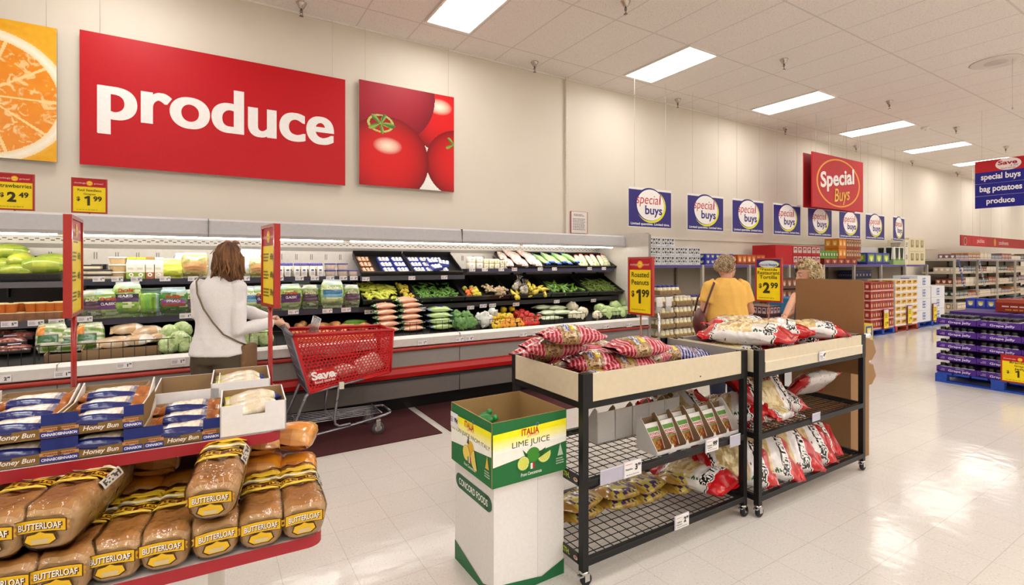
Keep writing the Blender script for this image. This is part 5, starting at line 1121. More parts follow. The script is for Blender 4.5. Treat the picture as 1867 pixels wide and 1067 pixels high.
def pouch_tray(label, x, y, z, n, rz, filled, w=.138, d=.15, hb=.165):
    W = w * n; M = T(x, y, z) @ RZ(rz); gr = '#dad6d3'; br = '#8d7152'
    t = thing('display_tray', label, 'display tray', (x, y, z), rz); m = MB('card')
    m.box(-W / 2, 0, 0, W / 2, d, .004, br); m.box(-W / 2, d - .005, 0, W / 2, d, hb, gr, cols={'f': br}); m.box(-W / 2, 0, 0, W / 2, .004, .022, gr); m.build('tray', t)
    for i in range(n + 1):
        xx = -W / 2 + i * w; s = MB('card'); outl = [(0, 0), (d, 0), (d, hb + .012), (d - .02, hb + .025), (d - .045, hb), (0, .03)]; c0 = gr if i in (0, n) else br
        s.prism(outl, -.002, .002, c0, M=Matrix(((0, 0, 1, xx), (1, 0, 0, 0), (0, 1, 0, 0), (0, 0, 0, 1))), side=gr); s.build('divider', t)
        if 0 < i < n: s = MB('card'); s.poly([(xx - .028, -.001, .0), (xx + .028, -.001, .0), (xx, -.001, .052)], gr); s.poly([(xx + .028, -.0015, .0), (xx - .028, -.0015, .0), (xx, -.0015, .052)], gr); s.build('front_tab', t)
    if filled:
        for i in range(n):
            for k in range(filled[i]): POU(M=M @ T(-W / 2 + (i + .5) * w, .050 + .035 * k, .008 + .014 * k) @ RX(-.42) @ Matrix.Scale(.95, 4), label='potato topping pouch in the %s tray, %s compartment, %s' % ('six-part' if n == 6 else 'small rear', nth(i, n), ('front', 'behind it', 'at the back')[k]), group='potato topping pouches')
    return t
pouch_tray('cardboard display tray of potato topping pouches on the middle shelf of the near rack', 2.44, R1F + .035, .51, 6, .0, (1, 2, 2, 2, 2, 1), .122)
pouch_tray('empty grey cardboard display tray turned backwards behind the pouches', 2.27, 2.33, .51, 5, PI, None, .14, .15, .18)
pouch_tray('small cardboard display tray at the back right of the middle shelf', 2.68, 2.16, .512, 2, .15, (1, 1), .12)

# ---------------------------------------------------------------- lime juice carton on its white stand
LR = .012
t = thing('display_stand', 'white cardboard display stand with a green zigzag base under the lime juice carton', 'display stand', (1.125, 1.985, 0), LR); w = .405; hh = .53
m = MB('card'); m.box(0, 0, 0, w, w, hh, '#e4e1de'); m.box(-.001, -.0015, 0, w * .60, 0, hh, '#e9e6e3'); m.quad((w * .60, -.002, .0), (w * .604, -.002, .0), (w * .604, -.002, hh), (w * .60, -.002, hh), '#b4b0ac'); m.build('column', t)
m = MB('print'); m.poly([(0, -.003, 0), (w, -.003, 0), (w, -.003, .075), (w * .66, -.003, .03), (w * .6, -.003, .035), (0, -.003, .07)], '#1c6a3c'); m.build('green_zigzag', t); m = MB('print'); m.poly([(-.002, w, 0), (-.002, 0, 0), (-.002, 0, .07), (-.002, w * .25, .03), (-.002, w, .10)], '#1c6a3c'); m.build('green_zigzag', t); m = MB('print')
M = frame((-.0025, w * .5, .43), (0, -1, 0), (0, 0, 1)); m.rect(.30, .075, '#1c5a38', M); m.disc(.0375, '#1c5a38', M @ T(-.15, 0, 0), n=16); m.disc(.0375, '#1c5a38', M @ T(.15, 0, 0), n=16); m.text('CONCORD FOODS', M, '#eef2ea', h=.034, w=.30, z=.001, bold=.02); m.build('logo_panel', t)
bx = thing('juice_carton', 'open carton printed LIME JUICE in green and yellow on the white stand', 'carton', (1.10, 1.957, hh + .002), LR); w, h, th = .426, .297, .006
m = MB('card')
for a, out in (((0, 0, w, th), 'f'), ((0, w - th, w, w), 'k'), ((0, th, th, w - th), 'l'), ((w - th, th, w, w - th), 'r')): m.box(a[0], a[1], 0, a[2], a[3], h, '#a88656', cols={out: '#1d6d36'})
m.box(th, th, 0, w - th, w - th, .006, '#a88656'); m.build('carton', bx)
def citrus(m, M, x, y, r, c1, c2, rot=0, half=False):
    A = M @ T(x, y, .002) @ RZ(rot); n = 24; e = PI if half else 2 * PI
    def sec(rr, col, z): m.poly([(rr * math.cos(e * i / n), rr * math.sin(e * i / n), z) for i in range(n + (1 if half else 0))], col, M=A)
    sec(r, c1, 0); sec(r * .9, '#eef0c8', .0006); sec(r * .82, c2, .0012)
    for k in range(9): a = e * k / 9 + .1; m.quad((0, 0, .0016), (r * .8 * math.cos(a - .03), r * .8 * math.sin(a - .03), .0016), (r * .8 * math.cos(a), r * .8 * math.sin(a), .0016), (r * .8 * math.cos(a + .03), r * .8 * math.sin(a + .03), .0016), '#e6eab4', M=A)
def juice_face(M, words, c1, c2, yl, kind):
    m = MB('print'); n = 10
    for i in range(n):   # the printed yellow-to-white band
        y0, y1 = h * .02 + h * .30 * i / n, h * .02 + h * .30 * (i + 1) / n; k = min(1, i / (n - 3)); m.quad((-w / 2 + .003, y0, .0014), (w / 2 - .003, y0 + .012, .0014), (w / 2 - .003, y1 + .012, .0014), (-w / 2 + .003, y1, .0014), mix('#fdfcf4', '#fff416', k ** .7))
    m.poly([(-w / 2 + .003, -h * .18, .0008), (w / 2 - .003, -h * .02, .0008), (w / 2 - .003, h * .1, .0008), (-w / 2 + .003, h * .1, .0008)], '#f6f5ea')
    m.text('ITALIA', Matrix.Identity(4), '#c2302c', h=.032, w=.10, x=-.005, y=h * .27, z=.002, bold=.03); m.text('garden', Matrix.Identity(4), '#d98a9a', h=.016, w=.07, x=.01, y=h * .20, z=.002, shear=.3); m.disc(.010, '#5a7fa8', T(.035, h * .36, .002), n=8, r0=.006); m.text(words, Matrix.Identity(4), '#2a3320', h=.036 if len(words) < 12 else .026, w=.215 if len(words) < 12 else .40, x=.0 if len(words) < 12 else .0, y=h * .085, z=.002, rot=.0)
    I = Matrix.Identity(4)
    if kind == 'lime':
        m.disc(.040, '#3f8a2c', T(.01, -.035, .002), n=20, sy=.9); m.poly([(.04, -.03, .0025), (.085, -.012, .0025), (.06, -.05, .0025)], '#1f5a24'); m.poly([(-.02, -.03, .0025), (-.05, .0, .0025), (-.03, -.05, .0025)], '#1f5a24'); citrus(m, I, -.045, -.065, .034, '#7fb83a', '#d9dd50'); citrus(m, I, .075, -.045, .040, '#7fb83a', '#d9dd50', PI + .35, True)
    else:
        m.disc(.034, '#e0b01c', T(.01, -.03, .002), n=20, sy=1.2); m.poly([(-.03, -.01, .0025), (-.012, .03, .0025), (-.005, -.01, .0025)], '#3a4a1c'); citrus(m, I, -.035, -.06, .038, '#e0b01c', '#ecd046'); citrus(m, I, .06, -.07, .048, '#e0b01c', '#ecd046', PI * .6, True)
    m.rect(.012, .028, '#e9e6e0', I, x=.0, y=-.085, z=.004); m.rect(.012, .028, '#b02a2c', I, x=.012, y=-.085, z=.004); m.rect(.012, .028, '#2c7a3a', I, x=-.012, y=-.085, z=.004); m.text('From Concentrate', I, '#dfe8d8', h=.016, w=.12, x=0, y=-.118, z=.002, shear=.15, bold=.02); m.poly([(.155, -.07, .002), (.19, -.07, .002), (.1725, -.01, .002)], '#e0b92c' if kind != 'lime' else '#b9d0b4'); m.lines(3, .05, .035, '#b9d0b4', I, x=.172, y=-.095, seed=4)
    for i in range(len(m.v)): m.v[i] = tuple(M @ Vector(m.v[i]))
    return m
juice_face(frame((w / 2, -.0012, h / 2), (1, 0, 0), (0, 0, 1)), 'LIME JUICE', 1, 1, 1, 'lime').build('printed_panel', bx); juice_face(frame((-.0012, w / 2, h / 2), (0, -1, 0), (0, 0, 1)), 'LEMON JUICE FROM ITALY', 1, 1, 1, 'lemon').build('printed_panel', bx)
m = MB('paper'); M = frame((-.0035, w * .90, h * .72), (0, -1, 0), (0, 0, 1)); m.rect(.085, .075, '#e9e6ec', M); m.text('99¢', M, '#2c2a30', h=.03, w=.036, x=.02, z=.001, bold=.04); m.lines(3, .035, .03, '#77747c', M, x=-.022, seed=3); o = m.build('price_sticker', bx)
def juice_bottle(col, cap):
    def mk():
        t = thing('juice_bottle', 'x', 'bottle'); m = MB('plastic'); m.lathe([(.006, -.05), (.03, -.04), (.04, -.005), (.034, .025), (.016, .045), (.013, .052)], col, n=18); m.build('bottle', t); m = MB('plastic'); m.lathe([(.016, .05), (.016, .066), (.012, .070)], cap, n=14); m.build('cap', t); return t
    return Kind(mk)
LB, LM = juice_bottle('#1d7a34', '#2c9a44'), juice_bottle('#e0cc2c', '#3c8a34')
R = rnd(5); Mx = T(1.10, 1.957, hh + .01) @ RZ(LR)
for k in range(3):
    for i in range(4):
        for j in range(4): LB(M=Mx @ T(.06 + .10 * i, .06 + .10 * j, .05 + .085 * k * .9) @ RZ(R.uniform(0, 6)) @ RX(R.uniform(-.5, .5)), label='green lime-shaped juice bottle in the open carton', group='lime juice bottles') if (k < 1 or (j > 1 and i < 2 and k < 2)) else None
LM(M=Mx @ T(.19, .20, .16) @ RX(.8), label='yellow lemon-shaped juice bottle lying among the green ones'); LB(M=Mx @ T(.09, .23, .22) @ RZ(1) @ RX(1.2), label='green lime-shaped juice bottle on top at the left of the carton'); LB(M=Mx @ T(.13, .31, .20) @ RZ(2) @ RX(1.0), label='green lime-shaped juice bottle on top at the back of the carton')

# ---------------------------------------------------------------- tall brown shipper at the end of the chip rack
t = thing('shipper_display', 'tall brown cardboard shipper display standing at the right end of the chip rack', 'shipper display', (4.285, 1.915, 0)); br = '#96724a'
m = MB('card'); m.box(0, 0, 0, .30, .46, .95, br); m.build('body', t)
m = MB('card'); P = []
y0, y1, za, zb_ = -.095, .42, .70, 1.43; r = .035
for (cx, cy, a0) in ((y1, za, None), (y1 - r, zb_ - r, 0), (y0 + r, zb_ - r, 90), (y0, za, None)):
    if a0 is None: P.append((cx, cy))
    else: P += [(cx + r * math.cos(math.radians(a0 + k * 18)), cy + r * math.sin(math.radians(a0 + k * 18))) for k in range(6)]
m.prism(P, 0, .008, '#8a633c', M=Matrix(((0, 0, 1, -.012), (1, 0, 0, 0), (0, 1, 0, 0), (0, 0, 0, 1)))); m.build('header_board', t)
for k, zz in enumerate((.56, .76)):
    m = MB('card'); pr = [(.30, zz), (.40, zz + .0), (.47, zz + .06), (.42, zz + .16), (.30, zz + .19)]; m.prism([(a, b_) for a, b_ in pr], .0, .40, br, M=Matrix(((1, 0, 0, 0), (0, 0, 1, .02), (0, 1, 0, 0), (0, 0, 0, 1)))); m.build('tray', t)
    m = MB('film'); 
    for q in range(4): m.rbox(.31 + .01 * q, .03 + q * .09, zz + .17, .42, .10 + q * .09, zz + .215, ('#d9d4de', '#5a5a9a', '#c9c4d4', '#e6e0e6')[q], .012)
    o = m.build('snack_packs', t)
# ================================================================ red-edged bread display in the foreground
BM = T(0, 1.43, 0) @ RZ(-.05)
br_ = thing('bread_display', 'white two-shelf bread display with red shelf edges in the left foreground', 'display rack', (0, 1.43, 0), -.05)
BL = -1.15
def red_shelf(x1, y0, y1, zt, lab):
    m = MB('satin'); r = .03
    P = [(BL, y0)] + [(x1 - r + r * math.sin(PI / 2 * k / 5), y0 + r - r * math.cos(PI / 2 * k / 5)) for k in range(6)] + [(x1, y1), (BL, y1)]
    m.prism(P, zt - .012, zt, '#dcd8d4'); o = m.build('shelf', br_)
    m = MB('satin'); Q = [(a, b_) for a, b_ in P[:8]]
    for i in range(len(Q) - 1): (a, b_), (c, d) = Q[i], Q[i + 1]; a += .0025 * i / 6; b_ -= .0025 * (1 - i / 6); c += .0025 * (i + 1) / 6; d -= .0025 * (1 - (i + 1) / 6); m.quad((a, b_, zt - .026), (c, d, zt - .026), (c, d, zt + .001), (a, b_, zt + .001), '#a01523'); m.quad((a, b_ - 0, zt + .001), (c, d, zt + .001), (c, d + .004, zt + .0012), (a, b_ + .004, zt + .0012), '#d9c9c9')
    m.build('edge_strip', o, lab); return o
red_shelf(.165, 0, .60, 1.115, 'dark red shelf edge'); red_shelf(.245, -.165, .40, .905, 'dark red shelf edge')
m = MB('satin'); m.box(BL, .09, 0, .0, .45, .88, '#e4e0dd'); m.box(.0, .10, 0, .03, .45, .88, '#c9c2b8'); m.build('base_cabinet', br_)
m = MB('satin'); m.box(-.04, .34, .905, -.005, .375, 1.103, '#a8906c'); m.box(BL, .375, .905, .165, .39, 1.103, '#6e4a3c'); m.build('upright', br_)

def loaf_col(u, v): return C('#c98a4c')
def make_loaf(kind):
    def mk():
        t = thing('bread_loaf', 'x', 'bread loaf'); L, w, h = .27, .050, .088
        def prof(a):
            c, s_ = math.cos(a), math.sin(a); x = w * math.copysign(abs(c) ** .62, c); z = h / 2 + h / 2 * math.copysign(abs(s_) ** .7, s_)
            k = z / h; x *= .90 + .14 * max(0, min(1, (k - .35) / .3)); z -= .006 * math.exp(-(x / .014) ** 2) if s_ > .5 else 0; return x, z
        def pos(u, v, off=0.0):
            e = min(u, 1 - u) / .10; k = 1 - .30 * max(0, 1 - e) ** 2.4; a = 2 * PI * v; x, z = prof(a); zz = h / 2 + (z - h / 2) * k
            nx, nz = math.cos(a), math.sin(a); return Vector((x * k + nx * off, (u - 0) * L, zz - (1 - k) * h * .10 + nz * off + .002 * noise.noise(Vector((x * 40, u * 9, z * 40)))))
        def col(u, v):
            s_ = math.sin(2 * PI * v); n_ = noise.noise(Vector((u * 8, v * 10, 2))) * .5
            return mix('#eebf82', '#c8863f', max(0, min(1, s_ * 1.2 - .15 + n_ * .6))) if .03 < u < .97 else mix('#ecc184', '#d99f62', .5 + n_)
        m = MB('bread'); m.grid(lambda u, v: pos(u, v), 30, 28, col, 'bread', cv=True); m.grid(lambda u, v: pos(0, u) * (1 - v) + Vector((0, -.004, h * .45)) * v, 28, 5, lambda u, v: mix('#f0c88c', '#dca66a', .5 + .6 * noise.noise(Vector((u * 6, v * 5, 7)))), 'bread', cu=True); m.grid(lambda u, v: pos(1, u) * (1 - v) + Vector((0, L, h * .45)) * v, 28, 2, '#b98048', 'bread', cu=True); m.build('loaf', t)
        # the clear printed wrapper, gathered behind
        m = MB('clear_wrap'); R = rnd(3)
        def wrap(u, v):
            q = min(1, u / .82); p = pos(q, v, .004 + .002 * noise.noise(Vector((math.cos(v * 6.28) * 4, u * 14, math.sin(v * 6.28) * 4))))
            if u > .82:
                k = (u - .82) / .18; rr = [1, .45, .16, .30, .42][min(4, int(k * 4.99))]; p = Vector((p.x * rr, L + k * .10, h * .5 + (p.z - h * .5) * rr + .012 * k))
            return p
        m.grid(wrap, 28, 28, '#ffffff', 'clear_wrap', cv=True); m.grid(lambda u, v: pos(0, u, .004) * (1 - v) + Vector((0, -.009, h * .45)) * v, 28, 3, '#ffffff', 'clear_wrap', cu=True); m.build('wrapper', t)
        # printing: ribbon on the heel, emblem on the crown
        m = MB('print'); Fr = frame((0, -.0105, h * .52), (1, 0, 0), (0, 0, 1))
        def ft(a, b_): return Fr @ Vector((a, b_ - a * a * 2.2, .0015 - a * a * 1.0))
        def patch(pts, c, z=0): m.poly([tuple(Fr @ Vector((a, b_, z - a * a * 1.0))) for a, b_ in pts], c)
        def ribbon(w_, h_, y, c, z):
            n = 8
            for i in range(n): a, b_ = -w_ + 2 * w_ * i / n, -w_ + 2 * w_ * (i + 1) / n; f = lambda q: y - q * q * 2.2; patch([(a, f(a) - h_), (b_, f(b_) - h_), (b_, f(b_) + h_), (a, f(a) + h_)], c, z)
        ribbon(.041, .0125, .012, '#4a2c10', .0004); ribbon(.039, .0112, .012, '#e2b21c', .0008); patch([(-.046, .000), (-.037, .004), (-.037, .018), (-.046, .014), (-.042, .008)], '#c9921a', .0003); patch([(.046, .000), (.037, .004), (.037, .018), (.046, .014), (.042, .008)], '#c9921a', .0003)
        m.text('BUTTERLOAF', Matrix.Identity(4), '#4a1a14', h=.0135, w=.068, y=.0115, fn=lambda a, b_: Fr @ Vector((a + .0006, b_ - a * a * 2.2 - .0006, .0014 - a * a)), bold=.07); m.text('BUTTERLOAF', Matrix.Identity(4), '#f2ead8', h=.0125, w=.066, y=.012, fn=lambda a, b_: Fr @ Vector((a, b_ - a * a * 2.2, .0022 - a * a)), bold=.02)
        patch([(-.022, -.004), (-.012, -.003), (-.006, .000), (.006, .000), (.012, -.003), (.022, -.004), (.027, -.018), (.016, -.026), (-.016, -.026), (-.027, -.018)], '#4a2c10', .0006); patch([(-.020, -.006), (-.008, -.004), (0, .0), (.008, -.004), (.020, -.006), (.024, -.017), (.014, -.024), (-.014, -.024), (-.024, -.017)], '#e0b224', .0010); patch([(-.014, -.014), (.014, -.014), (.012, -.022), (-.012, -.022)], '#c9b48a', .0014)
        m.build('heel_print', t); m = MB('print')
        def top(a, b_, off=.0055): vv = .25 - a / (.205); return pos(b_ / L, vv, off)
        def tpatch(pts, c, off):
            n = len(pts); m.poly([tuple(top(a, b_, off)) for a, b_ in pts], c)
        def tband(y, h_, w_, c, off):
            n = 10
            for i in range(n):
                a, b_ = -w_ + 2 * w_ * i / n, -w_ + 2 * w_ * (i + 1) / n; f = lambda q: y - q * q * 4; tpatch([(a, f(a) - h_), (b_, f(b_) - h_), (b_, f(b_) + h_), (a, f(a) + h_)], c, off)
        tband(.135, .0125, .038, '#4a2c10', .0052); tband(.135, .011, .036, '#d9a81c', .0058); m.text('BUTTERLOAF', Matrix.Identity(4), '#5a2416', h=.014, w=.06, y=.135, fn=lambda a, b_: top(a, b_ - a * a * 4, .0066), bold=.04)
        for (ex, ey, ew, eh, c) in ((0, .175, .036, .022, '#4a2c10'), (0, .175, .033, .019, '#dcb024'), (.008, .205, .018, .016, '#e2b82c'), (-.016, .195, .012, .010, '#d9a81c'), (0, .172, .026, .007, '#e6d8b0'), (-.004, .112, .022, .007, '#e2c04a')):
            off = .0055 + .0008 * (c != '#4a2c10') + .0006 * (ew < .03); N_ = 12
            for q in range(4): m.poly([tuple(top(ex + ew * math.cos(2 * PI * i / N_) * 1.0, ey + eh * math.sin(2 * PI * i / N_), off)) for i in range(N_ * q // 4, N_ * (q + 1) // 4 + 1)] + [tuple(top(ex, ey, off))], c)
        m.build('crown_print', t); m = MB('print')
        for sx in (1,): m.grid(lambda u, v: pos((.10 + .085 * u) / L, .06 + .075 * v, .006), 6, 3, '#c9c2b4', 'print'); m.grid(lambda u, v: pos((.107 + .07 * u) / L, .075 + .045 * v, .0068), 10, 4, lambda u, v: C('#4a443c') if noise.noise(Vector((u * 30, v * 14, 1))) > 0 else C('#c9c2b4'), 'print')
        m.build('side_label', t); return t
    return Kind(mk)
LOAF = make_loaf(0)
def loaf(px, y, z, rz, rx, lab, sc=1.0):
    x = X_at(px, 1.43 + y + .0) ; p = BM.inverted() @ Vector((x, 1.43 + y, 0)); LOAF(M=BM @ T(p.x, y, z) @ RZ(rz) @ RX(rx), label='wrapped loaf of bread, ' + lab, group='loaves on the lower shelf')
    if sc != 1: pass
zb = .907
loaf(553, -.178, zb, -.02, 0, 'rightmost in the front row of the lower shelf'); loaf(476, -.176, zb, -.05, 0, 'second from the right in the front row'); loaf(395, -.172, zb, .05, 0, 'third from the right, under another loaf'); loaf(386, -.19, zb + .094, -.12, .10, 'tilted loaf on top of the third from the right')
loaf(297, -.17, zb, -.1, 0, 'fourth from the right in the front row'); loaf(203, -.166, zb, -.12, 0, 'fifth from the right in the front row'); loaf(104, -.176, zb, -.14, 0, 'sixth from the right, under another loaf'); loaf(76, -.17, zb + .094, -.22, .02, 'on top of the sixth from the right'); loaf(2, -.17, zb, -.15, 0, 'low at the left edge of the view'); loaf(-30, -.17, zb + .094, -.15, 0, 'upper one at the left edge of the view')
# bun bags in the second row
BUN = flat_bag(.19, .12, .09, lambda u, v: C('#d98a1e') if (.28 < u < .62 and .08 < v < .42) else (C('#e0b83a') if u > .62 and noise.noise(Vector((u * 20, v * 16, 3))) > .05 else mix('#b9743a', '#d29a5a', .5 + blot(u, v, 10, 3))), 83, 'bun_bag')
for px, y, z, rz, lab in ((535, .16, zb + .01, 1.5, 'behind the rightmost loaf'), (470, .15, zb + .03, 1.4, 'behind the second loaf from the right'), (535, .22, zb + .085, 1.3, 'yellow-printed, upper one at the right end'), (462, .18, zb + .10, 1.7, 'orange-printed, upper one beside the tan upright'), (330, .17, zb + .01, 1.6, 'in the dark left of the tan upright'), (250, .16, zb + .02, 1.5, 'in the dark behind the fourth loaf'), (280, .19, zb + .09, 1.6, 'upper one in the dark behind the fourth loaf'), (180, .16, zb + .02, 1.5, 'in the dark behind the fifth loaf'), (190, .18, zb + .10, 1.4, 'upper one in the dark behind the fifth loaf'), (100, .17, zb + .06, 1.5, 'in the dark behind the sixth loaf'), (20, .17, zb + .05, 1.5, 'in the dark at the left edge')):
    x = X_at(px, 1.43 + y); p = BM.inverted() @ Vector((x, 1.43 + y, 0)); BUN(M=BM @ T(p.x, y, z) @ RZ(rz) @ RX(.1), label='bag of buns ' + lab, group='bun bags')

# ---------------------------------------------------------------- honey bun boxes
GOLD, NAVY = '#7d5f2c', '#17276e'
def make_bun_box(W=.156, Dp=.178, Hh=.052):
    def mk():
        t = thing('honey_bun_box', 'x', 'box'); th = .003; m = MB('card'); lo = .021; cw = W * .24
        m.box(-W / 2, 0, 0, W / 2, Dp, th, '#8a6c44'); m.box(-W / 2, 0, 0, W / 2, th, lo, GOLD, cols={'k': '#a8895c'})
        for sx in (-1, 1):
            x0, x1 = (-W / 2, -W / 2 + cw) if sx < 0 else (W / 2 - cw, W / 2); m.box(x0, 0, lo, x1, th, Hh, NAVY, cols={'k': '#a8895c'}); m.box(x0, -.0004, lo, x1, 0, lo + .006, GOLD)
            xs = -W / 2 if sx < 0 else W / 2 - th; m.box(xs, th, 0, xs + th, Dp, Hh * 1.0, '#cdc2b4', cols={'l': GOLD if sx < 0 else '#a8895c', 'r': '#a8895c' if sx < 0 else GOLD}); m.add([(xs, Dp, Hh), (xs, Dp * .5, Hh), (xs, Dp, Hh * 1.55), (xs + th, Dp, Hh), (xs + th, Dp * .5, Hh), (xs + th, Dp, Hh * 1.55)], [(0, 1, 2), (3, 5, 4), (1, 4, 5, 2)], '#d6cfc6')
        m.box(-W / 2, Dp - th, 0, W / 2, Dp, Hh * 1.15, '#a8895c'); m.build('box', t)
        m = MB('print'); M = frame((0, -.0006, 0), (1, 0, 0), (0, 0, 1)); m.text('Honey Bun', M, '#efe6d8', h=.0135, w=.064, y=.0105, shear=.25, bold=.02); m.build('lettering', t)
        for sx in (-1, 1): m = MB('print'); m.rect(.037, .012, '#26308c', M, x=sx * W * .37, y=.0075, z=.0004); m.text('CINNABON', M, '#e6e4ee', h=.0065, w=.032, x=sx * W * .37, y=.0078, z=.0012, bold=.03); m.rect(.03, .007, '#c08a5c', M, x=sx * W * .37 + (.004 if sx < 0 else -.004), y=.0195, z=.0012); m.lines(1, .026, .004, '#7a2c2a', M, x=sx * W * .37, y=.0195, z=.002, seed=2); m.lines(1, .012, .003, '#e0d8cc', M, x=sx * W * .37, y=.0150, z=.002, seed=3); m.build('corner_logo', t)
        return t
    return Kind(mk)
BOX = make_bun_box()
def bun_col(u, v):
    if u < .20 or u > .84: return mix('#c0783a', '#9a5626', .5 + blot(u, v, 12, 4))
    if v > .30 and v < .60: return C('#141f62')
    if .05 < v < .32: return mix('#eee2d2', '#c9a27e', max(0, 1.6 * noise.noise(Vector((u * 22, v * 10, 5))))) if .25 < u < .72 else mix('#141f62', '#e6dccd', .5 + .9 * noise.noise(Vector((u * 18, v * 14, 6))))
    return C('#141f62')
BUNW = flat_bag(.145, .058, .042, bun_col, 91, 'honey_bun', lump=.002)
def bun_box(px0, px1, y, z, lab, rows=4, rz=0.0, top=True):
    pc = (px0 + px1) / 2; x = X_at(pc, 1.43 + y); p = BM.inverted() @ Vector((x, 1.43 + y, 0)); A = BM @ T(p.x, y, z) @ RZ(rz); BOX(M=A, label='honey bun box, ' + lab, group='honey bun boxes')
    for r_ in range(min(rows, 3)): BUNW(M=A @ T(.0, .034 + .054 * r_, .006 + .014 * r_) @ RX(.22), label='blue-wrapped honey bun in the %s, %s' % (lab.split(',')[0], ('front one', 'second one', 'third one', 'back one')[r_]), group='honey buns')
zt = 1.117
bun_box(-57, 101, .006, zt, 'lower box of the stack at the left edge', 1); bun_box(-57, 101, .006, zt + .054, 'upper box of the stack at the left edge', 4)
bun_box(103, 262, .006, zt, 'lower box of the middle stack', 1); bun_box(103, 262, .006, zt + .054, 'upper box of the middle stack', 4); bun_box(265, 403, .006, zt, 'single box beside the white box', 4)
def white_box(px, y, z, W, Dp, Hh, lab, notch=False, low=None):
    x = X_at(px, 1.43 + y); p = BM.inverted() @ Vector((x, 1.43 + y, 0)); A = BM @ T(p.x, y, z); t = thing('pastry_box', lab, 'box'); t.matrix_basis = A; th = .003; wh = '#e6e3e2'; fh = low or Hh; m = MB('card'); br = '#9a7c58'
    m.box(-W / 2, 0, 0, W / 2, Dp, th, br)
    if notch:
        q = W * .17
        m.box(-W / 2, 0, 0, -q, th, fh, wh); m.box(q, 0, 0, W / 2, th, fh, wh); m.box(-q, 0, 0, q, th, fh - .028, wh)
    else: m.box(-W / 2, 0, 0, W / 2, th, fh, wh, cols={'k': br})
    for sx in (-1, 1): xs = -W / 2 if sx < 0 else W / 2 - th; m.add([(xs, 0, 0), (xs + th, 0, 0), (xs + th, Dp, 0), (xs, Dp, 0), (xs, 0, fh), (xs + th, 0, fh), (xs + th, Dp, Hh), (xs, Dp, Hh)], [(0, 1, 5, 4), (1, 2, 6, 5), (3, 0, 4, 7), (4, 5, 6, 7), (2, 3, 7, 6)], [wh, wh if sx > 0 else br, br if sx > 0 else wh, wh, wh])
    m.box(-W / 2, Dp - th, 0, W / 2, Dp, Hh, wh, cols={'f': br}); m.build('box', t); return A
A = white_box(463, .0, zt, .150, .155, .085, 'white cardboard box with a hand notch at the right end of the top shelf', True, .078)
PK = flat_bag(.135, .075, .05, lambda u, v: C('#d9d04a') if (u < .3 and v < .2) or (u > .8 and .1 < v < .3) else (mix('#e9e0cc', '#d0bfa0', .5 + blot(u, v, 8, 5)) if u < .86 else C('#3a4a9a')), 95, 'pastry_pack', lump=.002)
for k, (y, z, lab) in enumerate(((.043, .004, 'lower front'), (.112, .004, 'lower back'), (.045, .034, 'upper front'), (.112, .040, 'upper back'))): PK(M=A @ T(0, y, z) @ RZ(.05 * k), label='white pastry pack in the notched white box, ' + lab, group='pastry packs')
A = white_box(340, .195, zt, .152, .16, .098, 'empty white cardboard box behind the single honey bun box', False, .085)
A = white_box(440, .195, zt, .150, .16, .108, 'white cardboard box of pastries behind the notched one', False, .098)
for k in range(2): PK(M=A @ T(0, .045 + .07 * k, .058) @ RX(.1), label='white pastry pack in the rear white box, %s' % ('front', 'back')[k], group='pastry packs')
for k in range(2): PK(M=A @ T(0, .045 + .07 * k, .010), label='white pastry pack at the bottom of the rear white box, %s' % ('front', 'back')[k], group='pastry packs')
for px, lab in ((45, 'behind the left stack'), (185, 'behind the middle stack')):
    x = X_at(px, 1.43 + .25); p = BM.inverted() @ Vector((x, 1.68, 0)); o = open_carton('brown_carton', 'open brown carton ' + lab + ' of honey bun boxes', .17, .20, .085, '#9a7c58', (0, 0, 0), t_=.003, cat='carton'); o.matrix_basis = BM @ T(p.x, .30, zt)
list_sign('tall yellow sign of 69 cent prices on a red pole behind the bun boxes', BM @ Vector((-.43, .63, 1.117)) if False else Vector((-.353, 2.05, 1.117)), PI / 2 + .05, .215, .285, .285, True)
list_sign('narrow yellow price list sign seen edge-on on a red pole beside the woman in white', Vector((.193, 1.935, 1.117)), -PI / 2 + .15, .15, .265, .295, True)

# the display carries on to the left, outside the view
for k, x in enumerate((-.53, -.70, -.87)):
    for j in range(2): BOX(M=BM @ T(x, .006, zt + .054 * j), label='honey bun box on the display, outside the view', group='honey bun boxes outside the view')
    LOAF(M=BM @ T(x + .12, -.17, zb), label='wrapped loaf of bread on the display, outside the view', group='loaves outside the view'); LOAF(M=BM @ T(x + .02, -.17, zb), label='wrapped loaf of bread on the display, outside the view', group='loaves outside the view')
# ================================================================ the red shopping cart
CT = (1.05, 4.66); cart = thing('shopping_cart', 'red plastic shopping cart with a grey frame pushed by the woman in white', 'shopping cart', (CT[0], CT[1], 0)); GR = '#8d8a90'; RD = '#bf0f14'
def L_(x, y, z): return Vector((x - CT[0], y - CT[1], z))
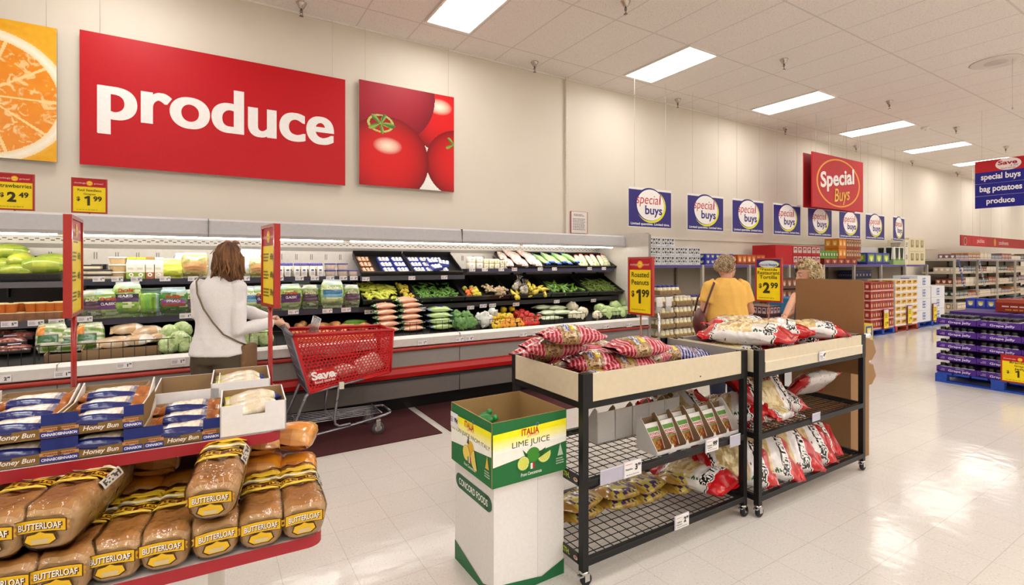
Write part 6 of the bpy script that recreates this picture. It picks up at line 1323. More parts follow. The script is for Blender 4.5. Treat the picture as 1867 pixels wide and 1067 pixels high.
# basket corners: rear (handle) end and nose, near and far sides
TN, TF, TNF, TFF = L_(.604, 4.42, .965), L_(.604, 4.92, .965), L_(1.465, 4.46, .945), L_(1.465, 4.87, .945)
BN, BF, BNF, BFF = L_(.735, 4.45, .465), L_(.735, 4.89, .465), L_(1.445, 4.48, .56), L_(1.445, 4.85, .56)
def hexpanel(mb, A, B, Cc, D_, nu, col, k=.74, mat='plastic', clip=None):
    """a panel A-B (bottom) D-C (top) pierced by hexagonal holes in a closed frame"""
    w = ((B - A).length + (Cc - D_).length) / 2; h = ((D_ - A).length + (Cc - B).length) / 2; s = w / nu / 1.5 ; 
    def P(u, v): return A * (1 - u) * (1 - v) + B * u * (1 - v) + Cc * u * v + D_ * (1 - u) * v
    r = w / nu / math.sqrt(3); rows = int(h / (1.5 * r)) + 1; fu, fv = .022 / w, .022 / h
    def cl(u, v): return min(1 - fu, max(fu, u)), min(1 - fv, max(fv, v))
    for j in range(rows + 1):
        for i in range(nu + 1):
            cx = (i + .5 * (j % 2)) * math.sqrt(3) * r; cy = j * 1.5 * r; o = []; q = []
            for n_ in range(6):
                a = PI / 6 + n_ * PI / 3; o.append(cl((cx + r * math.cos(a)) / w, (cy + r * math.sin(a)) / h)); q.append(cl((cx + r * k * math.cos(a)) / w, (cy + r * k * math.sin(a)) / h))
            if cx / w > 1 + r / w or cy / h > 1 + r / h: continue
            vs = [P(*x) for x in o] + [P(*x) for x in q]; mb.add(vs, [(n_, (n_ + 1) % 6, 6 + (n_ + 1) % 6, 6 + n_) for n_ in range(6)], col, mat)
    for a, b_, c, d in ((0, 0, 1, fv * 1.1), (0, 1 - fv * 1.1, 1, 1), (0, 0, fu * 1.1, 1), (1 - fu * 1.1, 0, 1, 1)): mb.quad(P(a, b_), P(c, b_), P(c, d), P(a, d), col, mat)
m = MB('plastic'); hexpanel(m, BN, BNF, TNF, TN, 26, RD); hexpanel(m, BF, BFF, TFF, TF, 26, RD); hexpanel(m, BNF, BFF, TFF, TNF, 14, RD); hexpanel(m, BN, BNF, BFF, BF, 24, RD)
rim = [TN, TNF, TFF, TF]
o = m.build('basket', cart); bake(o, [('SOLIDIFY', dict(thickness=.005, offset=0))])
for p in o.data.polygons: p.use_smooth = False
m = MB('plastic')
for a, b_ in ((TN, TNF), (TNF, TFF), (TFF, TF)): m.tube([a, b_], .014, '#b3141a', n=8)
for a, b_ in ((BN, BNF), (BF, BFF), (BNF, BFF), (TNF, BNF), (TFF, BFF)): m.tube([a, b_], .010, RD, n=8)
m.build('basket_rim', cart)
m = MB('plastic'); u0, u1, v0, v1 = .08, .33, .12, .36
def PN_(u, v, e=-.007): q = BN * (1 - u) * (1 - v) + BNF * u * (1 - v) + TNF * u * v + TN * (1 - u) * v; return q + Vector((0, e, 0))
m.quad(PN_(u0, v0), PN_(u1, v0), PN_(u1, v1), PN_(u0, v1), '#c0171c'); m.text('Save', Matrix.Identity(4), '#f4f0ee', h=.075, w=.19, fn=lambda a, b_: PN_(.20 + a / .75, .27 + b_ / .5, -.009), bold=.04); m.text('a lot', Matrix.Identity(4), '#f4f0ee', h=.05, w=.11, fn=lambda a, b_: PN_(.27 + a / .75, .235 + b_ / .5, -.010), bold=.01, shear=.3); m.text('food stores', Matrix.Identity(4), '#f4d8d8', h=.025, w=.17, fn=lambda a, b_: PN_(.205 + a / .75, .155 + b_ / .5, -.009), bold=.02); m.build('logo_plate', cart, 'red plate with white lettering')
# grey rear gate with the child seat, the handle
m = MB('plastic'); A, B, Cc, D_ = BN, BF, TF + Vector((-.02, 0, .03)), TN + Vector((-.02, 0, .03))
def G(u, v): return A * (1 - u) * (1 - v) + B * u * (1 - v) + Cc * u * v + D_ * (1 - u) * v
for i in range(9): u = i / 8; m.tube([G(u, 0), G(u, 1)], .008 if i in (0, 8) else .005, '#77707a', n=6)
for v in (0, .18, .36, .52, .68, .84, 1): m.tube([G(0, v), G(1, v)], .007, '#77707a', n=6)
for v in (.62, .78, .93): m.quad(G(.05, v), G(.95, v), G(.95, v + .05), G(.05, v + .05), '#6c6570')
m.build('rear_gate', cart, 'grey wire rear gate')
m = MB('metal')
for i in range(9): y = -.16 + .04 * i; m.tube([L_(.80, CT[1] + y, .93), L_(.84, CT[1] + y, 1.08)], .003, '#b9b7b9', n=5)
m.tube([L_(.84, CT[1] - .17, 1.08), L_(.84, CT[1] + .17, 1.08)], .005, '#b9b7b9', n=6); m.tube([L_(.80, CT[1] - .17, .93), L_(.84, CT[1] - .17, 1.08)], .005, '#b9b7b9', n=6); m.tube([L_(.80, CT[1] + .17, .93), L_(.84, CT[1] + .17, 1.08)], .005, '#b9b7b9', n=6); m.build('child_seat_back', cart)
m = MB('plastic'); hA, hB = L_(.545, 4.40, 1.035), L_(.545, 4.94, 1.035); m.tube([hA, hB], .017, '#5e5861', n=12)
for y in (4.41, 4.93): m.tube([L_(.545, y, 1.035), L_(.56, y, 1.0), L_(.60, y, .965)], .016, '#77707a', n=8)
m.build('handle', cart)
for s, nm in ((-1, 'near'), (1, 'far')):
    m = MB('metal'); y = s * .205; yy = CT[1] + y
    m.tube([L_(.735, yy, .46), L_(.715, yy, .44), L_(.62, yy, .21), L_(.612, yy, .15), L_(.625, yy, .105), L_(.67, yy, .09), L_(1.05, CT[1] + s * .19, .125), L_(1.40, CT[1] + s * .165, .165), L_(1.455, CT[1] + s * .14, .172), L_(1.47, CT[1] + s * .10, .172)], .0135, GR, n=9)
    m.tube([L_(.98, yy, .495), L_(.975, yy, .44), L_(.945, yy, .23), L_(.95, yy, .17), L_(.985, yy, .145), L_(1.08, yy, .15)], .012, GR, n=8)
    m.tube([L_(.72, yy, .455), L_(.98, yy, .50), L_(1.2, yy, .53)], .011, GR, n=8); m.build('frame_side', cart)
m = MB('metal'); m.tube([L_(1.47, CT[1] - .10, .172), L_(1.47, CT[1] + .10, .172)], .0135, GR, n=9)
for i in range(7): y = -.15 + .05 * i; m.tube([L_(.60, CT[1] + y * 1.1, .20), L_(1.38, CT[1] + y * .9, .185)], .0045, '#a5a3a7', n=5)
for x in (.60, .66, .95, 1.37): m.tube([L_(x, CT[1] - .17, .192), L_(x, CT[1] + .17, .192)], .005, '#a5a3a7', n=5)
m.build('lower_tray', cart)
m = MB('metal'); m.box(*(L_(.98, 4.43, .47)), *(L_(1.02, 4.455, .53)), '#d9d2c0', 'plastic'); m.build('frame_cap', cart)
for x, s, r in ((1.335, -1, .056), (1.335, 1, .056), (.69, -1, .05), (.69, 1, .05)):
    y = CT[1] + s * (.165 if x > 1 else .19); m = MB('metal'); m.box(*(L_(x - .018, y - .020, r * .9)), *(L_(x + .018, y - .016, .125)), '#c9c6c2'); m.box(*(L_(x - .018, y + .016, r * .9)), *(L_(x + .018, y + .020, .125)), '#c9c6c2'); m.box(*(L_(x - .02, y - .02, .12)), *(L_(x + .02, y + .02, .14)), '#c9c6c2'); o = m.build('caster', cart)
    m = MB('rubber'); m.lathe([(r * .5, -.0135), (r * .93, -.0125), (r, -.006), (r, .006), (r * .93, .0125), (r * .5, .0135)], '#4a474a', n=24, M=T(*L_(x, y, r)) @ RX(PI / 2)); m.lathe([(.004, -.0145), (r * .55, -.0142), (r * .55, .0142), (.004, .0145)], '#b4b0b0', 'plastic', n=16, M=T(*L_(x, y, r)) @ RX(PI / 2)); m.build('wheel', o)
# what lies in the cart
GRO = flat_bag(.24, .17, .11, lambda u, v: mix('#e9d8cc', '#b98a78', .5 + 1.1 * blot(u, v, 9, 7)), 97, 'grocery_bag')
GRO(loc=(1.06, 4.62, .545), rot=(0, -.14, .4), label='pale clear bag of groceries in the middle of the cart', group='groceries in the cart'); GRO(loc=(.86, 4.70, .505), rot=(0, -.14, -.3), label='tan bag of groceries at the rear of the cart', group='groceries in the cart'); GRO(loc=(1.29, 4.66, .60), rot=(.9, -.2, .1), label='upright bag of groceries at the nose of the cart', group='groceries in the cart')
# ================================================================ three shoppers
def fuse(m, name, parent, voxel, smooth=2, wrinkle=0.0, wsc=9.0, seed=0, stretch=(1, 1, .45)):
    """grow one continuous skin over everything in the builder, then crease it like cloth or flesh"""
    o = m.build(name, parent); bake(o, [('REMESH', dict(mode='VOXEL', voxel_size=voxel)), ('SMOOTH', dict(factor=.5, iterations=smooth))])
    me = o.data; c0 = m.c[0]; at = me.color_attributes.get('Col') or me.color_attributes.new('Col', 'FLOAT_COLOR', 'CORNER'); at.data.foreach_set('color', [c0[0], c0[1], c0[2], 1.0] * len(me.loops))
    if not me.materials: me.materials.append(MATS[m.mats[0]])
    if wrinkle:
        ns = [v.normal.copy() for v in me.vertices]
        for v, n_ in zip(me.vertices, ns):
            q = Vector((v.co.x * stretch[0], v.co.y * stretch[1], v.co.z * stretch[2])) * wsc + Vector((seed, 0, 0)); a = noise.noise(q + Vector((0, 0, v.co.x * 3))); v.co += n_ * (wrinkle * (1 - 2.2 * abs(a)))
        me.update()
    return o
def loft(m, rings, col, mat=None, n=20):
    f = lambda u, v: None; L = len(rings) - 1
    def fn(u, v):
        k = min(L - 1, int(u * L)); t = u * L - k; a = rings[k]; b_ = rings[k + 1]; r = [a[i] + (b_[i] - a[i]) * t for i in range(5)]; an = 2 * PI * v
        return Vector((r[3] + r[1] * math.copysign(abs(math.cos(an)) ** .85, math.cos(an)), r[4] + r[2] * math.sin(an), r[0]))
    m.grid(fn, L * 3, n, col, mat, cv=True); 
    for r, rev in ((rings[0], 1), (rings[-1], 0)):
        pts = [(r[3] + r[1] * math.copysign(abs(math.cos(2 * PI * i / n)) ** .85, math.cos(2 * PI * i / n)), r[4] + r[2] * math.sin(2 * PI * i / n), r[0]) for i in range(n)]; m.poly(pts[::-1] if rev else pts, col, mat)
SKIN = '#d3a083'
def hand(m, wrist, d, up, side, curl=1.0, col=SKIN):
    """palm and five separate bent fingers; d runs to the knuckles, up is the back of the hand, side is where the thumb leaves"""
    d = d.normalized(); up = (up - d * up.dot(d)).normalized(); sd = d.cross(up) * (1 if d.cross(up).dot(side) > 0 else -1); k = wrist + d * .075
    m.tube([wrist - d * .01, wrist + d * .03, k], [.026, .034, .037], col, n=10, sq=.5)
    m.ball(wrist + d * .045, .036, col, n=10, m=8, sc=(1, 1, .8))
    for i, (off, ln) in enumerate(((.030, .070), (.010, .080), (-.010, .074), (-.030, .058))):
        p = k + sd * off - d * (.006 if i in (0, 3) else 0); a = .35 * curl; pts = [p - d * .02, p]; dd = d.copy(); q = p.copy()
        for s_, b_ in ((.42, .55), (.32, .85), (.26, .75)):
            dd = (dd * math.cos(b_ * curl) - up * math.sin(b_ * curl)).normalized(); pp = dd.cross(sd); up2 = up; q = q + dd * ln * s_; pts.append(q.copy()); up = (up - dd * up.dot(dd)).normalized() if abs(up.dot(dd)) < .98 else up
        up = up2; m.tube(pts, [.0095, .0098, .009, .0085, .0075], col, n=8); m.ball(pts[-1], .0076, col, n=8, m=6)
    t0 = wrist + d * .025 + sd * .026; m.tube([t0 - sd * .012, t0, t0 + (sd * .55 + d * .6 - up * .35) * .034, t0 + (sd * .45 + d * 1.1 - up * .9) * .045], [.013, .0125, .0105, .008], col, n=8)
def head_geo(m, c, yaw, col=SKIN, s=1.0, tilt=0.0):
    A = T(*c) @ RZ(yaw) @ RX(tilt) @ Matrix.Scale(s, 4)
    def b_(p, r, sc): m.ball((0, 0, 0), r, col, n=16, m=12, sc=sc, M=A @ T(*p))
    b_((0, -.005, .02), .1, (.76, .95, 1.0)); b_((0, .030, -.055), .07, (.82, .95, .88)); b_((0, .055, -.088), .03, (1.1, .9, .7)); b_((0, -.03, -.03), .075, (.8, .9, 1.0))
    m.tube([A @ Vector((0, .088, .02)), A @ Vector((0, .106, -.012)), A @ Vector((0, .112, -.028)), A @ Vector((0, .098, -.036))], [.009, .012, .015, .012], col, n=8); b_((0, .085, -.062), .022, (1.2, .55, .42)); b_((0, .083, .034), .03, (1.7, .4, .35))
    for sx in (-1, 1): m.ball((0, 0, 0), .028, col, n=10, m=8, sc=(.32, .7, 1.15), M=A @ T(sx * .077, -.005, -.012)); m.tube([A @ Vector((sx * .080, .0, .012)), A @ Vector((sx * .090, -.018, .008)), A @ Vector((sx * .088, -.018, -.022)), A @ Vector((sx * .080, -.004, -.036))], .006, col, n=6)
    return A
def face_parts(A, parent, lip='#a8584c', brow='#6e5138'):
    for sx in (-1, 1):
        m = MB('gloss'); m.ball((0, 0, 0), .0105, '#d9d0c8', n=10, m=8, M=A @ T(sx * .031, .079, .012)); m.disc(.006, '#3a4652', A @ T(sx * .031, .0898, .012) @ RX(-PI / 2), n=10); m.build('eye', parent)
        m = MB('cloth'); m.tube([A @ Vector((sx * .014, .096, .036)), A @ Vector((sx * .032, .093, .042)), A @ Vector((sx * .050, .078, .036))], .004, brow, n=5); m.build('eyebrow', parent)
    m = MB('skin'); m.tube([A @ Vector((-.022, .090, -.062)), A @ Vector((0, .099, -.060)), A @ Vector((.022, .090, -.062))], [.003, .006, .003], lip, n=6); m.build('lips', parent)
def hair_shell(m, A, fn, c1, c2, n=40, k=30, seed=0, streak=9.0):
    def f(u, v):
        a = 2 * PI * u; b_ = PI * v; d = Vector((math.sin(b_) * math.sin(a), math.sin(b_) * math.cos(a), math.cos(b_))); return A @ fn(d, a, b_)
    m.grid(f, n, k, lambda u, v: mix(c1, c2, .5 + .9 * noise.noise(Vector((math.cos(u * 6.28) * streak, math.sin(u * 6.28) * streak, v * 3 + seed)))), 'cloth', cu=True)
def shoes(parent, pts, yaw, col):
    for x, y in pts:
        m = MB('satin'); A = T(x, y, 0); m.ball((0, .03, .035), .05, col, n=14, m=10, sc=(.85, 2.4, .75), M=A); m.box(-.04, -.085, 0, .04, .145, .018, '#d9d5d0', M=A); m.build('shoe', parent)

# ---- the woman in white, her back to the camera, hands on the cart handle
W0 = Vector((.085, 4.44, 0)); WYAW = -.60; WI = (T(*W0) @ RZ(WYAW)).inverted()
wm = thing('person', 'woman in a white long-sleeved top seen from behind, pushing the red shopping cart', 'person', W0, WYAW)
def wl(x, y, z): return WI @ Vector((x, y, z))
eR = WI @ at_y(436, 600, 4.30); wR = wl(.475, 4.50, 1.075); eL = wl(.24, 4.80, 1.16); wL = wl(.47, 4.77, 1.085); sR, sL = Vector((.155, 0, 1.365)), Vector((-.155, .0, 1.37))
m = MB('skin'); HA = head_geo(m, Vector((.06, .03, 1.59)), .1, '#cfa088', .96); m.tube([(0, 0, 1.38), (.02, .008, 1.46), (.05, .02, 1.53)], [.07, .052, .052], '#cfa088', n=12)
loft(m, [(.84, .14, .10, 0, 0), (1.0, .14, .095, 0, 0), (1.2, .135, .095, 0, 0), (1.38, .13, .08, 0, 0), (1.44, .06, .06, 0, 0)], '#cfa088')
for s_, e, w_ in ((sR, eR, wR), (sL, eL, wL)): m.tube([s_, s_ * .5 + e * .5, e, e * .45 + w_ * .55, w_], [.045, .040, .036, .032, .025], '#cfa088', n=10)
fx = WI.to_3x3() @ Vector((1, 0, 0)); hand(m, wR, WI.to_3x3() @ Vector((.75, -.25, -.1)), Vector((0, 0, 1)), WI.to_3x3() @ Vector((0, 1, 0)), 1.05, '#cfa088'); hand(m, wL, WI.to_3x3() @ Vector((.8, .0, -.15)), Vector((0, 0, 1)), WI.to_3x3() @ Vector((0, -1, 0)), 1.05, '#cfa088')
fuse(m, 'body', wm, .0062, 3); face_parts(HA, wm)
m = MB('cloth'); wc = '#e3e0e0'
loft(m, [(.862, .208, .158, 0, -.005), (.93, .190, .143, 0, -.005), (1.01, .166, .125, 0, -.003), (1.10, .156, .118, 0, 0), (1.22, .172, .126, 0, 0), (1.31, .178, .122, 0, 0), (1.375, .160, .108, 0, 0), (1.42, .115, .088, .005, 0), (1.455, .078, .07, .012, .003)], wc, n=28)
for s_, e, w_, r0 in ((sR, eR, wR, 0), (sL, eL, wL, 0)): c_ = w_ + (e - w_) * .10; m.tube([s_ * .85 + Vector((0, 0, .20)) * 0 + Vector((s_.x * .0, 0, -.02)), s_, s_ * .5 + e * .5, e, e * .5 + c_ * .5, c_], [.070, .066, .062, .062, .054, .041], wc, n=14); m.ball(s_, .062, wc, n=14, m=10)
m.tube([(.168 * math.cos(k * PI / 10), .126 * math.sin(k * PI / 10) - .003, 1.0) for k in range(20)], .009, wc, n=8, closed=True)
fuse(m, 'shirt', wm, .010, 3, .0085, 7, 3)
m = MB('cloth'); pc = '#4b3f30'
loft(m, [(.80, .185, .135, 0, -.01), (.86, .185, .14, 0, -.012), (.93, .165, .125, 0, -.008), (.99, .145, .11, 0, 0)], pc)
for sx in (-1, 1): m.tube([(sx * .085, -.01, .90), (sx * .09, -.015, .78), (sx * .092, 0, .50), (sx * .09, .0, .28), (sx * .09, -.01, .07)], [.105, .106, .082, .075, .068], pc, n=14)
fuse(m, 'trousers', wm, .011, 2, .004, 8, 5); shoes(wm, ((-.09, 0), (.09, .0)), 0, '#3a332c')
m = MB('cloth')
def h1(d, a, b_):
    low = max(0, b_ - 1.45); fr = max(0, d.y) ; r = .106 + .014 * noise.noise(Vector((math.cos(a) * 5, math.sin(a) * 5, b_ * 2))) + .006 * noise.noise(d * 14); p = Vector((d.x * r * (.92 + .28 * min(1, low)), d.y * r * 1.02 - .012, d.z * r * 1.08 + .020))
    p.z -= .115 * min(1, low / .9) * (1 - .75 * fr); p.x += .012 * math.sin(p.z * 40 + a) * min(1, low)
    if d.y > .45 and d.z < .45: p.y *= .62
    return p
hair_shell(m, HA, h1, '#3f281a', '#8a5f3e', 48, 34, 2); R = rnd(7)
for i in range(90):
    a = R.uniform(.9, 2 * PI - .9); z = R.uniform(-.04, .05); P = []; r0 = R.uniform(.09, .112)
    for k in range(6): t_ = k / 5; rr = r0 * (1 + .22 * t_ ** 1.5); P.append(HA @ Vector((math.sin(a + .10 * math.sin(t_ * 5 + i)) * rr * .98, math.cos(a + .08 * t_) * rr - .012, z - t_ * R.uniform(.125, .15))))
    m.tube(P, [.004, .006, .007, .006, .005, .002], mix('#4a2f1e', '#96693f', R.random()), n=5)
m.build('hair', wm)
t = MB('satin'); P = [Vector((-.03, -.10, 1.47)), Vector((-.10, -.128, 1.36)), Vector((-.03, -.149, 1.22)), Vector((.07, -.145, 1.10)), Vector((.17, -.10, 1.0)), Vector((.20, .0, .95))]
P = [Vector((-.115, -.03, 1.475)), Vector((-.105, -.105, 1.42)), Vector((-.075, -.137, 1.33)), Vector((-.02, -.147, 1.22)), Vector((.05, -.146, 1.12)), Vector((.12, -.132, 1.03)), Vector((.188, -.06, .965)), Vector((.20, .02, .93))]
t.tube(P, .0065, '#6b5a40', n=6); o = t.build('bag_strap'); o.matrix_basis = T(*W0) @ RZ(WYAW); st = thing('shoulder_bag', 'small brown bag on a thin olive strap across the back of the woman in white', 'bag', W0, WYAW); o.parent = st; o.matrix_basis = Matrix.Identity(4)
m = MB('cloth'); m.rbox(.17, -.03, .72, .225, .15, .93, '#7a5a3c', .02); m.build('pouch', st)
m = MB('gloss'); A = HA
for sx in (-1, 1): m.ball((0, 0, 0), .026, '#b98a78', n=12, m=8, sc=(1.1, .35, .75), M=A @ T(sx * .032, .050, .138) @ RX(.7)); m.tube([A @ Vector((sx * .055, .05, .135)), A @ Vector((sx * .105, -.02, .075)), A @ Vector((sx * .108, -.07, .04))], .003, '#8a5a50', n=5)
m.tube([A @ Vector((-.008, .055, .145)), A @ Vector((.008, .055, .145))], .003, '#8a5a50', n=5); o = m.build('sunglasses'); o.matrix_basis = T(*W0) @ RZ(WYAW); tag(o, 'pale sunglasses pushed up on the brown hair of the woman in white', 'sunglasses')

# ---- the woman in yellow with a maroon shoulder bag
Y0_ = Vector((4.85, 3.40, 0)); YY = -.50; yw = thing('person', 'woman in a yellow t-shirt with short curly hair standing by the jar trays', 'person', Y0_, YY); sk = '#c58f74'
hy = -1.32
m = MB('skin'); HA = head_geo(m, Vector((.02, .03, 1.505)), hy, sk, .97, -.03); m.tube([(0, -.01, 1.29), (0, .005, 1.38), (.01, .015, 1.45)], [.08, .060, .058], sk, n=12)
loft(m, [(.84, .18, .13, 0, 0), (1.0, .18, .13, 0, 0), (1.2, .17, .12, 0, 0), (1.32, .14, .09, 0, 0), (1.37, .06, .06, 0, 0)], sk)
aR = [Vector((.185, 0, 1.30)), Vector((.265, -.01, 1.04)), Vector((.25, .14, .87))]; aL = [Vector((-.185, 0, 1.30)), Vector((-.265, -.02, 1.04)), Vector((-.245, .10, .84))]
for a in (aR, aL): m.tube([a[0], a[0] * .5 + a[1] * .5, a[1], a[1] * .5 + a[2] * .5, a[2]], [.058, .054, .046, .042, .030], sk, n=10); hand(m, a[2], (a[2] - a[1]), Vector((a[0].x, 0, 0)), Vector((0, 1, 0)), .5, sk)
fuse(m, 'body', yw, .0065, 3); face_parts(HA, yw, '#b0645a', '#8a7050')
m = MB('cloth'); yc = '#ecb95c'
loft(m, [(.93, .232, .175, 0, 0), (1.0, .228, .172, 0, 0), (1.10, .208, .155, 0, -.005), (1.22, .205, .145, 0, -.008), (1.30, .185, .122, 0, -.01), (1.355, .135, .10, 0, -.005), (1.395, .085, .078, 0, .0)], yc, n=28)
for a in (aR, aL): m.tube([a[0] + Vector((-a[0].x * .3, 0, .02)), a[0], a[0] * .6 + a[1] * .4, a[0] * .36 + a[1] * .64], [.075, .073, .070, .074], yc, n=14); m.ball(a[0], .072, yc, n=14, m=10)
fuse(m, 'shirt', yw, .011, 3, .009, 7, 11)
m = MB('cloth'); nc = '#1c2138'; loft(m, [(.78, .215, .165, 0, 0), (.88, .220, .168, 0, 0), (.98, .205, .155, 0, 0)], nc)
for sx in (-1, 1): m.tube([(sx * .1, 0, .86), (sx * .105, 0, .70), (sx * .10, 0, .45), (sx * .095, 0, .07)], [.118, .112, .088, .075], nc, n=14)
fuse(m, 'trousers', yw, .012, 2, .004, 8, 12); shoes(yw, ((-.1, 0), (.1, 0)), 0, '#d9d4cf')
m = MB('cloth')
def h2(d, a, b_):
    q = Vector((math.sin(a) * math.sin(b_), math.cos(a) * math.sin(b_), math.cos(b_))); r = .118 + .017 * noise.noise(q * 7) + .012 * noise.noise(q * 15); p = Vector((d.x * r * .88, d.y * r - .014, d.z * r * 1.02 + .024))
    if d.y > .15 and d.z < .48: p = p * .6
    if d.z < -.55: p = p * .72
    return p
hair_shell(m, HA, h2, '#7d6248', '#cdb694', 56, 40, 4, 14); R = rnd(17)
for i in range(150):
    b_ = R.uniform(.1, 1.95); lo = 1.3 if b_ > 1.0 else .3; a = R.uniform(lo, 2 * PI - lo); d = Vector((math.sin(b_) * math.sin(a), math.sin(b_) * math.cos(a), math.cos(b_))); c_ = Vector((d.x * .108, d.y * .120 - .014, d.z * .12 + .024)); x = d.cross(Vector((0, 0, 1))).normalized(); y = d.cross(x)
    m.tube([HA @ (c_ + (x * math.cos(k * 1.2) + y * math.sin(k * 1.2)) * .013 + d * .004 * k) for k in range(5)], .0042, mix('#8a6c4c', '#dac7a6', R.random()), n=5)
m.build('hair', yw)
pu = thing('shoulder_bag', 'maroon leather shoulder bag hanging on the left side of the woman in yellow', 'bag', Y0_, YY)
m = MB('satin')
m.grid(lambda u, v: Vector((-.31 + .055 * math.sin(PI * u) * math.cos(2 * PI * v) * (1.1 - .2 * u), -.02 + .17 * math.sin(2 * PI * v) * (.55 + .45 * u) * max(.05, math.sin(PI * min(.96, max(.04, u))) ** .35), 1.07 - .30 * u + .01 * noise.noise(Vector((u * 5, v * 7, 1))))), 16, 20, '#571f1e', 'satin', cv=True); m.build('pouch', pu)
m = MB('satin'); m.tube([(-.31, -.13, 1.03), (-.265, -.135, 1.18), (-.175, -.085, 1.345), (-.155, .0, 1.362), (-.18, .07, 1.33), (-.27, .11, 1.18), (-.31, .10, 1.03)], .0115, '#4a1a18', n=6); m.build('strap', pu)

# ---- the curly-haired shopper behind the brown header board
P0 = Vector((5.77, 2.98, 0)); PY = .92; pp = thing('person', 'curly blond person in a dark purple t-shirt partly hidden by the brown board, reaching down', 'person', P0, PY); sk = '#d9a488'
m = MB('skin'); HA = head_geo(m, Vector((0, .05, 1.43)), .05, sk, .98, -.12); m.tube([(0, -.03, 1.20), (0, -.005, 1.30), (0, .025, 1.37)], [.08, .056, .054], sk, n=12)
loft(m, [(.84, .16, .12, 0, 0), (1.0, .165, .12, 0, 0), (1.15, .165, .115, 0, 0), (1.24, .13, .09, 0, 0), (1.29, .06, .06, 0, 0)], sk)
PI_ = (T(*P0) @ RZ(PY)).inverted(); aL = [Vector((-.195, .02, 1.22)), PI_ @ at_y(1452, 543, 3.0), PI_ @ at_y(1432, 578, 2.95)]; aR = [Vector((.195, 0, 1.22)), Vector((.25, .06, .98)), Vector((.22, .24, .88))]
E1, E2 = PI_ @ at_y(1449, 540, 3.05), PI_ @ at_y(1431, 576, 3.02)
aL = [Vector((-.05, .19, 1.20)), E1, E2]; aL[0] = Vector((-.185, .06, 1.22))
for a in (aL, aR): m.tube([a[0], a[0] * .5 + a[1] * .5, a[1], a[1] * .5 + a[2] * .5, a[2]], [.052, .048, .042, .037, .028], sk, n=10); hand(m, a[2], (a[2] - a[1]), Vector((1, 0, .3)), Vector((0, 1, 0)), .6, sk)
fuse(m, 'body', pp, .0065, 3); face_parts(HA, pp)
m = MB('cloth'); vc = '#3b2c48'
loft(m, [(.86, .205, .155, 0, 0), (1.0, .20, .15, 0, 0), (1.12, .195, .142, 0, -.005), (1.20, .19, .125, 0, -.008), (1.25, .14, .10, 0, -.005), (1.285, .085, .078, 0, 0)], vc, n=26)
for a in (aL, aR): m.tube([a[0] + Vector((-a[0].x * .3, 0, .02)), a[0], a[0] * .5 + a[1] * .5], [.075, .073, .070], vc, n=14); m.ball(a[0], .072, vc, n=14, m=10)
fuse(m, 'shirt', pp, .011, 3, .004, 9, 21)
m = MB('cloth'); loft(m, [(.76, .20, .155, 0, 0), (.86, .205, .158, 0, 0), (.92, .19, .15, 0, 0)], '#20222c')
for sx in (-1, 1): m.tube([(sx * .1, 0, .84), (sx * .10, 0, .65), (sx * .095, 0, .42), (sx * .09, 0, .07)], [.108, .10, .082, .072], '#20222c', n=14)
fuse(m, 'trousers', pp, .012, 2, .004, 8, 22); shoes(pp, ((-.1, 0), (.1, 0)), 0, '#2a2624')
m = MB('cloth')
def h3(d, a, b_):
    r = .116 + .018 * noise.noise(d * 6) + .014 * noise.noise(d * 14); p = Vector((d.x * r * .9, d.y * r - .02, d.z * r + .03))
    if d.y > .2 and d.z < .45: p = p * .6
    if d.y < -.1 and d.z < .2: p.z -= .03
    return p
hair_shell(m, HA, h3, '#5a4630', '#cbb488', 56, 40, 9, 12); R = rnd(27)
for i in range(230):
    b_ = R.uniform(.05, 2.2); lo = 1.2 if b_ > 1.05 else .3; a = R.uniform(lo, 2 * PI - lo); d = Vector((math.sin(b_) * math.sin(a), math.sin(b_) * math.cos(a), math.cos(b_))); c_ = Vector((d.x * .112, d.y * .128 - .02, d.z * .122 + .03)); x = d.cross(Vector((0, 0.1, 1))).normalized(); y = d.cross(x); o_ = R.uniform(.004, .018)
    dk = d.y < -.1 and d.x < .6 and d.z < .6 and R.random() < .0; m.tube([HA @ (c_ + (x * math.cos(k * 1.1) + y * math.sin(k * 1.1)) * .015 + d * (o_ + .005 * k)) for k in range(5)], .0044, mix('#a8895c', '#ecdcb4', R.random()), n=5)
m.build('hair', pp)
# ================================================================ wall shelving, pallets and stock in the background
def gondola(label, xs, yf, yb, levels, col='#b3aa9c', strip='#4a3a86', backc='#8d8274', peg=True):
    """a run of wall shelving: uprights at xs, levels = [(z, yfront)]"""
    t = thing('gondola_shelving', label, 'shelving', (xs[0], yf, 0)); x0, x1 = 0, xs[-1] - xs[0]
    m = MB('satin'); m.box(x0, yb - yf - .03, .0, x1, yb - yf, levels[0][0], backc); m.build('back_panel', t)
    for x in xs: m = MB('satin'); m.box(x - xs[0] - .025, -.02, 0, x - xs[0] + .025, .03, levels[0][0] - .004, col); m.box(x - xs[0] - .02, yb - yf - .07, 0, x - xs[0] + .02, yb - yf - .03, levels[0][0], '#6e655a'); m.build('upright', t)
    for k, (z, yo) in enumerate(levels):
        m = MB('satin'); m.box(x0 - .03, yo, z - .05, x1 + .03, yb - yf, z, col); o = m.build('shelf', t)
        m = MB('satin')
        for a, b_ in zip(xs[:-1], xs[1:]): m.box(a - xs[0] + .04, yo - .012, z - .045, b_ - xs[0] - .04, yo, z - .003, strip if k == 0 else '#cbbfa8')
        m.build('price_rail', o)
    return t
GY = 5.72
G1 = [6.12, 7.48, 8.86, 10.22, 11.58, 12.95, 14.32, 15.7, 17.1]
gondola('beige wall shelving with a purple rail running beyond the case under the blue posters', G1, GY, 6.35, [(1.54, .0)])
G2 = [18.2, 20.0, 21.8, 23.6, 25.4, 27.2]
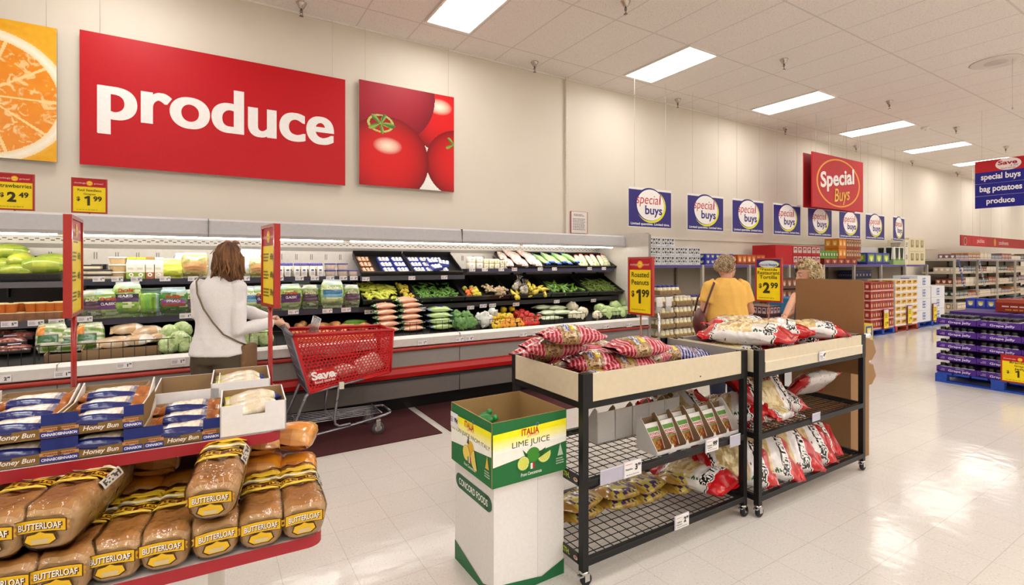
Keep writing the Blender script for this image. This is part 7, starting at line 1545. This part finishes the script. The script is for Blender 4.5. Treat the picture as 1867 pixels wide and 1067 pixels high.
gondola('beige wall shelving packed with jars and packets under the pickles sign', G2, 5.45, 6.2, [(1.70, 0), (1.32, .1), (.95, .05), (.60, 0), (.2, -.05)], strip='#8d7a9a', backc='#a89c8a')
def stock(name, cat, label, x, y, z, w, d, h, col, face, group=None, rz=0.0):
    """one carton or tray of stock with its printed face; face(m, M, w, h) draws on the front"""
    t = thing(name, label, cat, (x, y, z), rz, group); m = MB('card'); m.box(-w / 2, 0, 0, w / 2, d, h, col); m.build('box', t)
    if face:
        M = frame((0, -.002, h / 2), (1, 0, 0), (0, 0, 1)); m = MB('print'); face(m, M, w, h); M2 = frame((-w / 2 - .002, d / 2, h / 2), (0, -1, 0), (0, 0, 1)); face(m, M2, d, h); m.build('printed_face', t)
    return t
def fc(bg, a, b_, n=3, top=None, seed=0, dots=True):
    def f(m, M, w, h):
        m.rect(w, h, bg, M, z=0)
        for i in range(n):
            x = -w / 2 + (i + .5) * w / n; m.rect(w / n * .78, h * .62, a, M, x=x, y=h * .06, z=.002); m.rect(w / n * .5, h * .3, b_, M, x=x, y=h * .1, z=.004)
            if dots: m.disc(min(w / n, h) * .2, mix(b_, '#ffffff', .4), M @ T(x, -h * .05, .006), n=8)
        if top: m.rect(w * .95, h * .14, top, M, y=-h * .40, z=.002)
    return f
def can_face(m, M, w, h):
    m.rect(w, h, '#cfd2d6', M, z=0); n = 5
    for i in range(n): m.rect(w / n * .62, h * .58, '#2b2a2c', M, x=-w * .36 + i * w * .18, y=h * .08, z=.002); m.rect(w / n * .4, h * .28, '#d9d6d0', M, x=-w * .36 + i * w * .18, y=h * (.12 if i % 2 else .02), z=.004)
    m.text('20LT', M, '#3a3c42', h=h * .13, w=w * .35, x=0, y=-h * .38, z=.003)
z = 1.542
for r_ in range(3):
    for c in range(4 if r_ < 2 else 2): stock('canned_goods_tray', 'tray', 'white tray of dark cans beside the case, %s column, %s row' % (nth(c, 4), ('bottom', 'middle', 'top')[r_]), 6.28 + .335 * c, GY + .02, z + r_ * .152, .325, .40, .148, '#cfd2d6', can_face, 'canned goods trays')
for r_ in range(2):
    for c in range(3): stock('snack_box', 'box', 'dark blue box of packets, %s of three, %s row' % (nth(c, 3), ('bottom', 'top')[r_]), 7.72 + .27 * c, GY + .02, z + r_ * .10, .26, .3, .098, '#262c8c', fc('#2a309a', '#3f49b4', '#b7b84a', 2, seed=c), 'blue boxes')
for r_ in range(1):
    for c in range(3): stock('snack_box', 'box', 'orange-brown box of packets behind the tortilla sign, %s of three' % nth(c, 3), 8.66 + .30 * c, GY + .02, z, .29, .3, .19, '#a03c1c', fc('#a8401e', '#d06a2a', '#e0a03c', 2, '#7a2414'), 'orange packet boxes')
stock('red_carton', 'carton', 'large plain red carton on the top shelf', 10.05, GY + .0, z, .62, .5, .40, '#b5161c', None)
for c in range(3):
    for r_ in range(2): stock('packet_carton', 'carton', 'printed red carton beside the plain one, %s of three, %s row' % (nth(c, 3), ('bottom', 'top')[r_]), 10.58 + .36 * c, GY + .02, z + .2 * r_, .35, .4, .196, '#a81c22', fc('#a81c22', '#d8c2b8', '#7a1a24', 2, '#b5161c'), 'red packet cartons')
for c in range(5): stock('cup_box', 'box', 'green-topped box of cups, %s of five behind the curly-haired shopper' % nth(c, 5), 11.75 + .24 * c, GY + .12, z + .14, .23, .3, .17, '#5f9a3a', fc('#6fa83e', '#3d7a2c', '#c9d0a0', 2), 'green boxes')
for c in range(5): stock('soup_box', 'box', 'dark red box under the green ones, %s of five' % nth(c, 5), 11.75 + .30 * c, GY + .0, z, .29, .3, .14, '#7a2420', fc('#7a2420', '#8d3a2c', '#c9743c', 1), 'dark red boxes')
for r_ in range(2):
    for c in range(3): stock('juice_box', 'box', 'orange box of bottles, %s column, %s row of the orange stack' % (nth(c, 3), ('lower', 'upper')[r_]), 12.62 + .36 * c, GY + .1, z + .14 + r_ * .235, .35, .3, .23, ('#c9681c' if c < 1 else '#8d3c1c'), fc('#d0741f' if c < 1 else '#8f4020', '#e09a34' if c < 1 else '#c9a07a', '#f0c05a' if c < 1 else '#6a4a2c', 3 if c else 2), 'orange boxes')
for c in range(3): stock('detergent_box', 'box', 'purple box with yellow-green pictures, %s of three' % nth(c, 3), 13.85 + .40 * c, GY + .02, z, .39, .35, .29, '#3a3596', fc('#3d389c', '#6a9a4a', '#d0d23c', 1, '#2a2a7a'), 'purple boxes')
stock('white_carton', 'carton', 'large plain white carton behind the purple boxes', 14.55, GY + .38, z, 1.2, .2, .45, '#d9d5ce', None)
def pots(m, M, w, h):
    m.rect(w, h, '#e3e2d6', M, z=0); m.rect(w, h * .3, '#8fb06a', M, y=-h * .34, z=.002)
    for i in range(2): m.poly([(-w * .36 + i * w * .44, h * .45, .004), (-w * .30 + i * w * .44, -h * .25, .004), (-w * .08 + i * w * .44, -h * .25, .004), (-w * .02 + i * w * .44, h * .45, .004)], '#1d2418', M=M); m.disc(w * .07, '#6f9a4c', M @ T(-w * .2 + i * w * .44, -h * .2, .006), n=8)
stock('planter_carton', 'carton', 'white and green carton picturing two dark planters', 15.38, GY + .02, z, .62, .4, .46, '#e3e2d6', pots)
stock('label_carton', 'carton', 'narrow cream carton with black lettering beside the planter carton', 15.85, GY + .02, z, .22, .4, .66, '#ddd6c0', lambda m, M, w, h: (m.rect(w, h, '#ddd6c0', M, z=0), [m.lines(3, w * .6, h * .2, '#2a2a34', M, y=h * (.3 - .5 * i), seed=i) for i in range(2)]))
for r_ in range(2):
    def glass_face(m, M, w, h):
        m.rect(w, h, '#d9cda8', M, z=0)
        for i in range(3): m.rect(w * .17, h * .55, '#8d7f5c', M, x=-w * .3 + i * w * .3, y=h * .08, z=.002); m.rect(w * .10, h * .35, '#b9ac84', M, x=-w * .3 + i * w * .3, y=h * .14, z=.004)
    stock('glassware_carton', 'carton', 'cream carton picturing three glasses, %s of two' % ('lower', 'upper')[r_], 16.5, GY + .02, z + .36 * r_, 1.05, .4, .355, '#d9cda8', glass_face, 'glassware cartons')

# pallets of jars right of the case
def pallet(label, x0, y0, w, d, col, rz=0.0):
    t = thing('pallet', label, 'pallet', (x0, y0, 0), rz); h = .13
    m = MB('wood')
    for i in range(7): m.box(0, d * i / 7 + .005, h - .02, w, d * (i + 1) / 7 - .02, h, col)
    m.build('deck_boards', t)
    for i in range(3):
        x = (0, w / 2 - .05, w - .10)[i]; m = MB('wood')
        for y in (0, d / 2 - .06, d - .12): m.box(x, y, .02, x + .10, y + .12, h - .02, col)
        m.box(x, 0, 0, x + .1, d, .02, col); m.build('block_runner', t)
    m = MB('wood'); m.box(0, 0, 0, w, .09, .02, mul(col, .9)); m.build('bottom_board', t); return t
BLU = '#1b45a8'
pallet('blue pallet under the stacked jar trays beside the case', 5.48, 4.90, 1.2, .80, BLU)
def make_mayo(cap, body):
    def mk():
        t = thing('mayonnaise_jar', 'x', 'jar'); m = MB('plastic'); m.lathe([(.036, 0), (.042, .008), (.043, .06), (.040, .085), (.032, .10), (.031, .104)], body, n=12, cols=[body, '#d9d25a', body, body, body]); m.build('jar', t); m = MB('plastic'); m.lathe([(.034, .100), (.035, .104), (.034, .122), (.030, .125)], cap, n=12); m.build('lid', t); return t
    return Kind(mk)
MAY = make_mayo('#e9e2c8', '#efe6c8'); MAYB = make_mayo('#35317c', '#efe6c8')
def mayo_tray(x, y, z, nx, ny, lab, K_, cols=None):
    w, d = nx * .09 + .01, ny * .09 + .01; t = thing('jar_tray', 'brown cardboard tray of jars, ' + lab, 'tray', (x, y, z), 0, 'jar trays'); m = MB('card'); h = .058
    for a in ((0, 0, w, .004), (0, d - .004, w, d), (0, 0, .004, d), (w - .004, 0, w, d)): m.box(a[0], a[1], 0, a[2], a[3], h, '#9a7c58')
    m.box(0, 0, 0, w, d, .004, '#9a7c58'); m.build('tray', t); m = MB('print'); M = frame((w / 2, -.001, h / 2), (1, 0, 0), (0, 0, 1))
    for xx in (-w * .32, w * .02): m.disc(.022, '#5a4630', M @ T(xx, 0, 0), n=12, sy=.55, r0=.014)
    m.lines(2, w * .2, .02, '#6a5238', M, x=w * .32, seed=3); m.lines(2, .05, .02, '#6a5238', M, x=-w * .15, seed=4); m.build('printing', t)
    for i in range(nx):
        for j in range(ny):
            if 0 < j and 0 < i < nx - 1 and cols is None: continue
            K_(loc=(x + .05 + .09 * i, y + .05 + .09 * j, z + .005), label='cream jar standing in the brown tray, ' + lab, group='jars in trays')
_lv = ['bottom', 'second', 'third', 'fourth', 'fifth', 'sixth']
for k in range(7):
    for c in range(3):
        if k == 6 and c > 0: continue
        mayo_tray(5.50 + .385 * c if k < 6 else 5.53, 4.95, .132 + .163 * k, 4 if k < 6 else 5, 2 if k < 6 else 3, '%s layer, %s' % (_lv[k] if k < 6 else 'top', nth(c, 3) if k < 6 else 'alone on top'), MAYB if (k == 6 or (k == 5 and c == 2)) else MAY, True if k >= 5 else None)
# chrome upright with two white price holders in front of the jars
t = thing('stand', 'chrome post stand with two white card holders in front of the jar trays', 'stand', (5.24, 4.70, 0)); m = MB('chrome'); m.tube([(0, 0, .02), (0, 0, 1.0)], .018, '#c9c6c6', n=12); m.lathe([(.16, 0), (.16, .012), (.03, .03), (.018, .04)], '#77706e', n=20); m.build('post', t)
for sx in (-.01, .17): m = MB('plastic'); m.rbox(sx - .055, -.03, .97, sx + .055, -.005, 1.10, '#e9e6e2', .01); m.rbox(sx - .05, -.02, .90, sx + .05, .0, .975, '#b5b0ac', .01); m.build('card_holder', t)
m = MB('chrome'); m.tube([(0, 0, .99), (.17, 0, .99)], .008, '#b9b6b6', n=6); m.build('arm', t)

# more stock on the floor and lower shelves seen between the shoppers
for k in range(4): stock('sauce_tray', 'tray', 'tray of dark and pink jars right of the woman in yellow, %s layer' % _lv[k], 8.55, 5.0, .14 + .17 * k, .62, .5, .165, '#8a6c5a', fc('#4a2c2c', '#c9a8a8', '#5a2a34', 6), 'sauce trays')
stock('blue_bin', 'bin', 'large blue carton behind the tortilla sign', 8.95, 4.75, .0, .55, .5, .95, '#2f6f9a', fc('#34749e', '#3a7aa6', '#2f6f9a', 1, dots=False))
stock('laundry_box', 'box', 'purple box of cleaning packets beside the blue carton', 9.60, 4.7, .0, .6, .5, .95, '#6a5a9a', fc('#6d5ea0', '#cfc9dc', '#8a9a6a', 2))
for k in range(5): stock('packet_tray', 'tray', 'tray of dark brown packets at the back of the shelving, %s layer' % _lv[k], 9.75, 5.35, .2 + .22 * k, .9, .4, .2, '#5a3a2c', fc('#5a3a2c', '#8d4a34', '#b98a5c', 5), 'brown packet trays')
stock('bottle_tray', 'tray', 'tray of dark bottles on the lower shelf above the red stack', 13.75, 5.9, 1.20, 1.0, .3, .2, '#2a2438', fc('#2a2a44', '#3a3f6e', '#1d1a2a', 6))

# the pallet stacks along the wall
def stack(label_pal, x0, y0, w, col, kinds):
    pallet(label_pal, x0, y0, w, .95, col)
RB = '#8d2420'
pallet('blue pallet under the dark red juice cartons', 12.12, 5.02, 1.12, .65, BLU); pallet('red wooden pallet under the yellow cereal cartons', 13.36, 5.05, 1.22, .62, '#a03a24'); pallet('blue pallet under the white paper towel cartons', 14.72, 5.1, 1.7, .58, BLU)
def red_face(m, M, w, h):
    m.rect(w, h, '#9a2a22', M, z=0); n = max(3, int(w / .11))
    for i in range(n): x = -w / 2 + (i + .5) * w / n; m.rect(w / n * .8, h * .62, '#7a1c1a' if i % 2 else '#a8382c', M, x=x, y=h * .10, z=.002); m.rect(w / n * .45, h * .34, '#e0b8a8' if (i * 7 + int(w * 10)) % 3 else '#c9a04a', M, x=x, y=h * .08, z=.004)
    m.rect(w, h * .16, '#d8a89c', M, y=-h * .40, z=.003)
for k in range(5):
    for c in range(2): stock('juice_case', 'case', 'dark red case of drink bottles, %s layer, %s' % (_lv[k], ('left', 'right')[c]), 12.40 + .555 * c, 5.04, .132 + .205 * k, .55, .6, .20, RB, red_face, 'dark red drink cases')
def yel_face(m, M, w, h):
    m.rect(w, h, '#e3d6cc', M, z=0); n = max(2, int(w / .28))
    for i in range(n): x = -w / 2 + (i + .5) * w / n; m.rect(w / n * .8, h * .58, '#d8b01e', M, x=x, y=h * .12, z=.002); m.disc(h * .20, '#a8541c', M @ T(x - .03, h * .12, .004), n=8); m.rect(w / n * .3, h * .2, '#7a2a24', M, x=x + w / n * .15, y=h * .2, z=.005)
    m.poly([(-w / 2, -h * .5, .003), (w / 2, -h * .5, .003), (w / 2, -h * .12, .003), (w * .2, -h * .3, .003), (-w * .2, -h * .3, .003), (-w / 2, -h * .12, .003)], '#efe4e0', M=M)
for k in range(7):
    for c in range(2): stock('cereal_case', 'case', 'white and yellow case of packets, %s layer, %s' % (['bottom', 'second', 'third', 'fourth', 'fifth', 'sixth', 'top'][k], ('left', 'right')[c]), 13.68 + .60 * c, 5.07, .132 + .152 * k, .59, .55, .148, '#d9cfc6', yel_face, 'yellow packet cases')
def towel_face(m, M, w, h):
    m.rect(w, h, '#dcdde2', M, z=0); m.rect(min(w, h) * .62, min(w, h) * .60, '#3f4f8f', M, z=.002)
    for i in range(2):
        for j in range(2): m.rect(min(w, h) * .22, min(w, h) * .2, '#c9d2e6', M, x=(i - .5) * min(w, h) * .3, y=(j - .5) * min(w, h) * .28, z=.004)
for k in range(4): stock('paper_towel_case', 'case', 'white case of blue-wrapped paper towels, %s layer of the tall stack' % _lv[k], 15.12, 5.12, .132 + .285 * k, .78, .5, .28, '#dcdde2', towel_face, 'paper towel cases')
for k in range(3): stock('paper_towel_case', 'case', 'white case of blue-wrapped paper towels, %s layer of the low stack' % _lv[k], 15.98, 5.12, .132 + .29 * k, .84, .5, .285, '#dcdde2', towel_face, 'paper towel cases')
def tall_sign(px, py, Y, label):
    p = at_y(px, py, Y); t = thing('price_sign', label, 'price sign', p); m = MB('gloss'); m.box(-.12, 0, 0, .12, .012, .44, '#8d1f1c'); m.build('frame', t); m = MB('print'); M = frame((0, -.002, .19), (1, 0, 0), (0, 0, 1)); m.rect(.21, .34, YEL, M, z=0); m.rect(.21, .07, '#d9c9d4', M, y=.20, z=0); m.lines(3, .16, .11, '#7d7420', M, y=.10, seed=3, z=.002); m.text('1', M, '#35300f', h=.10, y=-.08, x=-.03, z=.002, bold=.05); m.text('99', M, '#35300f', h=.06, y=-.06, x=.05, z=.002, bold=.03); m.build('price_card', t)
tall_sign(1616, 600, 4.985, 'tall yellow price sign on the dark red cases'); tall_sign(1659, 591, 5.03, 'tall yellow price sign on the white and yellow cases'); tall_sign(1705, 585, 5.08, 'tall yellow price sign on the paper towel cases')
stock('yellow_box', 'box', 'small yellow and blue box beside the brown header board', 11.6, 4.85, .0, .35, .3, .32, '#d9c23c', fc('#d9c23c', '#3a4a9a', '#e6d95a', 1))

# ---------------------------------------------------------------- grape jelly pallet
JX, JY = 8.27, 1.45
pallet('blue wooden pallet under the purple grape jelly trays', JX - .03, JY, 1.05, 1.22, BLU)
def make_jar():
    t = thing('jelly_jar', 'x', 'jar'); m = MB('gloss'); m.lathe([(.028, 0), (.033, .006), (.033, .075), (.028, .09), (.026, .094)], '#1d1018', n=12, cols=['#1d1018', '#d8d0d4', '#1d1018', '#1d1018']); m.build('jar', t); m = MB('plastic'); m.lathe([(.030, .090), (.031, .094), (.030, .112), (.026, .115)], '#131114', n=12); m.build('lid', t); return t
JAR = Kind(make_jar)
def jelly_tray(x, y, z, lab, k):
    """tray with its long printed side facing -X"""
    w, d, h = .40, .30, .075; t = thing('jelly_tray', 'purple cardboard tray printed Grape Jelly, ' + lab, 'tray', (x, y, z), 0, 'grape jelly trays'); m = MB('card'); p = '#47237a'
    for a in ((0, 0, .004, w), (d - .004, 0, d, w), (0, 0, d, .004), (0, w - .004, d, w)): m.box(a[0], a[1], 0, a[2], a[3], h, p)
    m.box(0, 0, 0, d, w, .004, p); m.build('tray', t); m = MB('print'); M = frame((-.0015, w / 2, h / 2), (0, -1, 0), (0, 0, 1)); m.rect(w, h, '#4b2684', M, z=0)
    m.text('Grape Jelly', M, '#ddd2e8', h=.036, w=.225, x=.035, y=-.010, bold=.02); m.text('CONCORD', M, '#c4b4da', h=.011, w=.085, x=.04, y=.022, bold=.03)
    for q in range(5): m.disc(.010, '#8a6cae', M @ T(-.155 + .017 * q - .034 * (q > 2), -.012 + .016 * (q > 2), .002), n=8)
    m.rect(.085, .012, '#7a5aa4', M, x=-.145, y=-.022); m.build('printing', t)
    for i in range(5):
        for j in range(4 if k == 4 else 1): JAR(loc=(x + .045 + .07 * j, y + .06 + .07 * i, z + .005), label='dark jelly jar in the purple trays, ' + ('top layer' if k == 4 else _lv[k] + ' layer'), group='jelly jars')
for k in range(5):
    for c in range(3): jelly_tray(JX, JY + .005 + .405 * (2 - c), .132 + .158 * k, '%s layer, %s' % ('top' if k == 4 else _lv[k], nth(c, 3)), k)
    for c in range(2): stock('jelly_case', 'case', 'purple case of jelly in the rear column, %s layer, %s' % (_lv[k], ('near', 'far')[c]), JX + .66, JY + .02 + .6 * c, .132 + .158 * k, .66, .56, .15, '#3d1f6a', None, 'rear jelly cases')
p = at_x(1828, 694, JX - .05)
t = thing('price_sign', 'yellow one sixty-nine grape jelly price sign on the purple trays', 'price sign', (JX - .04, p.y - .15, p.z), -PI / 2); m = MB('gloss'); m.box(-.17, 0, -.012, .17, .012, .32, RED); m.build('frame', t); m = MB('print'); price_print(m, frame((0, -.002, .155), (1, 0, 0), (0, 0, 1)), .31, .30, ['Bramley\'s', 'Grape', 'Jelly'], '1', '69', 'low', 1.2); m.build('price_card', t)
# cartons on the rear of the jelly pallet
z = .132 + .158 * 5
def sauce_face(m, M, w, h):
    m.rect(w, h, '#8f2c1e', M, z=0); m.rect(w * .98, h * .2, '#b0543a', M, y=h * .36, z=.002); m.lines(1, w * .8, h * .2, '#e6c8bc', M, y=-h * .05, seed=5, z=.003); m.lines(1, w * .7, h * .2, '#c98a3c', M, y=-h * .32, seed=6, z=.003)
stock('sauce_case', 'case', 'red-brown case printed with light lettering on top of the jelly pallet', JX + .70, 1.95, z, .62, .5, .16, '#8d2a1c', sauce_face, None, -PI / 2)
for c in range(4): stock('wafer_box', 'box', 'blue box behind the jelly jars, %s of four' % nth(c, 4), 10.2, 2.86 - .12 * c, .862, .115, .25, .15, '#22309a', fc('#26349e', '#4a5ab8', '#c9b84a', 1), 'blue wafer boxes', -PI / 2)
stock('display_table', 'table', 'low grey display table carrying the blue boxes behind the jelly', 10.15, 2.50, 0, .82, .5, .86, '#6e6862', None, None, -PI / 2)

# ---------------------------------------------------------------- stock on the far shelves
R = rnd(99); pal = ['#8d4a34', '#b98a3c', '#c9b89a', '#5a6a8d', '#7a2a24', '#d9c9b0', '#3a4a34', '#a85a2c', '#e0d6c6', '#2a2a34']
rows = [(1.70, 5.46, .26, 'top shelf'), (1.32, 5.57, .22, 'second shelf'), (.95, 5.52, .24, 'third shelf'), (.60, 5.47, .22, 'fourth shelf'), (.20, 5.42, .26, 'lowest shelf')]
for zi, (zz, yy, hh, nm) in enumerate(rows):
    n = 26
    for i in range(n):
        c = pal[(i // 3 + zi * 2) % len(pal)]; h = hh * (.55 + .4 * ((i // 3 * 7 + zi) % 5) / 5); b_ = pal[(i // 3 + zi * 2 + 3) % len(pal)]
        stock('grocery_carton', 'carton', '%s carton on the far %s, %s' % ({'#8d4a34': 'brown', '#b98a3c': 'golden', '#c9b89a': 'tan', '#5a6a8d': 'slate blue', '#7a2a24': 'dark red', '#d9c9b0': 'cream', '#3a4a34': 'dark green', '#a85a2c': 'orange-brown', '#e0d6c6': 'off-white', '#2a2a34': 'black'}[c], nm, nth(i % 13, 13) + (' (left half)' if i < 13 else ' (right half)')), 18.45 + .33 * i, yy, zz, .31, .4, h, c, fc(c, b_, mix(c, '#ffffff', .6), 3, '#d9cdb8'), 'far shelf cartons')
for x in (18.3, 19.95): 
    t = thing('clip_strip', 'hanging strip of blue packets on the %s upright of the far shelving' % ('first' if x < 19 else 'second'), 'clip strip', (x, 5.415, 1.68)); m = MB('print'); m.box(-.06, 0, -.05, .06, .04, .0, '#8d949c')
    for k in range(9): m.box(-.07 + .012 * k, -.03 - .012 * k, -.09 * k - .07, .05 + .012 * k, -.02 - .012 * k, -.09 * k, '#3a4a8d' if x < 19 else '#8d949c')
    m.build('packets', t)
